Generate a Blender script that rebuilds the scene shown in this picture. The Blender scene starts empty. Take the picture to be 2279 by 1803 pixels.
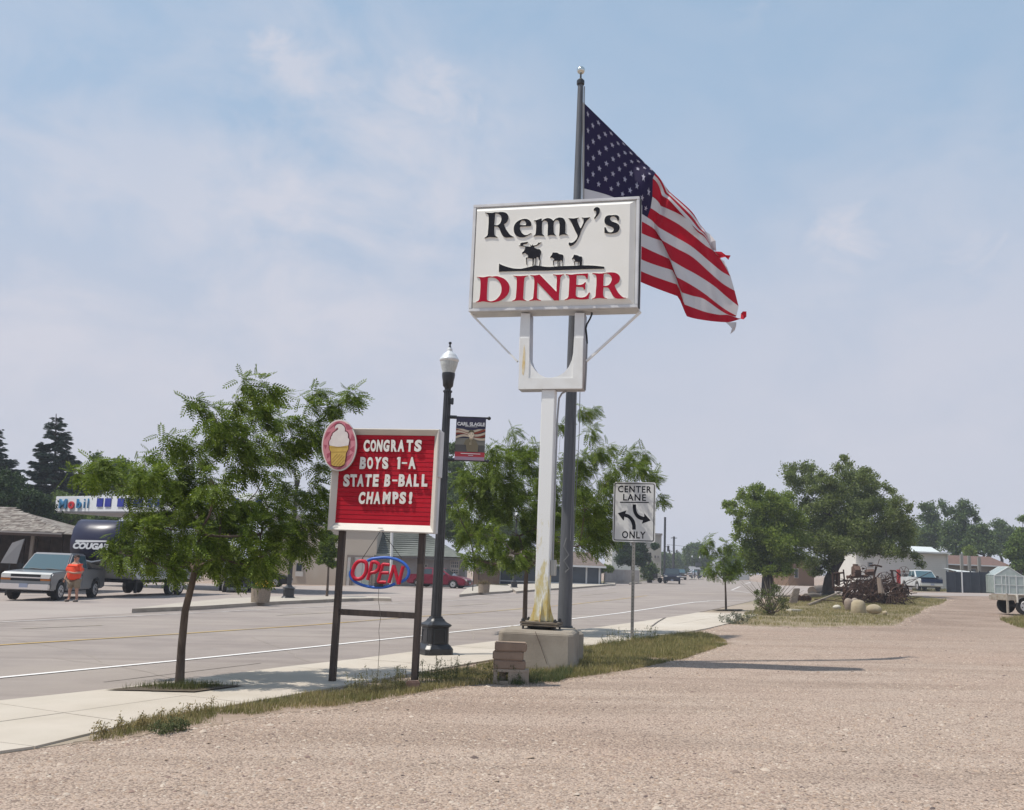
import bpy, bmesh, math, random
import numpy as np
from math import sin, cos, pi, radians, degrees, atan2, sqrt
from mathutils import Vector, Matrix
random.seed(7); rng = np.random.default_rng(7)
SC = bpy.context.scene; COL = SC.collection
# ------------------------------------------------------------------ camera
PW, PH, F, CX, CY, EYE = 2279, 1803, 2135.5, 1139.5, 901.5, 1.6
p_, r_ = radians(9.6), radians(2.3)
FW = np.array([0, cos(p_), sin(p_)]); _r0 = np.array([1, 0, 0.]); _u0 = np.array([0, -sin(p_), cos(p_)])
RT = cos(r_) * _r0 + sin(r_) * _u0; UP = -sin(r_) * _r0 + cos(r_) * _u0
NG = .0175 * RT + UP + .1694 * FW; NG /= np.linalg.norm(NG)      # normal of the gently sloping ground
CAM = np.array([0, 0, EYE])
cd = bpy.data.cameras.new('camera'); cam = bpy.data.objects.new('camera', cd); COL.objects.link(cam)
cd.sensor_width = 36; cd.lens = F / PW * 36; cd.clip_end = 5000; cd.clip_start = .1
cam.matrix_world = Matrix(((RT[0], UP[0], -FW[0], 0), (RT[1], UP[1], -FW[1], 0), (RT[2], UP[2], -FW[2], EYE), (0, 0, 0, 1)))
SC.camera = cam
# ------------------------------------------------------------------ light
SUN = Vector((-.52, -.13, 1)).normalized()
sl = bpy.data.lights.new('sun', 'SUN'); sl.energy = 4.4; sl.angle = radians(.6); sl.color = (1, .95, .87)
so = bpy.data.objects.new('sun', sl); COL.objects.link(so)
so.rotation_euler = SUN.to_track_quat('Z', 'Y').to_euler(); so.location = (-20, -5, 40)
SC.view_settings.view_transform = 'Standard'; SC.view_settings.look = 'None'; SC.view_settings.exposure = 0; SC.view_settings.gamma = 1
SC.view_settings.use_curve_mapping = False

def ray(x, y):
    d = (x - CX) / F * RT - (y - CY) / F * UP + FW
    return d / d[1]
def hit(x, y, Y): return CAM + ray(x, y) * Y
def G(x, y, h=0):
    d = ray(x, y); t = -(NG[2] * (EYE - h)) / (NG @ d)
    return CAM + d * t
def gz(x, y): return -(NG[0] * x + NG[1] * y) / NG[2]
def pxm(Y): return F / Y

def world():
    w = bpy.data.worlds.new('World'); SC.world = w; w.use_nodes = True
    nt = w.node_tree; N = nt.nodes; L = nt.links; N.clear()
    out = N.new('ShaderNodeOutputWorld'); bg = N.new('ShaderNodeBackground'); L.new(bg.outputs[0], out.inputs[0])
    sky = N.new('ShaderNodeTexSky'); sky.sky_type = 'NISHITA'; sky.sun_disc = False
    sky.sun_elevation = math.asin(SUN.z); sky.sun_rotation = atan2(SUN.x, SUN.y)
    sky.air_density = 1.2; sky.dust_density = 3.0; sky.ozone_density = 1.6; sky.altitude = 1100
    bg.inputs[1].default_value = .12
    tc = N.new('ShaderNodeTexCoord'); sep = N.new('ShaderNodeSeparateXYZ'); L.new(tc.outputs['Generated'], sep.inputs[0])
    def math_(op, a, b=None, c=None, clamp=False):
        m = N.new('ShaderNodeMath'); m.operation = op; m.use_clamp = clamp
        for i, s in enumerate((a, b, c)):
            if s is None: continue
            if isinstance(s, (int, float)): m.inputs[i].default_value = s
            else: L.new(s, m.inputs[i])
        return m.outputs[0]
    def mix(f, a, b):
        m = N.new('ShaderNodeMix'); m.data_type = 'RGBA'; L.new(f, m.inputs[0])
        for s, k in ((a, 6), (b, 7)):
            if isinstance(s, tuple): m.inputs[k].default_value = (*s, 1)
            else: L.new(s, m.inputs[k])
        return m.outputs[2]
    S = 1 / .12
    hz = N.new('ShaderNodeMapRange'); hz.interpolation_type = 'SMOOTHSTEP'; L.new(sep.outputs[2], hz.inputs[0])
    hz.inputs[1].default_value = -.05; hz.inputs[2].default_value = .75; hz.inputs[3].default_value = .96; hz.inputs[4].default_value = .62
    # smoke haze: pale lavender low down, clean pale blue higher up
    hc = N.new('ShaderNodeMapRange'); hc.interpolation_type = 'SMOOTHSTEP'; L.new(sep.outputs[2], hc.inputs[0]); hc.inputs[1].default_value = .12; hc.inputs[2].default_value = .56
    hcol = mix(hc.outputs[0], (.60 * S, .62 * S, .715 * S), (.425 * S, .60 * S, .795 * S))
    c = mix(hz.outputs[0], sky.outputs[0], hcol)
    # faint clouds: noise broken by soft lobes placed by direction
    mp = N.new('ShaderNodeMapping'); L.new(tc.outputs['Generated'], mp.inputs[0]); mp.inputs[3].default_value = (1, 1, 1.7)
    nz = N.new('ShaderNodeTexNoise'); nz.inputs['Scale'].default_value = 7.5; nz.inputs['Detail'].default_value = 9; nz.inputs['Roughness'].default_value = .56; nz.inputs['Distortion'].default_value = .35
    L.new(mp.outputs[0], nz.inputs[0])
    lobes = [((630, 120), .045, 1.0), ((690, 150), .05, 1.1), ((745, 190), .05, .95), ((590, 100), .03, .6), ((930, 180), .05, .85), ((980, 205), .05, .9), ((1040, 240), .045, .7), ((830, 250), .06, .5), ((860, 290), .08, .6), ((1190, 300), .05, .55),
             ((760, 450), .24, .70), ((500, 470), .2, .5), ((150, 600), .3, .5), ((950, 400), .16, .6), ((1880, 520), .06, .7), ((2190, 530), .07, .6), ((2090, 480), .06, .5), ((1650, 20), .05, .35),
             ((310, 165), .03, .4), ((415, 145), .025, .35), ((2050, 640), .25, .3)]
    nq = N.new('ShaderNodeTexNoise'); nq.inputs['Scale'].default_value = 13; nq.inputs['Detail'].default_value = 10; nq.inputs['Roughness'].default_value = .62; nq.inputs['Distortion'].default_value = .7; L.new(mp.outputs[0], nq.inputs[0])
    tot = None; pf = None
    for (px, py), rad, st in lobes:
        d = ray(px, py); d = d / np.linalg.norm(d)
        vd = N.new('ShaderNodeVectorMath'); vd.operation = 'DISTANCE'; L.new(tc.outputs['Generated'], vd.inputs[0]); vd.inputs[1].default_value = tuple(d)
        mr = N.new('ShaderNodeMapRange'); mr.interpolation_type = 'SMOOTHSTEP'; L.new(vd.outputs['Value'], mr.inputs[0])
        mr.inputs[1].default_value = 0; mr.inputs[2].default_value = rad * 1.5; mr.inputs[3].default_value = st; mr.inputs[4].default_value = 0
        if rad <= .08: pf = mr.outputs[0] if pf is None else math_('MAXIMUM', pf, mr.outputs[0])
        else: tot = mr.outputs[0] if tot is None else math_('MAXIMUM', tot, mr.outputs[0])
    amb = math_('MAXIMUM', tot, .10)
    n2 = math_('MULTIPLY_ADD', nz.outputs[0], 4.2, -1.55, clamp=True)
    m = math_('MULTIPLY', n2, amb, clamp=True)
    pm = math_('MULTIPLY', math_('MULTIPLY_ADD', nq.outputs[0], 3.0, -1.55), 1.0); pm = math_('ADD', pm, math_('MULTIPLY', pf, 1.15)); pm = math_('MULTIPLY', math_('SUBTRACT', pm, .18, clamp=True), .62, clamp=True); pm = math_('MULTIPLY', pm, math_('MULTIPLY', pf, 1.6, clamp=True)); m = math_('MAXIMUM', m, pm)
    m = math_('MULTIPLY', m, .95)
    c = mix(m, c, (.74 * S, .715 * S, .77 * S))
    L.new(c, bg.inputs[0])
world()

# ------------------------------------------------------------------ materials
MATS = {}
def mat(name, col, rough=.7, col2=None, scale=3., bump=0., bscale=40., metal=0., spec=.4, detail=4, coat=0, thresh=(.35, .65), emit=None, alpha=None, trans=0, stretch=None, col3=None, s3=.4):
    if name in MATS: return MATS[name]
    m = bpy.data.materials.new(name); MATS[name] = m; m.use_nodes = True
    nt = m.node_tree; N = nt.nodes; L = nt.links; b = N['Principled BSDF']
    b.inputs['Base Color'].default_value = (*col, 1); b.inputs['Roughness'].default_value = rough
    b.inputs['Metallic'].default_value = metal; b.inputs['Specular IOR Level'].default_value = spec
    b.inputs['Coat Weight'].default_value = coat; b.inputs['Transmission Weight'].default_value = trans
    if emit: b.inputs['Emission Color'].default_value = (*emit[0], 1); b.inputs['Emission Strength'].default_value = emit[1]
    if col2 or bump:
        tc = N.new('ShaderNodeTexCoord'); vec = tc.outputs['Object']
        if stretch:
            mp = N.new('ShaderNodeMapping'); mp.inputs[3].default_value = stretch; L.new(vec, mp.inputs[0]); vec = mp.outputs[0]
    if col2:
        nz = N.new('ShaderNodeTexNoise'); nz.inputs['Scale'].default_value = scale; nz.inputs['Detail'].default_value = detail; L.new(vec, nz.inputs[0])
        mr = N.new('ShaderNodeMapRange'); mr.inputs[1].default_value = thresh[0]; mr.inputs[2].default_value = thresh[1]; L.new(nz.outputs[0], mr.inputs[0])
        mx = N.new('ShaderNodeMix'); mx.data_type = 'RGBA'; L.new(mr.outputs[0], mx.inputs[0]); mx.inputs[6].default_value = (*col, 1); mx.inputs[7].default_value = (*col2, 1)
        last = mx.outputs[2]
        if col3:
            n3 = N.new('ShaderNodeTexNoise'); n3.inputs['Scale'].default_value = s3; n3.inputs['Detail'].default_value = 6; L.new(vec, n3.inputs[0])
            m3 = N.new('ShaderNodeMapRange'); m3.inputs[1].default_value = .45; m3.inputs[2].default_value = .7; L.new(n3.outputs[0], m3.inputs[0])
            x3 = N.new('ShaderNodeMix'); x3.data_type = 'RGBA'; L.new(m3.outputs[0], x3.inputs[0]); L.new(last, x3.inputs[6]); x3.inputs[7].default_value = (*col3, 1); last = x3.outputs[2]
        L.new(last, b.inputs['Base Color'])
    if bump:
        nb = N.new('ShaderNodeTexNoise'); nb.inputs['Scale'].default_value = bscale; nb.inputs['Detail'].default_value = 5; L.new(vec, nb.inputs[0])
        bp = N.new('ShaderNodeBump'); bp.inputs['Strength'].default_value = bump; bp.inputs['Distance'].default_value = .02; L.new(nb.outputs[0], bp.inputs['Height']); L.new(bp.outputs[0], b.inputs['Normal'])
    return m
def leafmat(name, cols, transl=.35, rough=.5, vary=(.35, .7), patch=None):
    m = bpy.data.materials.new(name); m.use_nodes = True; nt = m.node_tree; N = nt.nodes; L = nt.links; N.clear()
    out = N.new('ShaderNodeOutputMaterial'); b = N.new('ShaderNodeBsdfPrincipled'); b.inputs['Roughness'].default_value = rough; b.inputs['Specular IOR Level'].default_value = .2
    g = N.new('ShaderNodeNewGeometry'); cr = N.new('ShaderNodeValToRGB'); L.new(g.outputs['Random Per Island'], cr.inputs[0])
    while len(cr.color_ramp.elements) < len(cols): cr.color_ramp.elements.new(.5)
    for i, c in enumerate(cols):
        cr.color_ramp.elements[i].position = i / (len(cols) - 1); cr.color_ramp.elements[i].color = (*c, 1)
    col = cr.outputs[0]
    if patch:
        tc = N.new('ShaderNodeTexCoord'); nz = N.new('ShaderNodeTexNoise'); nz.inputs['Scale'].default_value = patch[1]; nz.inputs['Detail'].default_value = 3; L.new(tc.outputs['Object'], nz.inputs[0])
        mr = N.new('ShaderNodeMapRange'); mr.inputs[1].default_value = .38; mr.inputs[2].default_value = .66; L.new(nz.outputs[0], mr.inputs[0])
        mx = N.new('ShaderNodeMix'); mx.data_type = 'RGBA'; mx.inputs[0].default_value = .5; L.new(col, mx.inputs[6]); mx.inputs[7].default_value = (*patch[0], 1)
        m2 = N.new('ShaderNodeMath'); m2.operation = 'MULTIPLY'; L.new(mr.outputs[0], m2.inputs[0]); m2.inputs[1].default_value = .75; L.new(m2.outputs[0], mx.inputs[0]); col = mx.outputs[2]
    L.new(col, b.inputs['Base Color'])
    t = N.new('ShaderNodeBsdfTranslucent'); L.new(col, t.inputs[0])
    ms = N.new('ShaderNodeMixShader'); ms.inputs[0].default_value = transl; L.new(b.outputs[0], ms.inputs[1]); L.new(t.outputs[0], ms.inputs[2]); L.new(ms.outputs[0], out.inputs[0])
    return m

# ------------------------------------------------------------------ mesh helpers
class MB:
    def __init__(s): s.v = []; s.f = []
    def add(s, vs, fs):
        n = len(s.v); s.v += [tuple(map(float, v)) for v in vs]; s.f += [tuple(n + i for i in f) for f in fs]; return s
    def hexa(s, P): return s.add(P, [(0, 3, 2, 1), (4, 5, 6, 7), (0, 1, 5, 4), (1, 2, 6, 5), (2, 3, 7, 6), (3, 0, 4, 7)])
    def box(s, c, d, rz=0, M=None):
        x, y, z = d[0] / 2, d[1] / 2, d[2] / 2
        P = [(-x, -y, -z), (x, -y, -z), (x, y, -z), (-x, y, -z), (-x, -y, z), (x, -y, z), (x, y, z), (-x, y, z)]
        R_ = M if M is not None else Matrix.Rotation(rz, 3, 'Z')
        return s.hexa([Vector(c) + R_ @ Vector(p) for p in P])
    def tube(s, pts, rad, n=8, cap=True):
        pts = [Vector(p) for p in pts]
        if not hasattr(rad, '__len__'): rad = [rad] * len(pts)
        base = len(s.v); ref = None; vs = []
        for i, p in enumerate(pts):
            t = (pts[min(i + 1, len(pts) - 1)] - pts[max(i - 1, 0)])
            t = t.normalized() if t.length > 1e-9 else Vector((0, 0, 1))
            if ref is None: ref = t.orthogonal().normalized()
            ref = (ref - t * ref.dot(t)).normalized() if (ref - t * ref.dot(t)).length > 1e-6 else t.orthogonal().normalized()
            b = t.cross(ref)
            for k in range(n):
                a = 2 * pi * k / n; vs.append(p + (ref * cos(a) + b * sin(a)) * rad[i])
        fs = []
        for i in range(len(pts) - 1):
            for k in range(n): fs.append((i * n + k, i * n + (k + 1) % n, (i + 1) * n + (k + 1) % n, (i + 1) * n + k))
        if cap: fs.append(tuple(range(n))[::-1]); fs.append(tuple((len(pts) - 1) * n + k for k in range(n)))
        return s.add(vs, fs)
    def lathe(s, prof, n=16, c=(0, 0, 0), a0=0., sx=1, sy=1):
        vs = []; fs = []
        for r, z in prof:
            for k in range(n):
                a = a0 + 2 * pi * k / n; vs.append((c[0] + r * cos(a) * sx, c[1] + r * sin(a) * sy, c[2] + z))
        for i in range(len(prof) - 1):
            for k in range(n): fs.append((i * n + k, i * n + (k + 1) % n, (i + 1) * n + (k + 1) % n, (i + 1) * n + k))
        fs.append(tuple(range(n))[::-1]); fs.append(tuple((len(prof) - 1) * n + k for k in range(n)))
        return s.add(vs, fs)
    def prism(s, pts, a, b):
        """pts: list of world points of a planar outline; a,b vectors added to make the two caps"""
        n = len(pts); A = [Vector(p) + Vector(a) for p in pts]; B = [Vector(p) + Vector(b) for p in pts]
        return s.add(A + B, [tuple(range(n)), tuple(range(n, 2 * n))[::-1]] + [(i, i + n, (i + 1) % n + n, (i + 1) % n) for i in range(n)])
    def sheet(s, pts, t=.0):
        return s.add(pts, [tuple(range(len(pts)))])
    def sphere(s, c, r, nu=12, nv=8, jit=0, sc=(1, 1, 1), rs=None):
        rs = rs or random
        vs = [(0, 0, 1)]
        for j in range(1, nv):
            for i in range(nu):
                a = 2 * pi * i / nu; b = pi * j / nv; vs.append((sin(b) * cos(a), sin(b) * sin(a), cos(b)))
        vs.append((0, 0, -1)); vs = [(Vector(v) * (1 + (rs.uniform(-jit, jit) if jit else 0))) for v in vs]
        fs = [(0, 1 + i, 1 + (i + 1) % nu) for i in range(nu)]
        for j in range(nv - 2):
            for i in range(nu): fs.append((1 + j * nu + i, 1 + (j + 1) * nu + i, 1 + (j + 1) * nu + (i + 1) % nu, 1 + j * nu + (i + 1) % nu))
        L_ = len(vs) - 1
        fs += [(L_, 1 + (nv - 2) * nu + (i + 1) % nu, 1 + (nv - 2) * nu + i) for i in range(nu)]
        return s.add([(c[0] + v[0] * r * sc[0], c[1] + v[1] * r * sc[1], c[2] + v[2] * r * sc[2]) for v in vs], fs)

def tag(o, label=None, cat=None, group=None, kind=None):
    if label: o['label'] = label
    if cat: o['category'] = cat
    if group: o['group'] = group
    if kind: o['kind'] = kind
    return o
def thing(name, loc, label, cat, group=None, rz=0):
    o = bpy.data.objects.new(name, None); COL.objects.link(o); o.location = loc; o.rotation_euler = (0, 0, rz); o.empty_display_size = .2
    return tag(o, label, cat, group)
def org(parent):
    v = Vector((0, 0, 0))
    while parent is not None: v += parent.location; parent = parent.parent
    return v
def obj(name, mb, m, parent=None, world=True, smooth=False, bevel=0, fixn=True):
    """one mesh object; with world=True the coordinates are world coordinates"""
    me = bpy.data.meshes.new(name)
    off = org(parent) if (parent is not None and world) else Vector((0, 0, 0))
    me.from_pydata([tuple(Vector(v) - off) for v in mb.v], [], mb.f)
    ms = m if isinstance(m, (list, tuple)) else [m]
    for k in ms: me.materials.append(k)
    if bevel or fixn:
        bm = bmesh.new(); bm.from_mesh(me)
        bmesh.ops.recalc_face_normals(bm, faces=bm.faces)
        if bevel:
            bmesh.ops.bevel(bm, geom=[e for e in bm.edges if e.calc_face_angle(0) > .5], offset=bevel, segments=2, affect='EDGES', clamp_overlap=True)
        bm.to_mesh(me); bm.free()
    if smooth:
        me.polygons.foreach_set('use_smooth', [True] * len(me.polygons))
        try: me.set_sharp_from_angle(angle=radians(40))
        except Exception: pass
    o = bpy.data.objects.new(name, me); COL.objects.link(o)
    if parent is not None: o.parent = parent
    return o
def inst(name, tv, tf, M, P, m, parent=None, kind=None, uvflip=False):
    """many copies of one small triangle template joined into a single mesh; M (n,3,3), P (n,3)"""
    tv = np.asarray(tv, float); tf = np.asarray(tf, int); n = len(P)
    V = np.einsum('nij,kj->nki', M, tv) + P[:, None, :]
    if parent is not None: V = V - np.array(org(parent))
    Fc = (tf[None] + (np.arange(n) * len(tv))[:, None, None]).reshape(-1)
    me = bpy.data.meshes.new(name); nt_ = n * len(tf)
    me.vertices.add(n * len(tv)); me.vertices.foreach_set('co', V.reshape(-1).astype(np.float32))
    me.loops.add(nt_ * 3); me.loops.foreach_set('vertex_index', Fc.astype(np.int32))
    me.polygons.add(nt_); me.polygons.foreach_set('loop_start', (np.arange(nt_) * 3).astype(np.int32))
    me.materials.append(m); me.update(); me.validate()
    o = bpy.data.objects.new(name, me); COL.objects.link(o)
    if parent is not None: o.parent = parent
    if kind: o['kind'] = kind
    return o
def copy_tree(o, parent=None):
    c = o.copy(); COL.objects.link(c); c.parent = parent
    for ch in list(o.children): copy_tree(ch, c)
    return c
def place(o, loc, rz=0, s=1, label=None, group=None):
    o.location = loc; o.rotation_euler = (0, 0, rz); o.scale = (s, s, s)
    if label: o['label'] = label
    if group: o['group'] = group
    return o
def rotx(rng_, n):                                   # random rotations (n,3,3)
    q = rng_.normal(size=(n, 4)); q /= np.linalg.norm(q, axis=1)[:, None]; w, x, y, z = q.T
    return np.stack([1 - 2 * (y * y + z * z), 2 * (x * y - z * w), 2 * (x * z + y * w), 2 * (x * y + z * w), 1 - 2 * (x * x + z * z), 2 * (y * z - x * w), 2 * (x * z - y * w), 2 * (y * z + x * w), 1 - 2 * (x * x + y * y)], 1).reshape(n, 3, 3)
def frames(D, Uv, roll=None):
    """matrices whose x axis is D and z axis leans to Uv"""
    D = D / np.linalg.norm(D, axis=1)[:, None]
    Y_ = np.cross(Uv, D); Y_ /= np.linalg.norm(Y_, axis=1)[:, None] + 1e-9
    Z = np.cross(D, Y_)
    return np.stack([D, Y_, Z], 2)
def eval_mesh(o):
    dg = bpy.context.evaluated_depsgraph_get(); return bpy.data.meshes.new_from_object(o.evaluated_get(dg))
def parse(s, ox=0, oy=0, sc=1):
    out = []
    for t in s.split():
        c = t.endswith('c'); t = t.rstrip('c'); x, y = t.split(','); out.append((ox + float(x) / sc, oy + float(y) / sc, c))
    return out
def sm(P, n=4):
    """smooth a closed outline between its marked corners (Catmull-Rom)"""
    out = []; N_ = len(P)
    for i in range(N_):
        p1, p2 = P[i], P[(i + 1) % N_]
        p0 = P[i - 1] if not p1[2] else (2 * p1[0] - p2[0], 2 * p1[1] - p2[1])
        p3 = P[(i + 2) % N_] if not p2[2] else (2 * p2[0] - p1[0], 2 * p2[1] - p1[1])
        for k in range(n):
            t = k / n
            f = lambda a, b, c, d: .5 * (2 * b + (c - a) * t + (2 * a - 5 * b + 4 * c - d) * t * t + (3 * b - a - 3 * c + d) * t ** 3)
            out.append((f(p0[0], p1[0], p2[0], p3[0]), f(p0[1], p1[1], p2[1], p3[1])))
    return out
class Plane:
    """upright board: origin, yaw; u to the right, v up, n towards the viewer"""
    def __init__(s, O, yaw, tilt=0):
        s.O = np.array(O, float); s.u = np.array([cos(yaw), -sin(yaw), 0]); s.v = np.array([0, 0, 1.]); s.n = np.array([-sin(yaw), -cos(yaw), 0]); s.yaw = yaw
    def at(s, a, b, d=0): return s.O + s.u * a + s.v * b + s.n * d
    def uv(s, px, py, d=0):
        r = ray(px, py); t = ((s.O + s.n * d - CAM) @ s.n) / (r @ s.n); q = CAM + r * t - s.O
        return q @ s.u, q @ s.v
    def box(s, mb, u0, u1, v0, v1, d0, d1):
        return mb.hexa([s.at(u0, v0, d0), s.at(u1, v0, d0), s.at(u1, v0, d1), s.at(u0, v0, d1), s.at(u0, v1, d0), s.at(u1, v1, d0), s.at(u1, v1, d1), s.at(u0, v1, d1)])
    def mat(s, d=0):
        M = Matrix.Identity(4)
        for i in range(3): M[i][0] = s.u[i]; M[i][1] = s.v[i]; M[i][2] = s.n[i]; M[i][3] = (s.O + s.n * d)[i]
        return M
def outline(name, loops, pl, d0, d1, mf, ms, parent, bev=0):
    """solid plate cut to the loops (u,v) between depths d0..d1 on plane pl; holes are kept"""
    cu = bpy.data.curves.new(name, 'CURVE'); cu.dimensions = '2D'; cu.fill_mode = 'BOTH'
    for lp in loops:
        sp = cu.splines.new('POLY'); sp.points.add(len(lp) - 1)
        for i, q in enumerate(lp): sp.points[i].co = (q[0], q[1], 0, 1)
        sp.use_cyclic_u = True
    cu.extrude = (d1 - d0) / 2 - bev; cu.bevel_depth = bev; cu.bevel_resolution = 0
    if bev: cu.offset = -bev
    return _fin(name, cu, pl, (d0 + d1) / 2, mf, ms, parent)
def _fin(name, cu, pl, dm, mf, ms, parent):
    t = bpy.data.objects.new(name, cu); COL.objects.link(t); bpy.context.view_layer.update()
    me = eval_mesh(t); bpy.data.objects.remove(t); bpy.data.curves.remove(cu); me.name = name
    me.transform(pl.mat(dm)); off = org(parent) if parent is not None else Vector((0, 0, 0))
    me.transform(Matrix.Translation(-off)); me.materials.clear(); me.materials.append(mf)
    n = Vector(pl.n)
    if ms is not None and ms is not mf:
        me.materials.append(ms)
        for f in me.polygons: f.material_index = 0 if f.normal.dot(n) > .9 else 1
    else:
        for f in me.polygons: f.material_index = 0
    o = bpy.data.objects.new(name, me); COL.objects.link(o)
    if parent is not None: o.parent = parent
    return o
def text(name, s, pl, u, v, size, d0, d1, mf, ms, parent, off=0., sx=1, align='CENTER', shear=0, space=1., bev=0):
    cu = bpy.data.curves.new(name, 'FONT'); cu.body = s; cu.size = size; cu.align_x = align; cu.offset = off; cu.extrude = (d1 - d0) / 2 - bev; cu.bevel_depth = bev; cu.bevel_resolution = 0; cu.shear = shear; cu.space_character = space; cu.resolution_u = 4
    t = bpy.data.objects.new(name, cu); COL.objects.link(t); bpy.context.view_layer.update()
    me = eval_mesh(t); bpy.data.objects.remove(t); bpy.data.curves.remove(cu); me.name = name
    me.transform(Matrix.Translation((u, v, 0)) @ Matrix.Diagonal((sx, 1, 1, 1)))
    me.transform(pl.mat((d0 + d1) / 2)); me.transform(Matrix.Translation(-(org(parent) if parent is not None else Vector())))
    me.materials.clear(); me.materials.append(mf); n = Vector(pl.n)
    if ms is not None: me.materials.append(ms)
    for f in me.polygons: f.material_index = 0 if (ms is None or f.normal.dot(n) > .9) else 1
    o = bpy.data.objects.new(name, me); COL.objects.link(o)
    if parent is not None: o.parent = parent
    return o
def hist(*P): return [(*G(x, y)[:2],) for x, y in P]
exec_parts = []
# ------------------------------------------------------------------ ground materials
def ground_mat(name, A, B, Cc, vs=55, dark=(.12, .09, .075), bump=.6):
    m = bpy.data.materials.new(name); m.use_nodes = True; nt = m.node_tree; N = nt.nodes; L = nt.links; b = N['Principled BSDF']; b.inputs['Roughness'].default_value = .95; b.inputs['Specular IOR Level'].default_value = .15
    tc = N.new('ShaderNodeTexCoord'); V = tc.outputs['Object']
    def noise(s, d=4, r=.5):
        n = N.new('ShaderNodeTexNoise'); n.inputs['Scale'].default_value = s; n.inputs['Detail'].default_value = d; n.inputs['Roughness'].default_value = r; L.new(V, n.inputs[0]); return n.outputs[0]
    def mr(x, a, b_, c=0, d=1):
        n = N.new('ShaderNodeMapRange'); L.new(x, n.inputs[0]); n.inputs[1].default_value = a; n.inputs[2].default_value = b_; n.inputs[3].default_value = c; n.inputs[4].default_value = d; return n.outputs[0]
    def mix(f, a, b_, mode='MIX'):
        n = N.new('ShaderNodeMix'); n.data_type = 'RGBA'; n.blend_type = mode
        if isinstance(f, float): n.inputs[0].default_value = f
        else: L.new(f, n.inputs[0])
        for s, k in ((a, 6), (b_, 7)):
            if isinstance(s, tuple): n.inputs[k].default_value = (*s, 1)
            else: L.new(s, n.inputs[k])
        return n.outputs[2]
    c = mix(mr(noise(.45, 5), .40, .62), A, B)
    c = mix(mr(noise(1.7, 6, .6), .5, .75, 0, .7), c, Cc)
    ms = N.new('ShaderNodeMapping'); ms.inputs[2].default_value = (0, 0, radians(-62)); ms.inputs[3].default_value = (.10, 1.15, 1); L.new(V, ms.inputs[0])
    ns = N.new('ShaderNodeTexNoise'); ns.inputs['Scale'].default_value = 1.; ns.inputs['Detail'].default_value = 5; L.new(ms.outputs[0], ns.inputs[0])
    c = mix(mr(ns.outputs[0], .47, .62, 0, .80), c, tuple(k * .82 for k in Cc)); c = mix(mr(noise(.16, 5, .6), .52, .68, 0, .6), c, (.36, .245, .185))
    sx_ = N.new('ShaderNodeSeparateXYZ'); L.new(V, sx_.inputs[0]); g0, g1 = G(2075, 1420), G(2150, 1329); k = (g1[0] - g0[0]) / (g1[1] - g0[1])   # the worn two-rut drive
    m1_ = N.new('ShaderNodeMath'); m1_.operation = 'MULTIPLY_ADD'; L.new(sx_.outputs[1], m1_.inputs[0]); m1_.inputs[1].default_value = -k; m1_.inputs[2].default_value = -(g0[0] - k * g0[1])
    m2_ = N.new('ShaderNodeMath'); m2_.operation = 'ADD'; L.new(m1_.outputs[0], m2_.inputs[0]); L.new(sx_.outputs[0], m2_.inputs[1]); m3_ = N.new('ShaderNodeMath'); m3_.operation = 'ABSOLUTE'; L.new(m2_.outputs[0], m3_.inputs[0])
    dm = mr(m3_.outputs[0], 1.2, 5.5, 1, 0); dy_ = mr(sx_.outputs[1], 19., 34., 0, 1); pr = N.new('ShaderNodeMath'); pr.operation = 'MULTIPLY'; L.new(dm, pr.inputs[0]); L.new(dy_, pr.inputs[1])
    p2 = N.new('ShaderNodeMath'); p2.operation = 'MULTIPLY'; L.new(pr.outputs[0], p2.inputs[0]); L.new(mr(noise(.5, 5), .35, .6, .35, .95), p2.inputs[1]); c = mix(p2.outputs[0], c, (.195, .132, .096))
    vo = N.new('ShaderNodeTexVoronoi'); vo.inputs['Scale'].default_value = vs; L.new(V, vo.inputs[0])
    sp = N.new('ShaderNodeSeparateColor'); L.new(vo.outputs['Color'], sp.inputs[0])
    c = mix(mr(sp.outputs[0], .0, 1., .0, .5), c, (.55, .44, .36))
    c = mix(mr(sp.outputs[1], .72, .95, 0, .75), c, dark)
    c = mix(mr(vo.outputs['Distance'], .45, .8, 0, .55), c, dark)
    L.new(c, b.inputs['Base Color'])
    vb = N.new('ShaderNodeTexVoronoi'); vb.inputs['Scale'].default_value = vs * .6; L.new(V, vb.inputs[0])
    ad = N.new('ShaderNodeMath'); ad.operation = 'ADD'; L.new(vo.outputs['Distance'], ad.inputs[0]); L.new(vb.outputs['Distance'], ad.inputs[1])
    ng = N.new('ShaderNodeMath'); ng.operation = 'MULTIPLY'; ng.inputs[1].default_value = -1; L.new(ad.outputs[0], ng.inputs[0])
    bp = N.new('ShaderNodeBump'); bp.inputs['Strength'].default_value = bump; bp.inputs['Distance'].default_value = .012; L.new(ng.outputs[0], bp.inputs['Height']); L.new(bp.outputs[0], b.inputs['Normal'])
    MATS[name] = m; return m
M_gravel = ground_mat('gravel_ground', (.405, .302, .238), (.425, .332, .265), (.315, .228, .172))
M_asph = mat('asphalt', (.310, .266, .238), .9, (.270, .232, .210), 1.3, .35, 260, col3=(.335, .288, .252), s3=.25, spec=.2, stretch=(1, 1, 1))
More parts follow.
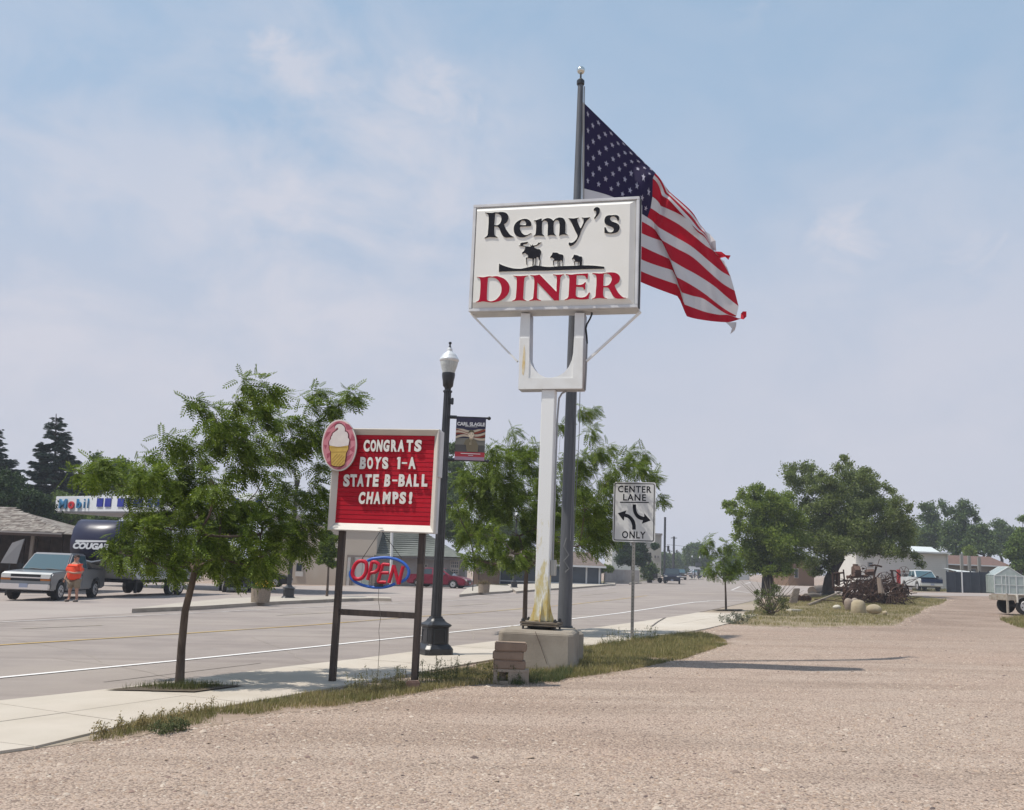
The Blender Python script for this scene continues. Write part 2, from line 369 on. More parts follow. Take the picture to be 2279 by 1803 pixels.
def road_wear(m):
    nt = m.node_tree; N = nt.nodes; L = nt.links; b = N['Principled BSDF']; src = b.inputs['Base Color'].links[0].from_socket; tc = N.new('ShaderNodeTexCoord')
    for rot, sc_, lo, hi, col, am in ((-58, (.05, 1.1, 1), .50, .70, (.20, .165, .15), .55), (-58, (.22, 2.6, 1), .58, .72, (.37, .315, .28), .5), (0, (.35, .35, 1), .60, .70, (.19, .16, .145), .45)):
        mp = N.new('ShaderNodeMapping'); mp.inputs[2].default_value = (0, 0, radians(rot)); mp.inputs[3].default_value = sc_; L.new(tc.outputs['Object'], mp.inputs[0])
        n = N.new('ShaderNodeTexNoise'); n.inputs['Scale'].default_value = 1; n.inputs['Detail'].default_value = 7; n.inputs['Roughness'].default_value = .6; L.new(mp.outputs[0], n.inputs[0])
        r = N.new('ShaderNodeMapRange'); L.new(n.outputs[0], r.inputs[0]); r.inputs[1].default_value = lo; r.inputs[2].default_value = hi; r.inputs[4].default_value = am
        x = N.new('ShaderNodeMix'); x.data_type = 'RGBA'; L.new(r.outputs[0], x.inputs[0]); L.new(src, x.inputs[6]); x.inputs[7].default_value = (*col, 1); src = x.outputs[2]
    L.new(src, b.inputs['Base Color'])
road_wear(M_asph)
M_lot = mat('lot_concrete', (.34, .29, .262), .9, (.30, .255, .232), .5, .15, 120, spec=.2, col3=(.36, .315, .28), s3=.12)
M_side = mat('sidewalk_concrete', (.50, .44, .37), .9, (.455, .40, .33), 1.6, .25, 160, spec=.2, col3=(.53, .475, .405), s3=.5)
M_isl = mat('island_concrete', (.44, .395, .335), .9, (.40, .355, .30), 1.2, .2, 120, spec=.2)
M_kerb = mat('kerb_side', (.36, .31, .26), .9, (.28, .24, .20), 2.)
M_soil = mat('soil', (.085, .065, .045), .95, (.13, .10, .07), 9, .6, 60)
M_white_line = mat('white_paint_line', (.76, .73, .70), .7, (.62, .58, .55), 14, thresh=(.55, .8))
M_white_worn = mat('worn_white_line', (.60, .56, .53), .7, (.36, .31, .29), 3, thresh=(.4, .7))
M_yel = mat('yellow_paint_line', (.50, .36, .12), .7, (.38, .29, .19), .8, thresh=(.40, .60), col3=(.56, .33, .06), s3=.15)
M_yelw = mat('worn_yellow_line', (.42, .35, .22), .8, (.30, .26, .23), 1.5, thresh=(.35, .6))
M_gut = mat('gutter_dark', (.11, .09, .075), .95, (.25, .21, .19), 3.)
M_dirt = mat('pale_dirt', (.36, .295, .235), .95, (.31, .25, .19), .6, .3, 40, col3=(.24, .20, .13), s3=.25)

def xyz(P, dz=0):                                    # photo points -> points of the ground (list of px)
    out = []
    for x, y in P:
        g = G(x, y); out.append((g[0], g[1], g[2] + dz))
    return out
def grid_sheet(mb, P, dz): return mb.sheet(xyz(P, dz))
def rag(P, ax, ay, n=9, seed=2):                      # a worn, ragged outline
    r = random.Random(seed); out = []
    for (xa, ya), (xb, yb) in zip(P, P[1:] + P[:1]):
        for k in range(n): out.append((xa + (xb - xa) * k / n + r.uniform(-ax, ax), ya + (yb - ya) * k / n + r.uniform(-ay, ay)))
    return out
def struct(o): o['kind'] = 'structure'; return o

# ground: one sheet to the horizon
mb = MB(); xs = [-262, -120, -40, -12, 0, 12, 40, 90, 200, 380]; ys = [-35, 0, 15, 40, 90, 200, 400, 590]
for j in range(len(ys)):
    for i in range(len(xs)): mb.v.append((xs[i], ys[j], gz(xs[i], ys[j])))
for j in range(len(ys) - 1):
    for i in range(len(xs) - 1): k = j * len(xs) + i; mb.f.append((k, k + 1, k + 1 + len(xs), k + len(xs)))
struct(obj('ground', mb, M_gravel, fixn=False))

CURB = [(-520, 1628), (0, 1563.3), (162, 1544.5), (357, 1526.7), (486, 1505.6), (700, 1479), (752, 1474.8), (917, 1453.2), (999, 1441.7), (1114, 1427.7), (1270, 1406.5), (1380, 1391), (1450, 1381.5), (1540, 1367), (1614, 1352), (1680, 1337)]
INNER = [(-520, 1752), (0, 1679), (194, 1650), (324, 1604), (616, 1558), (900, 1505), (1113, 1468), (1300, 1441), (1450, 1419), (1560, 1404), (1625, 1388), (1700, 1366)]
MID = [(-520, 1684), (0, 1612.6), (434, 1549.4), (700, 1512), (900, 1482), (1114, 1450), (1300, 1424), (1450, 1400), (1614, 1372), (1690, 1350)]
FAR = [(-520, 1402), (0, 1382), (293, 1366), (450, 1359), (742, 1340.5), (871, 1339.5), (1022, 1330), (1149, 1321.5), (1270, 1312), (1369, 1304), (1427, 1299)]
struct(obj('road', grid_sheet(MB(), CURB + [(1730, 1322), (1760, 1306), (1700, 1297), (1640, 1290), (1600, 1286.6), (1562, 1284.3), (1540, 1283), (1530, 1283), (1500, 1287), (1450, 1294)] + FAR[::-1], .004), M_asph))
struct(obj('far_lot', grid_sheet(MB(), FAR + [(1460, 1294), (1450, 1290), (1350, 1292), (1200, 1296), (1050, 1302), (700, 1304), (400, 1298), (0, 1290), (-520, 1282)], .008), M_lot))
struct(obj('side_street', grid_sheet(MB(), [(1700, 1327), (1760, 1324), (1900, 1322), (2031, 1325.5), (2279, 1328), (2700, 1335), (2700, 1326), (2279, 1321), (2031, 1319), (1900, 1311), (1760, 1303), (1730, 1306)], .006), M_lot))
struct(obj('sidewalk_bed', grid_sheet(MB(), CURB + INNER[::-1], .004), M_dirt))

def world_line(P, n):                                # evenly spaced points along a ground polyline
    Q = [np.array(G(x, y)) for x, y in P]; d = [0]
    for a, b in zip(Q, Q[1:]): d.append(d[-1] + np.linalg.norm(b - a))
    out = []
    for t in np.linspace(0, d[-1], n):
        k = min(np.searchsorted(d, t, side='right') - 1, len(Q) - 2); f = (t - d[k]) / (d[k + 1] - d[k]); out.append(Q[k] * (1 - f) + Q[k + 1] * f)
    return out
sw = bpy.data.objects.new('sidewalk', None); COL.objects.link(sw); struct(sw)
NS = 30
# match the three lines by world x so that the joints run straight across the walk
def at_x(P, X):
    Q = [G(x, y) for x, y in P]
    for a, b in zip(Q, Q[1:]):
        if b[0] >= X: break
    f = (X - a[0]) / (b[0] - a[0]); return a * (1 - f) + b * f
def cast(p, d, P):                                   # first crossing of the line p + t d with a ground polyline
    Q = [np.array(G(x, y))[:2] for x, y in P]; best = None
    for a, b in zip(Q, Q[1:]):
        e = b - a; den = d[0] * e[1] - d[1] * e[0]
        if abs(den) < 1e-9: continue
        w = a - p; t = (w[0] * e[1] - w[1] * e[0]) / den; u = (w[0] * d[1] - w[1] * d[0]) / den
        if -.001 <= u <= 1.001 and t > 0 and (best is None or t < best): best = t
    return None if best is None else p + d * best
line = world_line([(-1400, 1790), (-900, 1690)] + CURB, 900); tot = 0; st = [line[0]]
for a, b in zip(line, line[1:]):
    tot += np.linalg.norm(b - a)
    if tot > 1.62: st.append(b); tot = 0
rows3 = []
for k, p in enumerate(st):
    t_ = (st[min(k + 1, len(st) - 1)] - st[max(k - 1, 0)])[:2]; t_ /= np.linalg.norm(t_); nrm = np.array([t_[1], -t_[0]])
    m1, m2 = cast(p[:2], nrm, [(-900, 1775)] + MID), cast(p[:2], nrm, [(-900, 1850)] + INNER)
    if m1 is not None and m2 is not None: rows3.append((p[:2], m1, m2))
for ra, rb in zip(rows3, rows3[1:]):
    for row in (0, 1):
        q = [ra[row], rb[row], rb[row + 1], ra[row + 1]]; c = sum(q) / 4; q = [p - (p - c) / np.linalg.norm(p - c) * .010 for p in q]; zt = .026 + random.uniform(-.002, .002)
        obj('paving_slab', MB().hexa([(p[0], p[1], gz(*p) - .03) for p in q] + [(p[0], p[1], gz(*p) + zt) for p in q]), M_side, sw)
struct(obj('tree_pit', grid_sheet(MB(), [(233, 1542), (373, 1527.5), (545, 1531.6), (431, 1546.5)], .040), M_soil))
struct(obj('tree_pit', grid_sheet(MB(), [(1582, 1360.5), (1600, 1358), (1655, 1358), (1648, 1361)], .042), M_soil))

def ribbon(name, P, w, m, dz=.014, par=None):
    Q = [np.array(G(x, y)) for x, y in P]
    L_ = []; R_ = []
    for i, q in enumerate(Q):
        t = Q[min(i + 1, len(Q) - 1)] - Q[max(i - 1, 0)]; t = t / np.linalg.norm(t); n = np.array([-t[1], t[0], 0]) * w / 2
        for S_, s in ((L_, 1), (R_, -1)):
            p = q + n * s; S_.append((p[0], p[1], gz(p[0], p[1]) + dz))
    mb = MB(); n = len(Q); mb.add(L_ + R_, [(i, i + 1, n + i + 1, n + i) for i in range(n - 1)])
    return struct(obj(name, mb, m, fixn=False))
ribbon('road_edge_line', [(-400, 1553), (0, 1509.8), (396, 1471.6), (700, 1440.8), (917, 1417.5), (999, 1409), (1160, 1391.8), (1270, 1378.5), (1380, 1365.3), (1450, 1355), (1500, 1347), (1544, 1341), (1579, 1338), (1614, 1337), (1666, 1337.5)], .125, M_white_line)
ribbon('centre_lane_line', [(-400, 1463), (0, 1436.9), (402, 1411.6), (700, 1391.5), (915, 1374.2), (1050, 1365.2), (1162, 1355.3), (1276, 1345.6), (1388, 1333), (1440, 1326)], .11, M_yel)
for a, b in (((48, 1400), (227, 1392.5)), ((616, 1370.5), (760, 1363)), ((1000, 1350), (1090, 1344)), ((1290, 1327), (1370, 1319))): ribbon('centre_lane_dash', [a, b], .11, M_yelw)
ribbon('far_edge_line', [(-400, 1401), (0, 1385.5), (402, 1366.9), (700, 1351.6), (991, 1338.5), (1089, 1331.6), (1194, 1324.8), (1338, 1311.5), (1372, 1307)], .13, M_white_worn)
for P in ([(1628, 1314), (1647, 1305.6)], [(1628, 1314.5), (1668, 1319.7)], [(1656, 1301), (1671, 1295.8)]): ribbon('crossing_line', P, .22, M_white_worn)
ribbon('gutter_line', [(x, y - .3) for x, y in CURB[1:]], .05, M_gut, .016)  # dark strip drawn in place of the kerb's step down
ribbon('driveway_joint', [(1450, 1397), (1463, 1387), (1482, 1376)], .04, M_gut, .045)
rc = random.Random(4)
for P in ([(120, 1466), (300, 1490), (420, 1521)], [(560, 1420), (640, 1450), (690, 1478)], [(860, 1400), (930, 1425), (960, 1446)], [(1230, 1358), (1300, 1378), (1340, 1396)], [(1480, 1322), (1530, 1340), (1545, 1362)], [(0, 1420), (180, 1450), (230, 1480)], [(960, 1345), (1040, 1385), (1060, 1432)]):
    Q = []
    for (xa, ya), (xb, yb) in zip(P, P[1:]):
        for k in range(7): Q.append((xa + (xb - xa) * k / 7 + rc.uniform(-5, 5), ya + (yb - ya) * k / 7 + rc.uniform(-.8, .8)))
    ribbon('road_crack', Q, .012, M_kerb, .008)
for x in (230,): ribbon('tar_seam', [(x, 1545 - x * .112), (x + 350, 1545 - (x + 350) * .112 - 3)], .03, M_gut, .008)
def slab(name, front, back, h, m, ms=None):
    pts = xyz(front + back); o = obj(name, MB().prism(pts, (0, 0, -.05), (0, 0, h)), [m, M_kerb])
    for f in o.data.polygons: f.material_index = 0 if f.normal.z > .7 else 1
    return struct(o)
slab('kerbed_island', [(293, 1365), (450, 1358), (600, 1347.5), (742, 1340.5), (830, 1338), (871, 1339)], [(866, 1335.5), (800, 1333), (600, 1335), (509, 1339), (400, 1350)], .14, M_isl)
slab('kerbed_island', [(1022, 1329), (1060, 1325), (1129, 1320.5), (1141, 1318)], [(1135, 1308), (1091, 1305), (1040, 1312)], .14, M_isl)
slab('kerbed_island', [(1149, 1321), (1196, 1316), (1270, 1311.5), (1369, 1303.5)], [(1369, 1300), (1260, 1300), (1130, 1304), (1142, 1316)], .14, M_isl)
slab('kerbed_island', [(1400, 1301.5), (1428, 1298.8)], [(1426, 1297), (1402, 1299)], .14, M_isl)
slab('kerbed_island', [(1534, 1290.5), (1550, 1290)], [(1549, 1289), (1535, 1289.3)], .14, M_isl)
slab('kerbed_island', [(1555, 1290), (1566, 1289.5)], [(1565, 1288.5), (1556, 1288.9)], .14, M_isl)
struct(obj('far_lawn', grid_sheet(MB(), [(1060, 1304), (1350, 1298.5), (1440, 1294), (1440, 1290), (1350, 1293), (1060, 1299)], .012), mat('dry_lawn', (.16, .15, .07), .95, (.24, .19, .11), .8)))
struct(obj('grassy_bank', grid_sheet(MB(), rag([(1616, 1389), (1690, 1394), (1790, 1396), (1990, 1392), (2045, 1362), (2112, 1334), (2060, 1329), (1900, 1324), (1760, 1327), (1720, 1340), (1650, 1372)], 7, 1.3), .004), mat('bank_soil', (.21, .17, .095), .95, (.26, .20, .13), 1.2, .4, 30)))
struct(obj('verge_soil', grid_sheet(MB(), rag([(150, 1660), (324, 1604), (616, 1559), (900, 1507), (1113, 1470), (1300, 1443), (1450, 1421), (1580, 1413), (1628, 1433), (1575, 1450), (1522, 1471), (1398, 1497), (1301, 1511), (1243, 1516), (1134, 1522), (1007, 1532), (930, 1545), (828, 1565), (752, 1578), (616, 1588), (486, 1614), (344, 1632), (266, 1648)], 6, 2.2), .004), mat('verge_soil', (.24, .18, .125), .95, (.335, .25, .20), 2.2, .5, 40)))
struct(obj('yard_ground', grid_sheet(MB(), [(2031, 1317), (2700, 1322), (2700, 1300), (2031, 1296)], .010), mat('yard_soil', (.17, .16, .08), .95, (.26, .21, .14), .5)))

# ------------------------------------------------------------------ common materials
W_ = mat('white_enamel', (.80, .80, .78), .45, (.70, .70, .68), 2.5, .05, 60)
M_face = mat('sign_face', (.80, .78, .73), .5, (.77, .75, .69), 1.5, spec=.25)
M_alu = mat('brushed_aluminium', (.66, .66, .66), .5, (.56, .56, .57), 3)
M_blk = mat('black_paint', (.018, .019, .022), .35, (.03, .03, .033), 4, spec=.5)
M_blkm = mat('black_letter', (.012, .012, .017), .75, spec=.12)
M_redl = mat('crimson_letter', (.38, .006, .028), .75, spec=.12)
M_pole = mat('bronze_pole', (.095, .10, .11), .5, (.12, .125, .135), 5, metal=.3, stretch=(6, 6, .5))
M_conc = mat('cast_concrete', (.29, .248, .20), .95, (.24, .203, .162), 3.5, .2, 35, col3=(.36, .32, .265), s3=1.1)
M_wire = mat('black_rubber', (.012, .012, .014), .5)
M_rust = mat('rusty_iron', (.040, .024, .019), .9, (.075, .040, .027), 6, .5, 40, metal=.2)
M_glassd = mat('dark_glass', (.03, .04, .045), .08, spec=.8)
M_chrome = mat('chrome', (.75, .75, .75), .18, metal=1.)
M_tyre = mat('tyre_rubber', (.02, .02, .02), .85)
M_rim = mat('alloy_rim', (.55, .55, .55), .35, metal=.7)

def yellowed(name):
    """white paint, yellowed and rust-streaked towards the foot of the pole"""
    m = bpy.data.materials.new(name); m.use_nodes = True; nt = m.node_tree; N = nt.nodes; L = nt.links; b = N['Principled BSDF']; b.inputs['Roughness'].default_value = .5
    g = N.new('ShaderNodeNewGeometry'); sp = N.new('ShaderNodeSeparateXYZ'); L.new(g.outputs['Position'], sp.inputs[0])
    nz = N.new('ShaderNodeTexNoise'); nz.inputs['Scale'].default_value = 9; nz.inputs['Detail'].default_value = 8; nz.inputs['Roughness'].default_value = .65
    mp = N.new('ShaderNodeMapping'); mp.inputs[3].default_value = (1, 1, .35); L.new(g.outputs['Position'], mp.inputs[0]); L.new(mp.outputs[0], nz.inputs[0])
    mr = N.new('ShaderNodeMapRange'); L.new(sp.outputs[2], mr.inputs[0]); mr.inputs[1].default_value = 2.6; mr.inputs[2].default_value = .6; mr.inputs[3].default_value = -.22; mr.inputs[4].default_value = .19
    ad = N.new('ShaderNodeMath'); ad.operation = 'ADD'; L.new(nz.outputs[0], ad.inputs[0]); L.new(mr.outputs[0], ad.inputs[1])
    cr = N.new('ShaderNodeValToRGB'); L.new(ad.outputs[0], cr.inputs[0]); E_ = cr.color_ramp.elements
    E_[0].position = .44; E_[0].color = (.80, .80, .78, 1); E_[1].position = .56; E_[1].color = (.64, .57, .34, 1)
    for p, c in ((.68, (.60, .46, .15)), (.80, (.30, .16, .06))): e = E_.new(p); e.color = (*c, 1)
    L.new(cr.outputs[0], b.inputs['Base Color']); return m
M_yw = yellowed('yellowed_white_paint')

# ------------------------------------------------------------------ DINER SIGN
yaw = .2414; YL = 16.25
q = hit(1042.5, 694, YL); PLs = Plane(q, yaw)
SW, SH = 2.829 * YL / 15.6, 1.884 * YL / 15.6
base_c = G(1212, 1470); pole_uv = PLs.uv(1224, 800, -.22)
pc = PLs.at(pole_uv[0] + .01, 0, -.22); pc = np.array([pc[0], pc[1]])
zg = gz(*pc)
T = thing('diner_sign', (pc[0], pc[1], zg), 'tall white pylon sign reading Remy\'s DINER on a rust-yellowed pole over the concrete block', 'sign')
D_ = .42                                              # cabinet depth
mb = MB(); PLs.box(mb, 0, SW, 0, SH, -D_, -.055); cab = obj('cabinet', mb, M_alu, T, bevel=.012)
mb = MB(); fw_ = .055
for a in ((0, SW, 0, fw_), (0, SW, SH - fw_, SH), (0, fw_, fw_, SH - fw_), (SW - fw_, SW, fw_, SH - fw_)): PLs.box(mb, *a, -.05, .012)
obj('retainer_frame', mb, M_alu, cab, bevel=.008)
# side returns with a dark seam and drip edge
mb = MB(); PLs.box(mb, SW + .001, SW + .02, .02, SH - .02, -.16, -.12); PLs.box(mb, SW + .001, SW + .02, .02, SH - .02, -.08, -.065); obj('seam', mb, M_blk, cab)
# embossed face: bevelled pan
f0, f1, bv = .062, .0, .095
o4 = [(f0, f0), (SW - f0, f0), (SW - f0, SH - f0), (f0, SH - f0)]; i4 = [(f0 + .02, f0 + bv), (SW - f0 - bv, f0 + bv), (SW - f0 - bv, SH - f0 - .075), (f0 + .02, SH - f0 - .075)]
vs = [PLs.at(*q, -.02) for q in o4] + [PLs.at(*q, .035) for q in i4]
obj('face_panel', MB().add(vs, [(4, 5, 6, 7), (0, 1, 5, 4), (1, 2, 6, 5), (2, 3, 7, 6), (3, 0, 4, 7)]), M_face, T)
A = (1060, 440, 10.674); B = (1230, 440, 10.674); C_ = (1050, 590, 11.363); D2 = (1220, 590, 11.363)
GL = {'R': [(A, '205,365c 215,350c 280,355 370,358 440,345 520,345 590,338 680,350 735,385 765,450 755,530 720,590 660,632c 690,720 740,800 800,875 860,915 888,925c 885,942c 800,945 700,948 640,915 590,840 560,760 530,705 490,685 430,680c 428,780 432,860 450,905 500,930c 500,948c 440,945 330,938 260,950 195,968c 195,952c 240,920 268,880 278,780 292,600 292,450 275,395 240,372'), (A, '450,378c 500,378 550,400 590,450 595,520 575,590 530,640 480,655 430,650c 440,520')],
      'e': [(A, '1300,680c 1310,620 1290,570 1240,520 1170,502 1080,512 980,560 910,640 888,740 905,840 960,910 1040,940 1130,942 1220,905 1310,850c 1310,838c 1270,850 1200,885 1130,875 1070,820 1040,750 1045,690c'), (A, '1038,650c 1045,600 1075,555 1110,543 1150,555 1180,600 1182,635 1170,652c')],
      'm': [(A, '1365,555c 1370,540c 1440,528 1530,495 1553,495c 1555,560c 1600,515 1680,485 1740,488 1790,510 1830,550c 1880,500 1950,472 2000,470 2060,485 2100,530 2118,600 2118,720 2118,830 2140,865 2175,878c 2175,890c 2120,880 2050,878 1965,908c 1975,800 1978,650 1965,570 1940,540 1900,535 1860,560 1840,620 1838,750 1848,850 1890,890c 1885,903c 1800,888 1750,892 1692,910c 1695,800 1700,650 1690,580 1650,548 1610,548 1575,575 1562,650 1562,800 1570,865 1615,900c 1612,915c 1540,905 1470,902 1410,908 1355,920c 1355,908c 1395,880 1412,830 1420,720 1420,610 1408,565')],
      'y': [(B, '365,483c 440,490 500,492 560,482 620,468c 620,482c 595,495 585,540 605,610 635,680 665,730c 700,660 728,590 738,530 725,500 690,485c 690,468c 760,475 830,470 888,460c 870,490 820,540 770,610 730,690 680,790 650,880 620,950 570,1040 520,1100 460,1140 410,1145 383,1120 380,1085 395,1060c 430,1070 480,1060 540,1010 580,950 588,890 550,820 500,710 450,600 410,530')],
      'q': [(B, '975,310c 975,280 1000,240 1050,222 1100,240 1122,280 1115,350 1085,410 1040,460 1010,500c 985,500c 985,480 1010,440 1035,380 1030,330 1010,312')],
      's': [(B, '1575,545c 1540,545c 1520,490 1480,455 1430,445 1385,462 1365,500 1385,545 1440,575 1510,600 1570,640 1592,700 1580,760 1540,815 1480,840 1400,853 1300,850 1230,835c 1225,705c 1262,705c 1275,750 1310,800 1365,822 1420,808 1450,765 1445,730 1400,695 1320,665 1260,630 1232,580 1232,510 1260,450 1320,418 1400,415 1480,410 1540,420 1578,452c')]}
GR = {'D': [(C_, '125,305c 135,295c 200,300 300,305 380,290 450,282 520,288 620,278 720,300 820,345 900,420 945,500 955,580 940,680 890,770 820,840 720,900 600,935 500,943 400,935 280,920 200,935 100,945c 105,930c 150,910 185,870 205,750 215,600 218,450 210,360 180,320'), (C_, '410,322c 500,312 590,330 670,390 725,470 750,580 740,690 690,790 610,870 520,910 440,910 395,890c 383,850 390,600 400,450')],
      'I': [(C_, '1045,265c 1100,270 1220,275 1330,268 1422,262c 1420,272c 1370,290 1335,330 1325,400 1315,560 1305,750 1300,830 1320,870 1385,900c 1380,908c 1300,900 1200,893 1110,903 1015,920c 1015,905c 1070,880 1105,840 1118,750 1130,600 1135,420 1125,320 1095,290 1050,275c')],
      'N': [(C_, '1478,265c 1485,250c 1560,258 1640,252 1715,240c 2140,672c 2142,520 2150,380 2140,290 2110,260 2050,245c 2055,232c 2130,240 2220,240 2330,228c 2330,240c 2280,265 2245,320 2235,420 2220,600 2208,750 2205,895c 2085,897c 1660,440c 1655,600 1650,780 1660,850 1750,890c 1748,905c 1660,895 1600,892 1530,900 1448,908c 1450,895c 1510,870 1545,840 1560,740 1575,550 1580,400 1565,310 1530,280')],
      'E': [(D2, '440,240c 445,225c 520,235 600,240 700,225 820,218 1010,208c 1000,350c 968,350c 950,300 910,270 850,262 720,265c 715,400 712,498c 800,500 880,478 920,440 955,435c 940,520 940,620c 905,620c 890,575 840,558 710,550c 700,680 702,770 730,800 800,818 880,815 950,790 1000,740 1025,698 1060,695c 1035,790 1025,855c 900,870 750,868 680,860 600,850 500,875 412,888c 415,872c 480,840 510,790 520,680 530,500 535,350 520,280 480,250')],
      'R': [(D2, '1115,222c 1120,198c 1200,205 1300,212 1400,203 1480,188 1580,182 1680,190 1760,225 1810,285 1812,360 1780,440 1680,510c 1710,590 1770,690 1840,770 1900,815 1972,825c 1965,840c 1880,850 1760,850 1700,835 1640,780 1590,690 1540,600 1500,570 1400,562c 1390,700 1398,780 1430,820 1488,840c 1485,852c 1400,845 1300,835 1200,845 1105,865c 1110,848c 1160,825 1195,780 1205,650 1218,500 1220,350 1210,270 1170,235'), (D2, '1408,215c 1480,212 1550,240 1600,300 1605,370 1580,440 1530,500 1460,525 1395,525c 1400,370')]}
def traced(pl, spec, d): return [[pl.uv(x, y, d) for x, y in sm(parse(s, *o))] for o, s in spec]
for gl, mm in ((GL, M_blkm), (GR, M_redl)):
    for k, spec in gl.items():
        lo = traced(PLs, spec, .050); L0 = outline('letter', lo, PLs, .036, .050, mm, M_face, T)
E_ = (1100, 520, 8.304)
for nm, spec in (('hill_silhouette', '85,550c 150,580 250,615 350,638 440,645 500,645c 600,622 700,598 760,585 850,595 950,608 1050,610 1180,598 1300,595 1500,588 1600,582 1800,585 1950,598 2032,608c 2030,648c 1700,655 1000,680 400,692 82,702c'),
                 ('moose_silhouette', '515,375c 512,345 540,320 562,280 570,240c 480,225 445,210c 480,210 475,185 500,165 560,155 622,145c 605,180 540,195 530,220c 600,232 668,235c 650,180c 678,218c 695,212c 705,190c 712,215c 745,212 790,195 815,155c 825,165 870,150c 840,185 790,220 740,235c 740,255 790,280 835,285 862,320 862,370 845,430 852,500 845,590c 825,590c 835,510 825,470 805,430c 780,440 775,500 757,590c 738,590c 755,540 760,460c 740,450c 730,480 720,590c 700,590c 705,520 700,460c 640,450 605,450c 600,500 605,570c 590,570c 585,510 582,440c 620,430 620,395c 590,375 575,355c 545,360 530,378c'),
                 ('moose_silhouette', '1032,448c 1035,420 1060,390 1078,345c 1090,345c 1160,348 1200,372 1260,385 1278,420 1270,480 1268,588c 1253,588c 1258,520 1235,485c 1218,500 1207,590c 1193,590c 1205,500c 1187,500c 1180,592c 1165,592c 1168,500c 1100,500c 1097,585c 1084,585c 1080,498c 1105,480 1085,450 1060,440'),
                 ('moose_silhouette', '1432,475c 1432,460 1455,425 1472,385c 1540,398 1570,415 1610,420 1625,450 1618,585c 1575,585c 1572,520c 1560,520c 1552,580c 1538,580c 1545,520c 1485,515c 1487,580c 1474,580c 1470,515c 1490,490 1465,465')):
    outline(nm, traced(PLs, [(E_, spec)], .058), PLs, .036, .048, M_blkm, M_face, T)
# U-shaped carrier below the cabinet
U5 = (1150, 640, 6.57)
def uv5(x, y, d=0): return PLs.uv(U5[0] + x / U5[2], U5[1] + y / U5[2], d)
dl = -.10
lo = [[uv5(x, y, dl) for x, y in ((65, 385), (200, 385), (190, 1040))]]
Uo = [(62, 375), (195, 378), (190, 720), (186, 1040), (215, 1130), (270, 1210), (340, 1275), (420, 1315), (510, 1318), (600, 1300), (690, 1245), (760, 1160), (805, 1060), (825, 960), (840, 720), (850, 372), (990, 372), (975, 760), (962, 1480), (780, 1484), (410, 1484), (25, 1490), (40, 740)]
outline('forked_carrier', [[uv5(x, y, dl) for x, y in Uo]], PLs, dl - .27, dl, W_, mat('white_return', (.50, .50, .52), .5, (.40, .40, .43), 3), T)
mb = MB()
a = uv5(45, 735, dl + .01); b = uv5(190, 1480, dl + .01)
cov = outline('cover_plate', [[uv5(x, y, dl + .014) for x, y in ((48, 740), (184, 740), (184, 1040), (175, 1325), (820, 1325), (826, 990), (842, 735), (968, 735), (955, 1476), (22, 1486))]], PLs, dl + .001, dl + .014, mat('cover_white', (.76, .76, .74), .45, (.70, .69, .66), 5), None, T)
outline('rust_streak', [[uv5(x, y, dl + .018) for x, y in ((108, 830), (122, 900), (124, 1000), (122, 1100), (116, 1200), (100, 1285), (80, 1260), (78, 1150), (88, 1020), (96, 920))]], PLs, dl + .0145, dl + .0165, mat('rust_streak', (.62, .44, .16), .7, (.70, .62, .45), 7), None, T)
mb = MB()
for P in ([(0, 0)],):
    pass
# braces from the cabinet's lower corners
for (x0, y0, x1, y1) in ((1048, 698, 1152, 805), (1426, 694, 1305, 804)):
    a = PLs.uv(x0, y0, -.2); b = PLs.uv(x1, y1, -.2); p0 = Vector(PLs.at(*a, -.2)); p1 = Vector(PLs.at(*b, -.2)); u = (p1 - p0).normalized(); s = u.cross(Vector(PLs.n)).normalized()
    mb = MB(); r = .022; M_ = Matrix((u, s, Vector(PLs.n))).transposed(); mb.box((p0 + p1) / 2, ((p1 - p0).length, .035, .055), M=M_); obj('brace', mb, W_, T)
# main pole (square tube), gussets, plates
ztop = PLs.uv(1224, 866, -.2)[1] + PLs.O[2]
pw = .235
topz = PLs.uv(1224, 868, -.2)[1] + PLs.O[2]
zb = G(1212, 1400)[2]
block_z = .60 + zg
mb = MB(); mb.box((pc[0], pc[1], (block_z + .14 + topz) / 2), (pw, pw * .8, topz - block_z - .14), rz=-yaw); obj('pole', mb, M_yw, T, bevel=.015)
uu, nn = Vector(PLs.u), Vector(PLs.n)
for s1, s2 in ((-1, 0), (1, 0), (0, 1), (0, -1)):
    dr = uu * s1 + nn * s2; c0 = Vector((pc[0], pc[1], block_z + .14)) + dr * (pw / 2 if s1 else pw * .4); sd = dr.cross(Vector((0, 0, 1))) * .008
    P = [c0, c0 + dr * .10, c0 + dr * .075 + Vector((0, 0, .06)), c0 + dr * .04 + Vector((0, 0, .16)), c0 + dr * .015 + Vector((0, 0, .28)), c0 + Vector((0, 0, .36))]
    obj('gusset', MB().prism(P, sd, -sd), M_yw, T)
M_bpl = mat('weathered_steel', (.14, .11, .085), .8, (.24, .20, .15), 6, metal=.3)
obj('base_plate', MB().box((pc[0], pc[1], block_z + .12), (.62, .50, .032), rz=-yaw), M_bpl, T, bevel=.004)
obj('base_plate', MB().box((pc[0], pc[1], block_z + .083), (.61, .49, .028), rz=-yaw), M_bpl, T, bevel=.004)
obj('grout_cone', MB().lathe([(.17, 0), (.19, .02), (.27, .068)], 14, (pc[0], pc[1], block_z)), M_blk, T)
for sx_ in (-1, 1):
    for sy_ in (-1, 1):
        c = Vector((pc[0], pc[1], block_z)) + uu * .265 * sx_ + nn * .205 * sy_
        obj('anchor_bolt', MB().lathe([(.018, -.02), (.018, .136), (.034, .137), (.034, .175), (.016, .176), (.016, .19)], 6, c), M_blk, T)
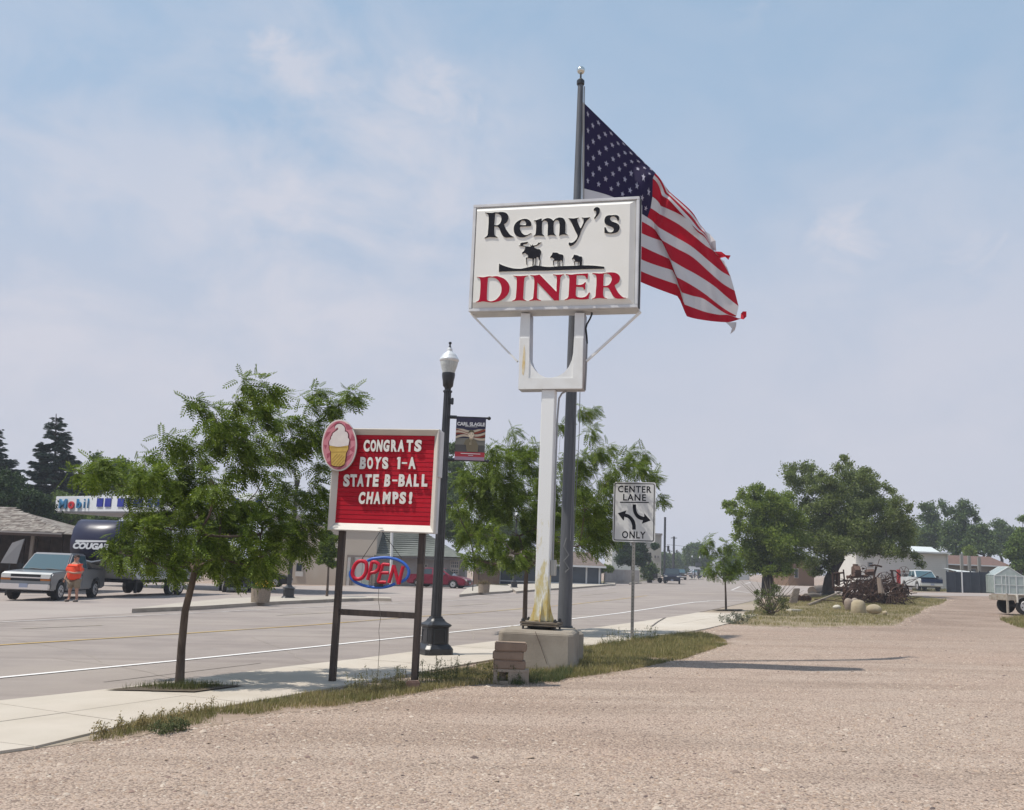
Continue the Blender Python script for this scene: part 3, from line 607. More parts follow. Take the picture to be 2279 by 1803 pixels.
# cable, conduit and junction box
pts = [(1095, 350), (1100, 390), (1070, 460), (1025, 540), (1010, 600), (1022, 700), (1030, 820)]
obj('cable', MB().tube([PLs.at(*uv5(x, y, -.24), -.24) for x, y in pts], .016, 6), M_wire, T, smooth=True)
obj('conduit', MB().tube([PLs.at(*uv5(x, y, -.25), -.25) for x, y in [(1025, 820), (1015, 1200), (1000, 1500), (900, 1500), (740, 1505), (660, 1550), (620, 1620), (612, 1700)]] + [Vector((pc[0], pc[1], z)) + uu * (pw / 2 + .03) - nn * .02 for z in (4.1, 2.0, 1.5)], .016, 6), mat('grey_conduit', (.30, .30, .31), .5), T, smooth=True)
c = Vector((pc[0], pc[1], 1.62)) + uu * (pw / 2 + .05)
obj('junction_box', MB().box(c, (.09, .09, .26), rz=-yaw), mat('box_grey', (.42, .41, .38), .6), T, bevel=.008)

# concrete footing
zf = zg - .03
cx_, cy_ = pc[0] - .02, pc[1] + .02
F_ = thing('concrete_footing', (cx_, cy_, zf), 'big square cast concrete block carrying the pylon sign pole', 'concrete block')
hw = .60; ch = .07
mb = MB(); oct_ = []
for a, b in ((-hw + ch, -hw), (hw - ch, -hw), (hw, -hw + ch), (hw, hw - ch), (hw - ch, hw), (-hw + ch, hw), (-hw, hw - ch), (-hw, -hw + ch)): oct_.append((a, b))
R2 = Matrix.Rotation(-.16, 3, 'Z')
lv = []
for z, s in ((-.1, 1.02), (.60, 1.0), (.645, .93)): lv.append([R2 @ Vector((a * s, b * s, 0)) + Vector((cx_, cy_, zf + z)) for a, b in oct_])
mb.add(sum(lv, []), [(i, (i + 1) % 8, 8 + (i + 1) % 8, 8 + i) for i in range(8)] + [(8 + i, 8 + (i + 1) % 8, 16 + (i + 1) % 8, 16 + i) for i in range(8)] + [tuple(range(16, 24)), tuple(range(8))[::-1]])
obj('block', mb, M_conc, F_, bevel=.01)
obj('rebar_tie', MB().tube([Vector((cx_ - .1, cy_ - .62, zf + .64)), Vector((cx_ - .02, cy_ - .66, zf + .45)), Vector((cx_ + .1, cy_ - .7, zf + .15))], .004, 5), M_rust, F_)
# stack of blocks on a cinder block
M_pav = mat('paver_brown', (.31, .225, .165), .95, (.25, .18, .135), 6, .5, 70); M_cind = mat('cinder_block', (.40, .33, .265), .95, (.33, .27, .215), 8, .6, 60)
q = G(1140, 1523); bx, by = q[0] - .02, q[1] + .1; z0 = gz(bx, by)
t = thing('cinder_block', (bx, by, z0), 'pale cinder block with a square hole under the stack of brown pavers', 'block')
mb = MB(); L_, Wd, Hh = .50, .22, .20
Rb = Matrix.Rotation(.03, 3, 'Z')
for c, d in (((0, 0, .02), (L_, Wd, .04)), ((0, 0, Hh - .02), (L_, Wd, .04)), ((-L_ / 2 + .03, 0, Hh / 2), (.06, Wd, Hh - .08)), ((.10, 0, Hh / 2), (L_ / 2 + .04, Wd, Hh - .08)), ((-.12, .05, Hh / 2), (.1, .08, Hh - .08))):
    mb.box(Vector((bx, by, z0)) + Rb @ Vector(c), d, M=Rb)
obj('shell', mb, M_cind, t, bevel=.006)
zz = z0 + Hh + .002
for i, (w, dx, rz, h) in enumerate(((.45, .0, .02, .118), (.43, -.02, -.04, .116), (.445, .01, .05, .122))):
    o = obj('paving_brick', MB().box((bx + dx - .03, by + .01, zz + h / 2), (w, .24, h), rz=rz), M_pav, bevel=.014)
    tag(o, ['brown paver block lying directly on the cinder block, lowest of three', 'brown paver block in the middle of the stack of three', 'brown paver block on top of the stack beside the footing'][i], 'block', 'brown pavers stacked by the sign footing'); zz += h + .003

# ------------------------------------------------------------------ FLAGPOLE AND FLAG
YF = 17.1
fb = hit(1257, 1412, YF); ft = hit(1292, 190, YF); fx = (fb[0] * .5 + ft[0] * .5); zgf = gz(fx, YF); fx = ft[0] + .0
T = thing('flagpole', (fx, YF, zgf), 'tall tapered dark bronze flagpole behind the diner sign pole, with a silver ball on top', 'flagpole')
zt = hit(1291, 190, YF)[2]; zbp = hit(1258, 1400, YF)[2]
obj('pedestal', MB().lathe([(.34, -.1), (.34, zbp - zgf - .07), (.29, zbp - zgf - .02)], 20, (fx, YF, zgf)), M_conc, T, smooth=True)
obj('pole', MB().lathe([(.125, zbp), (.118, 1.5), (.11, 3), (.095, 5.5), (.078, 7.7), (.055, zt - .3), (.052, zt)], 20, (fx, YF, 0)), M_pole, T, smooth=True)
obj('base_collar', MB().lathe([(.19, zbp - .02), (.19, zbp + .025), (.15, zbp + .03), (.14, zbp + .06)], 16, (fx, YF, 0)), M_blk, T)
obj('truck', MB().lathe([(.06, zt), (.075, zt + .02), (.075, zt + .09), (.04, zt + .13), (.018, zt + .14), (.015, zt + .24)], 12, (fx, YF, 0)), M_blk, T)
obj('ball_finial', MB().sphere((fx, YF, zt + .31), .078, 20, 12), mat('silver_ball', (.62, .64, .60), .22, metal=1.), T, smooth=True)
obj('halyard', MB().tube([(fx + .075, YF - .06, zt - .05), (fx + .12, YF - .05, 8.5), (fx + .155, YF - .10, 4), (fx + .10, YF - .13, 1.9)], .007, 5), mat('halyard_rope', (.16, .165, .17), .8), T)
obj('halyard', MB().tube([(fx + .06, YF - .07, zt - .05), (fx + .09, YF - .09, 6), (fx + .05, YF - .14, 2.1)], .006, 5), MATS['halyard_rope'], T)
pts = [(fx - .02, YF - .13, 2.15), (fx - .06, YF - .14, 2.0), (fx + .03, YF - .15, 1.85), (fx - .05, YF - .14, 1.75), (fx + .04, YF - .14, 1.62), (fx - .02, YF - .14, 1.55)]
obj('cleat_wrap', MB().tube(pts, .012, 5), MATS['halyard_rope'], T)

Tf = thing('flag', (fx + .13, YF - .02, hit(1299, 228, YF)[2]), 'wind-blown United States flag with frayed fly end streaming from the bronze pole', 'flag')
def z6(x, y): return (1440 + x / 6.1, 480 + y / 6.1)
cols = []                                            # columns of the cloth: 14 stripe boundaries each
cA = [(1299.5, 229 + 27.2 * i) for i in range(14)]
cM = [(1372, 300), (1374, 313), (1376, 330), (1377, 350), (1378, 372), (1377, 396), (1374, 420), (1370, 441), (1367, 462), (1365, 487), (1364, 514), (1363, 541), (1362, 568), (1361, 594)]
cC = [(1453, 381), (1458, 384), (1459, 386), (1456, 390), (1453, 397), (1452, 438), (1448, 463), (1441, 484), (1436, 497), (1434, 522), (1434, 551), (1433, 580), (1432, 606), (1431, 630)]
cD = [z6(300, -330), z6(290, -322), z6(270, -310), z6(245, -295), z6(205, -270), z6(190, -130), z6(170, -20), z6(95, 95), z6(108, 190), z6(203, 345), z6(308, 590), z6(358, 745), z6(422, 940), z6(428, 1100)]
cE = [z6(345, -290), z6(340, -280), z6(325, -268), z6(310, -250), z6(290, -225), z6(265, -100), z6(245, 15), z6(160, 160), z6(205, 335), z6(322, 600), z6(400, 832), z6(465, 1040), z6(505, 1205), z6(535, 1365)]
cF = [z6(600, -65), z6(598, -40), z6(590, -10), z6(570, 20), z6(550, 60), z6(520, 30), z6(440, 125), z6(360, 275), z6(400, 445), z6(480, 695), z6(580, 930), z6(620, 1090), z6(640, 1255), z6(650, 1398)]
cG = [z6(720, 120), z6(725, 135), z6(715, 160), z6(700, 180), z6(690, 200), z6(680, 215), z6(640, 280), z6(600, 415), z6(620, 565), z6(690, 810), z6(760, 1045), z6(770, 1130), z6(800, 1310), z6(850, 1430)]
cH = [z6(800, 225), z6(800, 235), z6(795, 250), z6(790, 262), z6(785, 275), z6(780, 290), z6(785, 400), z6(840, 615), z6(860, 780), z6(910, 955), z6(960, 1200), z6(965, 1265), z6(980, 1346), z6(1030, 1446)]
cI = [z6(880, 430), z6(882, 434), z6(884, 440), z6(886, 446), z6(888, 452), z6(890, 458), z6(900, 478), z6(1010, 755), z6(1030, 925), z6(1080, 1100), z6(1080, 1285), z6(1090, 1340), z6(1100, 1349), z6(1130, 1444)]
cJ = [z6(925, 500), z6(930, 510), z6(935, 520), z6(940, 530), z6(945, 540), z6(960, 550), z6(1000, 580), z6(1135, 825), z6(1190, 1020), z6(1243, 1230), z6(1215, 1360), z6(1200, 1372), z6(1230, 1392), z6(1280, 1398)]
cols = [cA, cM, cC, cD, cE, cF, cG, cH, cI, cJ]
dep = [0, .28, .42, .62, .50, .66, .95, 1.05, 1.25, 1.35]
ucol = [0, .2, .4, .49, .54, .63, .73, .83, .93, 1.0]
top_fold = .22
NU, NVs = 84, 3
def cr(P0, P1, P2, P3, t): return .5 * (2 * P1 + (P2 - P0) * t + (2 * P0 - 5 * P1 + 4 * P2 - P3) * t * t + (3 * P1 - P0 - 3 * P2 + P3) * t ** 3)
CA = np.array(cols, float)
rows_ = 13 * NVs + 1
def cloth(u, v):
    k = min(max(np.searchsorted(ucol, u, side='right') - 1, 0), len(ucol) - 2); t = (u - ucol[k]) / (ucol[k + 1] - ucol[k])
    vi = v * 13; j = min(int(vi), 12); s = vi - j
    def at(i):
        i = min(max(i, 0), len(ucol) - 1); return CA[i, j] * (1 - s) + CA[i, j + 1] * s
    def dd(i): i = min(max(i, 0), len(ucol) - 1); return dep[i]
    sharp = k == 3
    if sharp: p = at(k) * (1 - t) + at(k + 1) * t
    else: p = cr(at(k - 1) if k != 4 else at(k), at(k), at(k + 1), at(k + 2) if k != 2 else at(k + 1), t)
    d = dd(k) * (1 - t) + dd(k + 1) * t
    if sharp: d += .0
    if u > .34: d += max(0, .30 - v) * 1.1 * min(1, (u - .34) / .2)       # upper edge curls away
    d += (.030 * sin(34 * u + 16 * v) + .018 * sin(61 * u - 22 * v + 2 * sin(9 * v))) * min(1, u * 3) + .035 * sin(9 * u * pi + 5 * v) * min(1, u * 3) + .02 * sin(21 * u + 9 * v) * min(1, u * 2)
    if u < .45: d += .10 * sin(pi * min(1, max(0, (v * 1.6 + u * 1.8 - .15)))) * min(1, u * 4)
    return hit(p[0], p[1], YF - .02 + d)
fab = {}
def fabric(nm, c):
    m = leafmat(nm, [c, c], .30, .75); return m
M_fr, M_fw, M_fb = fabric('red_cloth', (.42, .006, .022)), fabric('white_cloth', (.60, .58, .585)), fabric('navy_cloth', (.019, .013, .050))
def patch(name, u0, u1, v0, v1, m, off=0, nu=40, nv=3):
    mb = MB(); 
    for j in range(nv + 1):
        for i in range(nu + 1): mb.v.append(tuple(cloth(u0 + (u1 - u0) * i / nu, v0 + (v1 - v0) * j / nv)))
    for j in range(nv):
        for i in range(nu): k = j * (nu + 1) + i; mb.f.append((k, k + 1, k + nu + 2, k + nu + 1))
    return obj(name, mb, m, Tf, smooth=False, fixn=False)
for i in range(13):
    o = patch('stripe', .4 if i < 7 else 0, 1, i / 13, (i + 1) / 13, M_fr if i % 2 == 0 else M_fw, nu=44 if i < 7 else 64)
    o.data.polygons.foreach_set('use_smooth', [True] * len(o.data.polygons))
o = patch('canton', 0, .4, 0, 7 / 13, M_fb, nu=24, nv=21); o.data.polygons.foreach_set('use_smooth', [True] * len(o.data.polygons))
M_star = mat('white_star', (.40, .38, .46), .8, spec=.1)
for rj in range(9):
    for ci in range(6 if rj % 2 == 0 else 5):
        su = .4 * (ci * 2 + 1 + (rj % 2)) / 12; sv = 7 / 13 * (rj + 1) / 10
        if sv < .06 and su > .3: pass
        mb = MB(); P = []
        c0 = cloth(su, sv); n_ = np.cross(cloth(su + .01, sv) - c0, cloth(su, sv + .01) - c0); n_ = n_ / (np.linalg.norm(n_) + 1e-9)
        if n_[1] > 0: n_ = -n_
        for k in range(10):
            r = (.017 if k % 2 == 0 else .0068); a = pi / 2 + k * pi / 5
            P.append(cloth(max(.001, su + r * cos(a) * .70), sv - r * sin(a) * 1.35))
        P = [p + n_ * .012 for p in P]; P.append(cloth(su, sv) + n_ * .012)
        mb.add(P, [(k, (k + 1) % 10, 10) for k in range(10)]); obj('star', mb, M_star, Tf, fixn=False)
# frayed rags at the fly end
for pp, mm, dd in (([z6(795, 215), z6(850, 250), z6(930, 340), z6(940, 480), z6(900, 470), z6(860, 400), z6(820, 320)], M_fw, 1.9), ([z6(905, 485), z6(1010, 490), z6(1070, 535), z6(1135, 540), z6(1105, 600), z6(1075, 560), z6(990, 575)], M_fr, 1.75), ([z6(1270, 1400), z6(1275, 1330), z6(1300, 1300), z6(1350, 1300), z6(1350, 1370), z6(1310, 1410)], M_fr, 1.4), ([z6(1070, 1450), z6(1215, 1445), z6(1210, 1500), z6(1190, 1560), z6(1130, 1610), z6(1160, 1545), z6(1125, 1500)], M_fw, 1.5), ([z6(985, 575), z6(1050, 620), z6(1085, 700), z6(1130, 820), z6(1060, 690)], M_fw, 1.6)):
    mb = MB(); P = [hit(x, y, YF + dd - .5 + .06 * sin(i * 2.1)) for i, (x, y) in enumerate(pp)]; c = sum(P) / len(P); mb.add(P + [c], [(i, (i + 1) % len(P), len(P)) for i in range(len(P))]); obj('frayed_rag', mb, mm, Tf, fixn=False)
obj('hoist_band', MB().tube([cloth(0, 0) - np.array([.012, 0, 0]), cloth(0, .5) - np.array([.012, 0, 0]), cloth(0, 1) - np.array([.012, 0, 0])], .018, 6), mat('canvas_band', (.5, .48, .46), .8), Tf)
# ------------------------------------------------------------------ MARQUEE
Z3 = (680, 900, 3.8818)
PLm = Plane(hit(728.4, 1179.5, 13.5), .20)
def uz(pl, z, x, y, d=0): return pl.uv(z[0] + x / z[2], z[1] + y / z[2], d)
mw = PLm.uv(966, 1180)[0]; mh = PLm.uv(981, 955.4)[1]
pb = {}
gm = G(830, 1528); 
T = thing('letter_board_sign', (PLm.at(mw / 2, 0)[0], PLm.at(mw / 2, 0)[1], gz(*PLm.at(mw / 2, 0)[:2])), 'red letter board in a cream frame on two dark posts, congratulating the basketball champs', 'sign')
mb = MB(); PLm.box(mb, 0, mw, 0, mh, -.20, -.085); obj('cabinet', mb, M_alu, T, bevel=.006)
mb = MB()
ix0, iy0 = uz(PLm, Z3, 262, 1032, -.06); ix1, iy1 = uz(PLm, Z3, 1118, 264, -.06); ix0 = .085; ix1 = mw - .075; iy0 = .105; iy1 = mh - .085
O4 = [(0, 0), (mw, 0), (mw, mh), (0, mh)]; R4 = [(.012, .012), (mw - .012, .012), (mw - .012, mh - .012), (.012, mh - .012)]; I4 = [(ix0, iy0), (ix1, iy0), (ix1, iy1), (ix0, iy1)]
M_frm = mat('cream_frame', (.62, .585, .52), .5, (.56, .53, .48), 3)
for k in range(4):
    k2 = (k + 1) % 4; mb = MB()
    P = [PLm.at(*O4[k], -.08), PLm.at(*O4[k2], -.08), PLm.at(*O4[k2], 0), PLm.at(*O4[k], 0), PLm.at(*R4[k], .004), PLm.at(*R4[k2], .004), PLm.at(*I4[k], -.055), PLm.at(*I4[k2], -.055), PLm.at(*I4[k], -.08), PLm.at(*I4[k2], -.08)]
    obj('frame_rail', mb.add(P, [(0, 1, 2, 3), (3, 2, 5, 4), (4, 5, 7, 6), (6, 7, 9, 8), (0, 8, 9, 1), (0, 3, 4, 6, 8), (1, 9, 7, 5, 2)]), M_frm, T)
M_redp = mat('red_track', (.46, .008, .022), .6, (.41, .006, .02), 3, spec=.18)
M_redd = mat('red_groove', (.16, .005, .013), .6)
mb = MB(); PLm.box(mb, ix0 - .01, ix1 + .01, iy0 - .01, iy1 + .01, -.084, -.072); bkp = obj('back_panel', mb, M_redd, T)
nr = 20; hh = (iy1 - iy0) / nr
for k in range(nr):
    y0 = iy0 + k * hh; mb = MB()
    mb.hexa([PLm.at(ix0, y0, -.071), PLm.at(ix1, y0, -.071), PLm.at(ix1, y0, -.056), PLm.at(ix0, y0, -.056), PLm.at(ix0, y0 + hh * .93, -.071), PLm.at(ix1, y0 + hh * .93, -.071), PLm.at(ix1, y0 + hh * .93, -.0585), PLm.at(ix0, y0 + hh * .93, -.0585)])
    obj('track_strip', mb, M_redp, T)
M_let = mat('white_letter', (.78, .76, .72), .45, (.72, .70, .64), 9)
M_letb = mat('white_letter_edge', (.66, .62, .56), .5)
def fit_letter(ch, x0, x1, y0, y1, pl, z, d0, d1, off, par):
    a = uz(pl, z, (x0 + x1) / 2, y1, d1); b = uz(pl, z, (x0 + x1) / 2, y0, d1); w = (x1 - x0) / z[2] / pxm(pl.O[1]) ; h = b[1] - a[1]
    if ch == '1':
        o = outline('letter', [[(.36, 0), (.72, 0), (.72, 1), (.36, 1), (.22, .90), (.22, .80), (.36, .80)]], pl, 0, .08, M_let, M_letb, par)
    else: o = text('letter', ch, pl, 0, 0, 1, 0, .08, M_let, M_letb, par, off=off, align='LEFT')
    me = o.data; V = np.empty(len(me.vertices) * 3); me.vertices.foreach_get('co', V); V = V.reshape(-1, 3) + np.array(org(par)) - pl.O
    uvn = np.stack([V @ pl.u, V @ pl.v, V @ pl.n], 1); mn, mx = uvn.min(0), uvn.max(0)
    uvn = (uvn - mn) / (mx - mn + 1e-9); rx = random.uniform(-.012, .012)
    if ch == '-': 
        hc = h * .14; uvn[:, 1] *= .14; uvn[:, 1] += .43; 
    q = pl.O + np.outer(a[0] - w / 2 + uvn[:, 0] * w + (uvn[:, 1] - .5) * rx, pl.u) + np.outer(a[1] + uvn[:, 1] * h, pl.v) + np.outer(d0 + uvn[:, 2] * (d1 - d0), pl.n) - np.array(org(par))
    me.vertices.foreach_set('co', q.reshape(-1)); me.update(); return o
for s, xs_, y0, y1 in (('CONGRATS', [(497, 550), (556, 607), (611, 662), (668, 722), (735, 787), (793, 852), (868, 925), (938, 1000)], 306, 409), ('BOYS1-A', [(465, 520), (527, 580), (590, 650), (658, 712), (785, 815), (828, 874), (884, 948)], 455, 559),
                       ('STATEB-BALL', [(322, 378), (382, 440), (442, 502), (510, 566), (578, 628), (678, 730), (745, 790), (800, 856), (862, 922), (932, 978), (1000, 1050)], 604, 711), ('CHAMPS!', [(455, 510), (524, 578), (585, 645), (663, 730), (748, 800), (808, 865), (890, 918)], 756, 861)):
    for ch, (a, b) in zip(s, xs_):
        fit_letter(ch, a, b, y0, y1, PLm, Z3, -.043, -.028, .052, T)
M_post = mat('dark_brown_post', (.042, .032, .028), .6, (.07, .05, .042), 4, stretch=(8, 8, .6))
for (xt, yt), (xb, yb) in (((762.7, 1183), (736, 1534)), ((941.5, 1184), (920, 1520))):
    u_ = (PLm.uv(xt, yt, -.12)[0] * .5 + PLm.uv(xb, yb, -.12)[0] * .5); a = PLm.at(u_, 0, -.13); zz = gz(a[0], a[1]) - .1 - a[2]
    mb = MB(); PLm.box(mb, u_ - .042, u_ + .042, zz, -.003, -.18, -.095); obj('post', mb, M_post, T, bevel=.004); pb[xt] = u_
ub = list(pb.values()); va = PLm.uv(840, 1373, -.12)[1]; vb_ = PLm.uv(840, 1359.5, -.12)[1]
mb = MB(); PLm.box(mb, ub[0] + .043, ub[1] - .043, va, vb_, -.165, -.11); obj('cross_bar', mb, M_post, T, bevel=.004)
mb = MB(); PLm.box(mb, mw + .001, mw + .022, uz(PLm, Z3, 1190, 625)[1], mh - .02, -.19, -.03); obj('side_bracket', mb, M_alu, T)
a, b = uz(PLm, Z3, 650, 1066)
obj('lock_tab', MB().lathe([(.012, 0), (.035, .002), (.035, .01), (.01, .014)], 12, tuple(PLm.at(a, b - .012, .012)), sy=.3), M_frm, T)

# OPEN sign in blue ellipse
Z7 = (770, 1220, 13.494); dO = -.06
to = thing('open_sign', tuple(PLm.at(.78, -.55, dO)), 'red OPEN lettering inside a blue oval ring hanging under the letter board', 'sign')
def tube7(name, pts, r, m, n=10, closed=False, d=dO, flat=1):
    P = [(x, y, False) for x, y in pts]
    if not closed: P = [(P[0][0], P[0][1], True)] + P[1:-1] + [(P[-1][0], P[-1][1], True)]
    Q = sm(P, 5); Q = Q if closed else Q[:-5] + [pts[-1]]
    if closed: Q = Q + [Q[0]]
    return obj(name, MB().tube([PLm.at(*uz(PLm, Z7, x, y, d), d) for x, y in Q], r, n), m, to, smooth=True)
M_or = mat('red_plastic', (.50, .010, .035), .4, spec=.35); M_ob = mat('blue_plastic', (.03, .12, .48), .4, spec=.4)
tube7('oval_ring', [(650, 378), (800, 320), (1150, 285), (1400, 310), (1620, 385), (1800, 520), (1890, 700), (1850, 860), (1770, 950), (1660, 1010)], .021, M_ob, d=dO - .02)
tube7('oval_ring', [(180, 640), (125, 760), (150, 880), (260, 1000), (450, 1095), (650, 1150), (850, 1180), (1100, 1178), (1300, 1140), (1480, 1070)], .021, M_ob, d=dO - .02)
tube7('letter_o', [(470, 385), (590, 430), (622, 560), (590, 740), (500, 880), (380, 930), (260, 900), (205, 800), (215, 650), (280, 500), (370, 410)], .0265, M_or, closed=True)
tube7('letter_p', [(650, 955), (700, 770), (745, 590), (790, 430), (900, 430), (990, 500), (985, 610), (900, 710), (740, 745)], .0245, M_or)
tube7('letter_e', [(1310, 500), (1200, 493), (1115, 492), (1080, 590), (1040, 740), (1005, 880), (975, 1008), (1090, 1020), (1205, 1030)], .023, M_or)
tube7('letter_e', [(1060, 740), (1180, 742), (1285, 742)], .023, M_or)
P = [(1290, 1048), (1440, 512)]; tube7('letter_n', [P[0], (1365, 780), P[1]], .0245, M_or); tube7('letter_n', [(1440, 512), (1510, 790), (1585, 1085)], .0245, M_or); tube7('letter_n', [(1585, 1085), (1650, 820), (1720, 540)], .0245, M_or)
for a, b in (((846, 1183), (805, 1245)), ((850, 1183), (894, 1243))):
    obj('hanging_wire', MB().tube([PLm.at(*PLm.uv(*a, dO - .02), dO - .02), PLm.at(*PLm.uv(*b, dO - .02), dO - .02)], .004, 5), M_wire, to)
obj('transformer_box', MB().box(PLm.at(*uz(PLm, Z7, 1000, 1105, dO - .02), dO - .01), (.13, .03, .045), rz=-.2), M_blk, to)
obj('power_cord', MB().tube([PLm.at(*PLm.uv(x, y, dO), dO) for x, y in ((843, 1310), (842, 1335), (845, 1355), (847, 1375), (843, 1404), (845, 1430), (842, 1477), (838, 1530))], .0035, 5), mat('brown_cord', (.12, .10, .08), .8), to)

# ice cream oval
Z6b = (700, 920, 12.2)
PLi = Plane(PLm.at(0, 0, .02), .20)
ti = thing('ice_cream_sign', tuple(PLi.at(.1, mh - .1, 0)), 'oval pink sign with a soft-serve cone on the red letter board corner', 'sign')
def ell(cx, cy, rx, ry, rot, n=56): return [(cx + rx * cos(t) * cos(rot) - ry * sin(t) * sin(rot), cy + rx * cos(t) * sin(rot) + ry * sin(t) * cos(rot)) for t in [2 * pi * k / n for k in range(n)]]
def li(P, d): return [[uz(PLi, Z6b, x, y, d) for x, y in P]]
Mi_w = mat('oval_rim', (.72, .66, .60), .5); Mi_p = mat('pink_enamel', (.60, .22, .26), .5); Mi_d = mat('rose_facet', (.40, .085, .125), .5); Mi_m = mat('maroon_outline', (.13, .018, .03), .5)
Mi_c = mat('cream_enamel', (.76, .69, .65), .5, (.70, .62, .60), 14); Mi_y = mat('cone_yellow', (.62, .42, .10), .5, (.56, .36, .08), 14); Mi_yl = mat('cone_line', (.36, .22, .05), .6)
outline('oval_board', li(ell(668, 868, 474, 700, .035), .03), PLi, .0, .03, Mi_w, mat('oval_edge', (.30, .29, .28), .6), ti)
outline('pink_field', li(ell(668, 868, 440, 663, .035), .032), PLi, .0301, .034, Mi_p, None, ti)
for tri in ('330,520c 450,490c 270,720c', '820,280c 930,300c 1040,420c 880,450c', '1010,540c 1080,640c 1100,740c 950,740c 1000,640c', '250,850c 340,870c 290,980c', '1080,880c 950,980c 1060,1060c', '330,1100c 430,1060c 400,1180c 340,1230c', '1040,1080c 860,1180c 830,1340c 960,1230c', '580,240c 700,220c 430,420c 380,440c', '330,1330c 430,1290c 480,1440c 430,1440c', '600,1500c 760,1420c 820,1400c 700,1520c'):
    outline('rose_facet', [[uz(PLi, Z6b, x, y, .035) for x, y, _ in parse(tri)]], PLi, .0341, .0352, Mi_d, None, ti)
crm = '565,425c 555,380 590,320 650,290 720,295 790,350 825,420 820,490c 870,510 905,570 905,660c 935,700 938,760 915,870c 650,908 410,870c 400,790 420,730 450,700c 450,650 490,590c 500,550 560,500 645,435c 640,390 605,390c'
con = '410,875c 650,908 910,872c 915,960 880,1030c 850,1100 840,1200 810,1380c 720,1430 600,1438 500,1420 460,1390c 450,1200 450,1040c 410,980'
def grown(P, cx, cy, k): return [(cx + (x - cx) * (1 + k / max(60, math.hypot(x - cx, y - cy))), cy + (y - cy) * (1 + k / max(60, math.hypot(x - cx, y - cy)))) for x, y in P]
P1 = sm(parse(crm)); P2 = sm(parse(con))
outline('swirl_outline', li(grown(P1, 690, 640, 30), .037), PLi, .0353, .0372, Mi_m, None, ti); outline('cone_outline', li(grown(P2, 650, 1120, 26), .038), PLi, .0374, .0382, Mi_m, None, ti)  # maroon outlines printed round the swirl and the cone
outline('soft_serve', li(P1, .045), PLi, .0384, .048, Mi_c, None, ti); outline('cone', li(P2, .044), PLi, .0384, .046, Mi_y, None, ti)
for a in ((480, 1250, 620, 1100), (470, 1350, 690, 1110), (520, 1400, 760, 1130), (590, 1420, 810, 1160), (660, 1420, 810, 1260), (730, 1415, 800, 1350), (450, 1052, 860, 1045), (425, 930, 890, 925)):
    dx, dy = a[2] - a[0], a[3] - a[1]; l = math.hypot(dx, dy); nx, ny = -dy / l * 6, dx / l * 6
    outline('waffle_line', li([(a[0] + nx, a[1] + ny), (a[2] + nx, a[3] + ny), (a[2] - nx, a[3] - ny), (a[0] - nx, a[1] - ny)], .047), PLi, .0461, .0475, Mi_yl, None, ti)

# ------------------------------------------------------------------ CENTER LANE ONLY sign
ZF = (1350, 1050, 8.99)
PLc = Plane(hit(1363, 1205, 22.9), .25); cw = PLc.uv(1458, 1206)[0]; chh = PLc.uv(1412, 1073.2)[1]
T = thing('road_sign', (PLc.at(cw / 2, 0)[0], PLc.at(cw / 2, 0)[1], gz(*PLc.at(cw / 2, 0)[:2])), 'white CENTER LANE ONLY traffic sign with two curved black arrows on a steel post', 'road sign')
def rrect(x0, x1, y0, y1, r, n=6):
    out = []
    for cx, cy, a0 in ((x1 - r, y1 - r, 0), (x0 + r, y1 - r, pi / 2), (x0 + r, y0 + r, pi), (x1 - r, y0 + r, 3 * pi / 2)):
        for k in range(n + 1): a = a0 + pi / 2 * k / n; out.append((cx + r * cos(a), cy + r * sin(a)))
    return out
M_sgn = mat('reflective_white', (.62, .62, .61), .5, (.59, .59, .58), 2)
outline('sign_plate', [rrect(0, cw, 0, chh, .05)], PLc, 0, .006, M_sgn, M_alu, T)
outline('border', [rrect(.026, cw - .026, .026, chh - .026, .045), rrect(.045, cw - .045, .045, chh - .045, .032)], PLc, .0063, .008, M_blkm, None, T)
def ctext(s, y0, y1, x0, x1):
    a = uz(PLc, ZF, x0, y1); b = uz(PLc, ZF, x1, y0); 
    o = text('lettering', s, PLc, 0, 0, 1, 0, .0015, M_blkm, None, T, off=.022, align='LEFT', space=1.15)
    me = o.data; V = np.empty(len(me.vertices) * 3); me.vertices.foreach_get('co', V); V = V.reshape(-1, 3) + np.array(org(T)) - PLc.O
    uu_, vv_ = V @ PLc.u, V @ PLc.v; uu_ = (uu_ - uu_.min()) / (uu_.max() - uu_.min()); vv_ = (vv_ - vv_.min()) / (vv_.max() - vv_.min()); nn_ = V @ PLc.n
    q = PLc.O + np.outer(a[0] + uu_ * (b[0] - a[0]), PLc.u) + np.outer(a[1] + vv_ * (b[1] - a[1]), PLc.v) + np.outer(.0065 + (nn_ > nn_.mean()) * .0015, PLc.n) - np.array(org(T)); me.vertices.foreach_set('co', q.reshape(-1)); me.update()
ctext('CENTER', 290, 412, 228, 900); ctext('LANE', 452, 576, 330, 790); ctext('ONLY', 1200, 1328, 308, 782)
for spec in ('270,600c 845,605c 845,626c 268,622c', '522,655c 590,655c 592,740 612,815 660,870 752,905c 757,838c 882,975c 705,1040c 730,972c 660,955 600,915 545,830 525,740', '225,830c 397,775c 375,838c 440,855 510,910 560,980 582,1060 585,1158c 512,1158c 510,1070 480,985 430,930 355,900c 348,972c 330,968c'):
    outline('arrow' if spec[0] != '2' or spec.startswith('225') else 'underline', [[uz(PLc, ZF, x, y) for x, y in sm(parse(spec))]], PLc, .0065, .008, M_blkm, None, T)
mb = MB(); u0 = cw / 2 + .0; a = PLc.at(u0, 0); zb_ = gz(a[0], a[1]) - .1 - a[2]
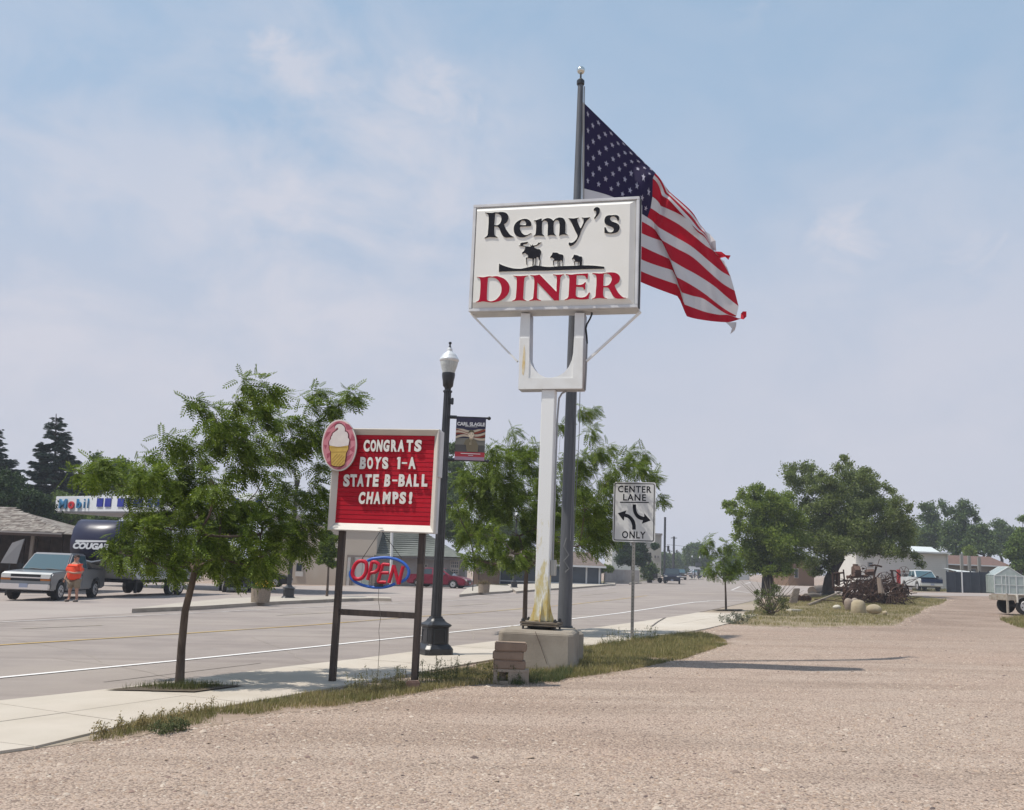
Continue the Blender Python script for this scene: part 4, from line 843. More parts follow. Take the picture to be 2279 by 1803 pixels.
mb = MB(); PLc.box(mb, u0 - .035, u0 + .035, zb_, chh - .05, -.012, -.004); PLc.box(mb, u0 - .035, u0 - .02, zb_, chh - .05, -.045, -.0121); PLc.box(mb, u0 + .02, u0 + .035, zb_, chh - .05, -.045, -.0121)
obj('post', mb, mat('galvanised_steel', (.30, .29, .27), .5, (.22, .21, .19), 6, metal=.4), T)
mb = MB()
for k in range(40): z = zb_ + .25 + k * .075; PLc.box(mb, u0 - .008, u0 + .008, z, z + .018, -.0035, -.0025)
o = obj('post_hole', mb, M_blk, T); o['kind'] = 'stuff'
for v in (.18, chh - .16): obj('bolt', MB().lathe([(.012, 0), (.012, .006)], 8, tuple(PLc.at(u0, v, .007)), sy=.4), M_alu, T)

# ------------------------------------------------------------------ STREET LAMPS
def make_lamp(root, H=5.85):
    sh = lambda r: [(a, z) for a, z in r]
    M_l = M_blk
    sq = pi / 4; k8 = 8
    def chsq(h, c): return [(-h + c, -h), (h - c, -h), (h, -h + c), (h, h - c), (h - c, h), (-h + c, h), (-h, h - c), (-h, -h + c)]
    mb = MB(); lv = [(.29, 0), (.29, .13), (.245, .19), (.215, .215), (.21, .50), (.25, .535), (.25, .555), (.17, .60), (.15, .62), (.13, .655), (.11, .665), (.105, .70)]
    V = []; R3 = Matrix.Rotation(.5, 3, 'Z')
    for h, z in lv: V += [R3 @ Vector((a, b, z)) for a, b in chsq(h * .96, h * .22)]
    Fc = [(j * 8 + i, j * 8 + (i + 1) % 8, j * 8 + 8 + (i + 1) % 8, j * 8 + 8 + i) for j in range(len(lv) - 1) for i in range(8)] + [tuple(range(8))[::-1], tuple(len(V) - 8 + i for i in range(8))]
    obj('pedestal', mb.add(V, Fc), M_l, root, world=False, bevel=.006)
    for a in (0, pi / 2, pi, 3 * pi / 2):             # raised panel frames on the pedestal faces
        mb = MB(); Ra = Matrix.Rotation(.5 + a, 3, 'Z')
        for c, d in (((0, -.208, .245), (.24, .012, .02)), ((0, -.208, .47), (.24, .012, .02)), ((-.11, -.208, .357), (.02, .012, .2)), ((.11, -.208, .357), (.02, .012, .2))): mb.box(Ra @ Vector(c), d, M=Ra)
        obj('panel_frame', mb, mat('worn_black', (.035, .038, .042), .5), root, world=False)
    n = 24; mb = MB(); V = []; Z = [.70, 1.5, 3, 4.3, H - .99]
    for z in Z:
        r = .10 - .028 * (z - .7) / (H - 1.7)
        for k in range(n): a = 2 * pi * k / n; rr = r * (1 if k % 3 else .88); V.append((rr * cos(a), rr * sin(a), z))
    obj('fluted_shaft', mb.add(V, [(j * n + i, j * n + (i + 1) % n, j * n + n + (i + 1) % n, j * n + n + i) for j in range(len(Z) - 1) for i in range(n)] + [tuple(range(n))[::-1]]), M_l, root, world=False)
    zt = lambda y: H - (y - 90) / 672
    obj('capital', MB().lathe([(.08, zt(755)), (.088, zt(750)), (.088, zt(732)), (.062, zt(728)), (.063, zt(700)), (.072, zt(690)), (.097, zt(672)), (.106, zt(610)), (.122, zt(555)), (.127, zt(520)), (.123, zt(503))], 20), M_l, root, world=False, smooth=True)
    obj('globe', MB().lathe([(.118, zt(503)), (.13, zt(470)), (.152, zt(420)), (.166, zt(385)), (.17, zt(352))], 24), mat('ribbed_globe', (.60, .62, .60), .25, (.45, .47, .46), 6, stretch=(12, 12, .5)), root, world=False, smooth=True)
    obj('cap', MB().lathe([(.165, zt(362)), (.176, zt(352)), (.188, zt(335)), (.186, zt(322)), (.17, zt(305)), (.15, zt(285)), (.148, zt(278)), (.115, zt(250)), (.07, zt(228)), (.066, zt(222)), (.05, zt(215)), (.055, zt(195)), (.04, zt(172))], 24), mat('silver_cap', (.72, .73, .73), .3, metal=.3), root, world=False, smooth=True)
    obj('finial', MB().lathe([(.032, zt(173)), (.02, zt(150)), (.014, zt(128)), (.026, zt(118)), (.031, zt(106)), (.024, zt(94)), (.004, zt(89))], 12), M_l, root, world=False, smooth=True)
    return root
q = G(966, 1459)
L0 = make_lamp(thing('street_lamp', tuple(q), 'tall black street lamp nearest, right of the red letter board, carrying a portrait banner', 'street lamp', 'black ornamental street lamps'))
obj('photo_cell', MB().box((.10, -.03, 5.85 - 1.16), (.05, .05, .13)), M_blk, L0, world=False, bevel=.01)
lampd = [((641, 1338), 1, 'black street lamp on the far island beside the planter with yellow flowers'), ((1144, 1312), 1, 'street lamp across the road, its foot beside the round planter of dry plants'),
         ((1328, 1301.5), 1, 'street lamp across the road in front of the dark blue-grey building near the bench'), ((1405.5, 1297), .95, 'street lamp standing in front of the pale board fence across the road'),
         ((1464.5, 1289), .95, 'street lamp beside the tall beige building down the street'), ((1496, 1286), .97, 'distant street lamp directly behind the dark blue oncoming car'),
         ((1525, 1284), .98, 'distant street lamp just right of the dark blue oncoming car'), ((1540, 1288.5), .80, 'far street lamp on the left one of two small white kerb islands'), ((1557, 1287.8), .80, 'far street lamp on the right one of two small white kerb islands')]
lamps = []
for (px, py), s, lab in lampd:
    c = copy_tree(L0)
    for ch in list(c.children):
        if ch.name.startswith('photo_cell'): bpy.data.objects.remove(ch)
    place(c, tuple(G(px, py)), random.uniform(0, 1.5), s, lab); lamps.append(c)

# banner on the nearest lamp
PLb = Plane(hit(1009, 929, 17.75), .05); Zt = (960, 740, 5.693)
la = L0
pa = hit(1003, 926, 17.87)
for y, nm in ((1057, 'banner_arm'), (1603, 'banner_arm')):
    z = hit(1010, 740 + y / 5.693, 17.8)[2]; x0 = q[0]; obj(nm, MB().tube([(x0, q[1], z), (x0 + .80 if y < 1500 else x0 + .80, q[1] - .02, z)], .02, 8), M_blk, L0)
    obj('arm_clamp', MB().tube([(x0 + .06, q[1], z), (x0 + .20, q[1], z)], .035, 10), M_blk, L0); obj('arm_knob', MB().sphere((x0 + .81, q[1] - .02, z), .036, 10, 8), M_blk, L0, smooth=True)
zT = hit(1010, 740 + 1062 / 5.693, 17.8)[2]; zB_ = hit(1010, 740 + 1603 / 5.693, 17.8)[2]
PLb = Plane((q[0] + .195, q[1] - .03, zB_), .03); bw, bh = .56, zT - zB_
tb = thing('portrait_banner', tuple(PLb.at(.28, bh)), 'street banner with a soldier portrait over flag stripes hanging from the near street lamp', 'banner')
def bshape(nm, lo, d, c, r=.7): return outline(nm, lo, PLb, d, d + .002, mat('banner_' + nm + str(len(MATS)), c, r), None, tb)
def rect(x0, x1, y0, y1): return [[(x0 * bw, y0 * bh), (x1 * bw, y0 * bh), (x1 * bw, y1 * bh), (x0 * bw, y1 * bh)]]
bshape('cloth', rect(0, 1, 0, 1), -.003, (.028, .026, .06)); bshape('grey_field', rect(0, 1, .19, .52), .0005, (.16, .155, .14)); bshape('dark_field', rect(0, 1, .19, .36), .0028, (.07, .068, .068))
for i, (y0, c) in enumerate(((.50, (.45, .38, .30)), (.56, (.17, .03, .02)), (.595, (.45, .38, .30)), (.65, (.20, .035, .02)), (.685, (.42, .36, .28)))):
    P = [(x / 12, y0 + .05 * sin(x * .45 + i * .5) + .02 * x / 12) for x in range(13)]; P2_ = [(x, min(.735, y + .052)) for x, y in P[::-1]]
    bshape('stripe', [[(x * bw, y * bh) for x, y in P + P2_]], .0052 + i * .0004, c)
bshape('red_band', rect(0, 1, .08, .19), .006, (.36, .03, .045)); bshape('pale_hem', rect(0, 1, 0, .08), .006, (.30, .20, .27)); bshape('uniform', [[(x * bw, y * bh) for x, y in ((.40, .20), (.36, .36), (.28, .37), (.34, .47), (.46, .515), (.56, .515), (.70, .46), (.78, .34), (.77, .20))]], .0085, (.15, .125, .08))
bshape('neck', rect(.47, .58, .49, .56), .0109, (.45, .36, .26)); bshape('face', [[(bw * (.525 + .095 * cos(t)), bh * (.600 + .078 * sin(t))) for t in [k * pi / 8 for k in range(16)]]], .0115, (.66, .56, .43))
bshape('cap', [[(x * bw, y * bh) for x, y in ((.42, .63), (.44, .685), (.52, .715), (.61, .69), (.63, .64), (.53, .665))]], .014, (.10, .085, .05)); bshape('brow_mark', rect(.46, .50, .61, .622), .0138, (.12, .09, .06)); bshape('brow_mark', rect(.55, .59, .61, .622), .0138, (.12, .09, .06)); bshape('mouth', rect(.50, .55, .565, .572), .0138, (.25, .13, .09))  # brow marks belong to the printed portrait
bshape('pocket', rect(.47, .55, .36, .42), .0112, (.26, .22, .15)); bshape('tie', [[(x * bw, y * bh) for x, y in ((.50, .50), (.55, .50), (.54, .40), (.52, .38))]], .0112, (.24, .20, .13))
M_bt = mat('banner_text', (.6, .6, .62), .7)
text('lettering', 'CARL SLAGLE', PLb, bw * .5, bh * .815, .088, .001, .003, M_bt, None, tb, off=.004, sx=.98); mb = MB(); PLb.box(mb, bw * .3, bw * .72, bh * .785, bh * .795, .001, .003); obj('small_print', mb, M_bt, tb)
mb = MB(); PLb.box(mb, bw * .2, bw * .86, bh * .145, bh * .16, .009, .0105); PLb.box(mb, bw * .45, bw * .62, bh * .11, bh * .12, .009, .0105); obj('small_print', mb, M_bt, tb)
# ------------------------------------------------------------------ VEHICLES (local: x forward, y left, z up)
def arch(cx, r, z0, n=7): return [(cx + r * cos(a), z0 + r * sin(a)) for a in [pi * k / n for k in range(n + 1)]]
def side_body(prof, w, taper=0):
    P = [(x, -w / 2, z) for x, z in prof]; return MB().prism(P, (0, 0, 0), (0, w, 0))
def wheel(root, x, y, r, w, rimm=None):
    s = 1 if y > 0 else -1
    t = obj('wheel', MB().tube([(x, y - w / 2, r), (x, y - w * .38, r), (x, y + w * .38, r), (x, y + w / 2, r)], [r * .93, r, r, r * .93], 18), M_tyre, root, world=False, smooth=True)
    me = rimm or M_rim; mb = MB()
    mb.tube([(x, y + s * (w / 2 + .002), r), (x, y + s * (w / 2 + .012), r)], [r * .62, r * .60], 16)
    obj('rim', mb, me, t, world=False)
    mb = MB()
    for k in range(6):
        a = 2 * pi * k / 6 + .3; mb.box((x + cos(a) * r * .42, y + s * (w / 2 + .014), r + sin(a) * r * .42), (r * .13, .008, r * .13), M=Matrix.Rotation(-a, 3, 'Y'))
    mb.tube([(x, y + s * (w / 2 + .012), r), (x, y + s * (w / 2 + .02), r)], r * .16, 8)
    obj('rim_openings', mb, M_blk, t, world=False)
def quad_on(name, P, m, root, t=.012, out=(0, 1, 0)):
    o_ = Vector(out) * t; return obj(name, MB().prism([Vector(p) for p in P], (0, 0, 0), o_), m, root, world=False)
def cabin(root, base, top, wb, wt, paint, glass, pillars=.07):
    """greenhouse from side profile: base=(x_rear,x_front,z) top=(x_rear,x_front,z)"""
    xr, xf, z0 = base; tr, tf, z1 = top; b, t = wb / 2, wt / 2
    obj('cabin', MB().hexa([(xr, -b, z0), (xf, -b, z0), (xf, b, z0), (xr, b, z0), (tr, -t, z1), (tf, -t, z1), (tf, t, z1), (tr, t, z1)]), paint, root, world=False, bevel=.05)
    def L(a, c, k): return tuple(a[i] * (1 - k) + c[i] * k for i in range(3))
    def pane(nm, A, Bq, C, D, o, m0=.06, m1=.94, k0=.12, k1=.88):
        P = []
        for kk, mm in ((k0, m0), (k0, m1), (k1, m1), (k1, m0)): P.append(L(L(A, Bq, mm), L(D, C, mm), kk))
        quad_on(nm, P, glass, root, .012, o)
    pane('windscreen', (xf, -b, z0), (xf, b, z0), (tf, t, z1), (tf, -t, z1), (1, 0, .3), .045, .955, .04, .90); pane('rear_window', (xr, b, z0), (xr, -b, z0), (tr, -t, z1), (tr, t, z1), (-1, 0, .2))
    for s in (-1, 1):
        A, Bq, C, D = (xr, s * b, z0), (xf, s * b, z0), (tf, s * t, z1), (tr, s * t, z1)
        for m0, m1 in ((.07, .46), (.52, .92)): pane('side_window', A, Bq, C, D, (0, s, 0), m0, m1, .14, .86)
M_glass = mat('tinted_glass', (.05, .10, .12), .06, spec=.9); M_light = mat('headlamp_glass', (.62, .62, .58), .15, spec=.8); M_plate = mat('number_plate', (.30, .33, .42), .5); M_amber = mat('amber_lens', (.45, .14, .02), .3); M_grl = mat('grille_black', (.015, .015, .017), .5); M_red_l = mat('tail_lens', (.35, .01, .01), .3)
def pickup(name, label, loc, ang, paint, low=None, L=5.6, W=1.95, H=1.87, group=None, bump=None, two=None, rear=False, rimm=None, s=1):
    T = thing(name, loc, label, 'pickup truck', group, ang); h = L / 2; a = .47; ax = L * .315; g = .42
    prof = [(h - .10, g), (h - .05, .62), (h - .04, 1.0), (h - .16, 1.10), (.95, 1.20), (-h + .05, 1.24), (-h, g + .1), (-h + .1, g)] + arch(-ax, a, g - .02)[::-1] + arch(ax, a, g - .02)[::-1]
    obj('body', side_body(prof, W), paint, T, world=False, bevel=.05)
    if low: 
        for s_ in (-1, 1): quad_on('lower_panel', [(h - .6 if 0 else ax - a - .02, s_ * W / 2, .50), (ax - a - .02, s_ * W / 2, .86), (-ax + a + .02, s_ * W / 2, .86), (-ax + a + .02, s_ * W / 2, .50)], low, T, .012, (0, s_, 0))
    obj('bed_cavity', MB().box((-h + 1.05, 0, 1.245), (1.75, W - .30, .012)), M_grl, T, world=False)
    cabin(T, (-.95, 1.25, 1.18), (-.80, .52, H), W - .12, W - .42, two or paint, M_glass)
    bm_ = bump or M_chrome
    obj('bumper', MB().box((h + .02, 0, .56), (.16, W - .04, .21)), bm_, T, world=False, bevel=.03); obj('bumper', MB().box((-h - .04, 0, .56), (.14, W - .1, .18)), bm_, T, world=False, bevel=.03)
    obj('grille', MB().box((h - .035, 0, .90), (.05, W * .58, .25)), M_grl, T, world=False, bevel=.01)
    obj('grille_bar', MB().box((h - .005, 0, .90), (.03, W * .94, .045)), bm_, T, world=False, bevel=.008)
    for s_ in (-1, 1):
        obj('headlight', MB().box((h - .04, s_ * W * .385, .955), (.07, W * .19, .13)), M_light, T, world=False, bevel=.015); obj('indicator', MB().box((h - .04, s_ * W * .385, .83), (.07, W * .19, .07)), M_amber, T, world=False, bevel=.01)
        obj('mirror', MB().box((.95, s_ * (W / 2 + .12), 1.30), (.10, .22, .19)), M_grl, T, world=False, bevel=.02)
        for x in (.05, .78): obj('door_seam', MB().box((x - .9 + .6, s_ * (W / 2 + .001), .83), (.012, .006, .62)), M_grl, T, world=False)
        obj('door_handle', MB().box((-.12, s_ * (W / 2 + .012), 1.0), (.14, .02, .035)), M_grl, T, world=False)
        for x in (-ax, ax): 
            wheel(T, x, s_ * (W / 2 - .13), .385, .25, rimm); obj('wheel_arch', MB().box((x, s_ * (W / 2 - .32), .62), (.9, .06, .5)), M_grl, T, world=False)
    obj('number_plate', MB().box((h + .11, 0, .60), (.012, .32, .15)), M_plate, T, world=False); obj('underbody', MB().box((0, 0, .40), (L * .9, W * .6, .14)), M_grl, T, world=False)
    for y in (.33, -.33): obj('wiper', MB().tube([(1.27, y + .25, 1.21), (1.20, y - .28, 1.24)], .012, 5), M_grl, T, world=False)
    T.scale = (s, s, s); return T
def saloon(name, label, loc, ang, paint, L=4.7, W=1.82, H=1.45, cat='car', suv=False, group=None):
    T = thing(name, loc, label, cat, group, ang); h = L / 2; a = .36; ax = L * .29; g = .28
    if suv: g = .36; a = .42
    b0 = .92 if not suv else 1.08
    prof = [(h - .12, g - .04), (h, .42), (h - .01, .62 + (.2 if suv else 0)), (h - .14, .74 + (.24 if suv else 0)), (h - .75, .88 + (.2 if suv else 0)), (h - 1.25, b0 + .02), (-h + .9, b0 + .06), (-h + .12, b0 + .02), (-h, .70), (-h + .02, .40), (-h + .15, g - .04)] + arch(-ax, a, g)[::-1] + arch(ax, a, g)[::-1]
    obj('body', side_body(prof, W), paint, T, world=False, bevel=.07)
    if suv: cabin(T, (-h + .15, h - 1.15, b0), (-h + .35, h - 1.85, H), W - .1, W - .36, paint, M_glassd)
    else:
        cabin(T, (-h + .72, h - 1.20, b0), (-h + 1.45, h - 2.15, H), W - .12, W - .50, paint, M_glassd)
    for s_ in (-1, 1):
        for x in (-ax, ax): wheel(T, x, s_ * (W / 2 - .11), .32 if not suv else .39, .21); obj('wheel_arch', MB().box((x, s_ * (W / 2 - .27), .5), (.7, .06, .4)), M_grl, T, world=False)
        obj('headlight', MB().box((h - .10, s_ * W * .37, .66 + (.2 if suv else 0)), (.16, W * .18, .12)), M_light, T, world=False, bevel=.03); obj('tail_light', MB().box((-h + .04, s_ * W * .40, .80), (.1, W * .16, .16)), M_red_l, T, world=False, bevel=.02)
        obj('mirror', MB().box((h - 1.55, s_ * (W / 2 + .08), b0 + .08), (.10, .18, .13)), paint, T, world=False, bevel=.03)
        for x in (-.75, .1, .95): obj('door_seam', MB().box((x - .1, s_ * (W / 2 + .001), .66), (.010, .006, .46)), M_grl, T, world=False)
        obj('trim_strip', MB().box((0, s_ * (W / 2 + .004), .60), (ax * 2 - a * 2 - .05, .012, .035)), paint, T, world=False)
    obj('grille', MB().box((h - .01, 0, .55 + (.12 if suv else 0)), (.05, W * .45, .16)), M_grl, T, world=False, bevel=.01); obj('number_plate', MB().box((h + .02, 0, .42), (.012, .3, .12)), M_plate, T, world=False); obj('underbody', MB().box((0, 0, g), (L * .85, W * .7, .1)), M_grl, T, world=False)
    return T
def paintm(n, c, **k): return mat(n, c, .35, tuple(x * .85 for x in c), 1.2, coat=.4, metal=k.get('metal', .3))
# silver pickup at the filling station
q = G(70, 1337); a_ = radians(-80)
silver = pickup('pickup_truck', 'silver pickup truck facing the road at the left edge, man in orange beside it', (q[0] - .15, q[1] + 2.2, gz(q[0], q[1] + 2.2)), radians(-88), paintm('silver_paint', (.25, .26, .27), metal=.4), two=mat('silver_cab_dimmed', (.17, .18, .20), .55, spec=.3), s=1.0)  # cab copy of the silver paint, darkened against sun and sky glare
# fifth-wheel trailer
q = G(372, 1330); 
def trailer_build():
    T = thing('camper_trailer', (q[0] - 2.0, q[1] + 2.3, q[2]), 'large fifth-wheel camper with a dark navy nose cap coupled behind the silver pickup', 'camper trailer', rz=radians(-99))
    Wd = 2.44; mw_ = mat('camper_white', (.55, .55, .54), .5, (.50, .50, .49), 2); nv = mat('navy_cap', (.014, .014, .040), .35, spec=.4); gr = mat('camper_grey', (.25, .26, .28), .5)
    prof = [(-3.4, .75), (2.6, .75), (2.62, 1.30), (4.0, 1.55), (4.1, 3.0), (3.8, 3.22), (-3.4, 3.22)]
    obj('body', side_body(prof, Wd), mw_, T, world=False, bevel=.05)
    cap = [(3.9, 1.52), (4.35, 1.62), (4.62, 1.95), (4.66, 2.35), (4.50, 2.85), (4.15, 3.2), (3.8, 3.3), (3.3, 3.3), (3.3, 1.47)]
    V = []; secs = [(-1.24, .0), (-1.15, .5), (-.8, .85), (-.3, 1), (.3, 1), (.8, .85), (1.15, .5), (1.24, .0)]
    for y, k in secs:
        for x, z in cap: V.append((3.35 + (x - 3.35) * (.55 + .45 * k), y, z))
    n = len(cap); mb = MB().add(V, [(j * n + i, j * n + (i + 1) % n, (j + 1) * n + (i + 1) % n, (j + 1) * n + i) for j in range(len(secs) - 1) for i in range(n)] + [tuple(range(n))[::-1], tuple((len(secs) - 1) * n + i for i in range(n))])
    obj('nose_cap', mb, nv, T, world=False, smooth=True)
    wl = mat('decal_white', (.72, .72, .72), .4); fr = 4.70
    class LP: pass
    # decals lie on the front of the cap
    Pl = Plane.__new__(Plane); 
    ang = T.rotation_euler.z; Rz = Matrix.Rotation(ang, 3, 'Z'); f = Rz @ Vector((1, 0, 0)); l = Rz @ Vector((0, 1, 0))
    Pl.O = np.array(Vector(T.location) + f * 4.675); Pl.u = np.array(l); Pl.v = np.array([0, 0, 1.]); Pl.n = np.array(f); Pl.yaw = 0
    def dec(nm, lo, d=0): 
        o = outline(nm, lo, Pl, d, d + .01, wl, None, T); M_ = Matrix.Rotation(-ang, 4, 'Z'); o.data.transform(M_); return o
    dec('swoosh', [[(-.72, 2.30), (-.68, 2.38), (.75, 2.40), (.80, 2.34), (-.62, 2.27)]]); dec('leaping_cat_mark', [[(-.05, 2.62), (.15, 2.68), (.22, 2.80), (.34, 2.68), (.62, 2.62), (.40, 2.58), (.30, 2.50), (.12, 2.58)]], -.17)
    o = text('lettering', 'COUGAR', Pl, .02, 2.02, .34, 0, .01, wl, None, T, off=.02, sx=1.15, shear=.2); o.data.transform(Matrix.Rotation(-ang, 4, 'Z'))
    dec('chevron_trim', [[(-.9, 1.66), (-.82, 1.66), (0, 1.50), (.85, 1.66), (.93, 1.66), (0, 1.44)]], -.25)
    for s_ in (-1, 1):
        obj('grey_band', MB().box((-.4, s_ * (Wd / 2 + .005), 1.05), (5.9, .014, .30)), gr, T, world=False)
        obj('lower_nose', MB().hexa([(2.6, s_ * .9 - .32, .75), (3.9, s_ * .9 - .32, 1.46), (3.9, s_ * .9 + .32, 1.46), (2.6, s_ * .9 + .32, .75), (2.6, s_ * .9 - .32, 1.2), (3.9, s_ * .9 - .32, 1.5), (3.9, s_ * .9 + .32, 1.5), (2.6, s_ * .9 + .32, 1.2)]), mw_, T, world=False)
        for x in (-.55, -1.42): wheel(T, x, s_ * (Wd / 2 - .16), .37, .22)
        obj('landing_leg', MB().box((2.3, s_ * .95, .45), (.10, .10, .62)), M_grl, T, world=False)
        for x in (.9, -.1, 1.9): obj('hatch_seam', MB().box((x, s_ * (Wd / 2 + .014), 1.1), (.015, .006, .6)), M_grl, T, world=False)
        obj('window', MB().box((.6, s_ * (Wd / 2 + .01), 2.1), (1.1, .02, .6)), M_glassd, T, world=False, bevel=.02)
    obj('chassis', MB().box((-.2, 0, .66), (6.0, 1.7, .14)), M_grl, T, world=False)
trailer_build()
q = G(480, 1316); saloon('parked_suv', 'black sport utility parked behind the camper, mostly hidden by the near tree', (q[0] + 1.2, q[1], q[2]), radians(-70), paintm('black_car', (.012, .013, .016)), suv=True, H=1.75, cat='car')
q = G(612, 1307); saloon('parked_car', 'dark low car nose in beside the beige stucco building', (q[0] - 1.4, q[1] + .5, q[2]), radians(5), paintm('charcoal_car', (.02, .018, .02)), H=1.28)
q = G(985, 1309); saloon('parked_car', 'dark red saloon car parked in front of the grey-roofed building', (q[0] - .25, q[1] + .3, q[2]), radians(-17), paintm('ruby_paint', (.20, .012, .035), metal=.3), L=4.75, H=1.47)
q = G(1503, 1300.5); saloon('oncoming_car', 'dark blue sport utility driving towards us on the road with lit headlamps', tuple(q + np.array([0, 2.2, .04])), radians(-100), paintm('dark_blue_paint', (.008, .012, .030)), L=4.6, W=1.9, H=1.8, suv=True)
q = G(1523, 1291); pickup('pickup_truck', 'dark pickup following just behind the oncoming dark blue car', (q[0], q[1] + 4, q[2]), radians(-97), paintm('maroon_black', (.03, .018, .02)))
q = G(1553, 1284.5); pickup('pickup_truck', 'distant white pickup beside the small square sign at the end of the street', tuple(q), radians(-150), paintm('far_white', (.55, .56, .60)))
q = G(2072, 1316.5); pickup('pickup_truck', 'old two-tone white and blue pickup parked before the pale sided house', (q[0] + .1, q[1] + 2.4, gz(q[0], q[1]) + .02), radians(-93), paintm('old_white', (.58, .60, .60), metal=0), two=paintm('cab_white', (.6, .62, .62), metal=0), bump=mat('dull_bumper', (.55, .55, .52), .35), L=5.2, W=2.0, s=1.08)
blue = bpy.data.objects['pickup_truck.003'] if 'pickup_truck.003' in bpy.data.objects else None
if blue: obj('bonnet', MB().box((1.74, 0, 1.205), (1.60, 1.92, .06)), paintm('bonnet_blue', (.075, .115, .17)), blue, world=False, bevel=.02); obj('front_panel', MB().box((2.60, 0, .93), (.05, 1.92, .36)), paintm('front_blue', (.02, .04, .10)), blue, world=False, bevel=.02)
q = G(1742, 1290); saloon('parked_car', 'bright blue car seen under the elm crown across the side street', tuple(q), radians(-120), paintm('azure_paint', (.03, .14, .42)), H=1.5)
# cargo bikes / small trailers left of the oncoming car
q = G(1478, 1297.5); t = thing('utility_trailer', tuple(q), 'small dark empty utility trailer parked left of the oncoming dark blue car', 'trailer', rz=.3)
for nm, c, d in (('deck', (0, 0, .55), (2.6, 1.5, .08)), ('rail', (0, .72, .8), (2.6, .05, .05)), ('rail', (0, -.72, .8), (2.6, .05, .05)), ('drawbar', (1.9, 0, .5), (1.4, .1, .1)), ('ramp', (-1.3, 0, .85), (.06, 1.4, .55))): obj(nm, MB().box(c, d), M_grl, t, world=False)
for s_ in (-1, 1): wheel(t, -.2, s_ * .78, .33, .18)
# flat-bed farm trailer at the right edge
q = G(2222, 1368.5); M_dw = mat('grey_timber', (.33, .28, .21), .9, (.22, .18, .14), 5, stretch=(1, 8, 1)); M_ts = mat('faded_steel', (.36, .33, .28), .7, (.24, .19, .14), 5)
t = thing('flatbed_trailer', (q[0] + 2.1, q[1], gz(q[0] + 2.1, q[1])), 'weathered flat-bed trailer cut by the right edge of the picture', 'trailer', rz=-.12)
for i in range(9): obj('deck_plank', MB().box((.1 + .002, -.9 + i * .22, .78), (4.0, .20, .045)), M_dw, t, world=False)
for nm, c, d, m in (('side_beam', (.1, -1.02, .66), (4.0, .09, .16), M_ts), ('side_beam', (.1, 1.02, .66), (4.0, .09, .16), M_ts), ('end_beam', (-1.93, 0, .66), (.09, 2.1, .2), M_ts), ('axle', (-1.25, 0, .36), (.1, 1.9, .1), M_grl), ('fender', (-1.30, -1.0, .82), (.66, .30, .05), M_frm), ('fender_flap', (-1.62, -1.0, .66), (.05, .30, .34), M_frm), ('spare_tank', (-.3, -.65, .95), (.95, .5, .28), M_ts), ('log_load', (.9, -.3, 1.0), (1.2, .4, .35), M_dw)): obj(nm, MB().box(c, d), m, t, world=False, bevel=.015)
for y in (-1.0, 1.0): wheel(t, -1.30, y, .36, .2)
obj('leaning_pole', MB().tube([(-.6, -.6, 1.08), (1.4, -.5, 1.45)], .05, 8), M_frm, t, world=False)
obj('tongue_post', MB().box((-1.96, -.95, .45), (.06, .12, .8)), M_ts, t, world=False)

# ------------------------------------------------------------------ PERSON
def skinmesh(name, V, Eg, R, m, par, root=0, sub=2):
    me = bpy.data.meshes.new(name); me.from_pydata(V, Eg, []); o = bpy.data.objects.new(name, me); COL.objects.link(o)
    md = o.modifiers.new('s', 'SKIN'); 
    for i, r in enumerate(R): me.skin_vertices[0].data[i].radius = (r, r) if not hasattr(r, '__len__') else r; me.skin_vertices[0].data[i].use_root = (i == root)
    sb = o.modifiers.new('b', 'SUBSURF'); sb.levels = sub; sb.render_levels = sub
    bpy.context.view_layer.update(); m2 = eval_mesh(o); bpy.data.objects.remove(o); m2.name = name; m2.materials.clear(); m2.materials.append(m); m2.polygons.foreach_set('use_smooth', [True] * len(m2.polygons))
    for f in m2.polygons: f.material_index = 0
    o = bpy.data.objects.new(name, m2); COL.objects.link(o); o.parent = par; return o
q = G(160, 1340); Pn = thing('person', tuple(q), 'heavy-set man in an orange shirt and khaki shorts standing beside the silver pickup', 'person', rz=-.25)
skin_m = mat('skin', (.42, .22, .15), .6)
V = [(0, 0, .93), (0, -.03, 1.10), (0, -.02, 1.32), (0, 0, 1.46), (0, -.01, 1.54), (0, -.015, 1.62), (0, -.02, 1.69), (0, -.01, 1.735),
     (-.21, .01, 1.40), (-.30, .0, 1.16), (-.33, -.10, .92), (-.335, -.14, .83),
     (.21, .01, 1.40), (.31, .0, 1.14), (.17, -.26, 1.10), (.02, -.30, 1.12), (-.05, -.31, 1.14),
     (-.11, 0, .84), (-.14, -.01, .48), (-.16, .02, .10), (-.17, -.12, .05),
     (.11, 0, .84), (.16, -.01, .48), (.19, .02, .10), (.22, -.12, .05)]
Eg = [(0, 1), (1, 2), (2, 3), (3, 4), (4, 5), (5, 6), (6, 7), (3, 8), (8, 9), (9, 10), (10, 11), (3, 12), (12, 13), (13, 14), (14, 15), (15, 16), (0, 17), (17, 18), (18, 19), (19, 20), (0, 21), (21, 22), (22, 23), (23, 24)]
R_ = [.17, .19, .17, .10, .065, .085, .10, .07, .065, .052, .038, .036, .065, .052, .042, .036, .03, .10, .065, .045, .045, .10, .065, .045, .045]
skinmesh('body', V, Eg, R_, skin_m, Pn)
V = [(0, -.01, .83), (0, -.04, .98), (0, -.05, 1.14), (0, -.02, 1.34), (0, 0, 1.46), (-.17, .01, 1.39), (-.245, .0, 1.26), (-.28, 0, 1.13), (.17, .01, 1.39), (.25, .0, 1.26), (.285, -.02, 1.12)]
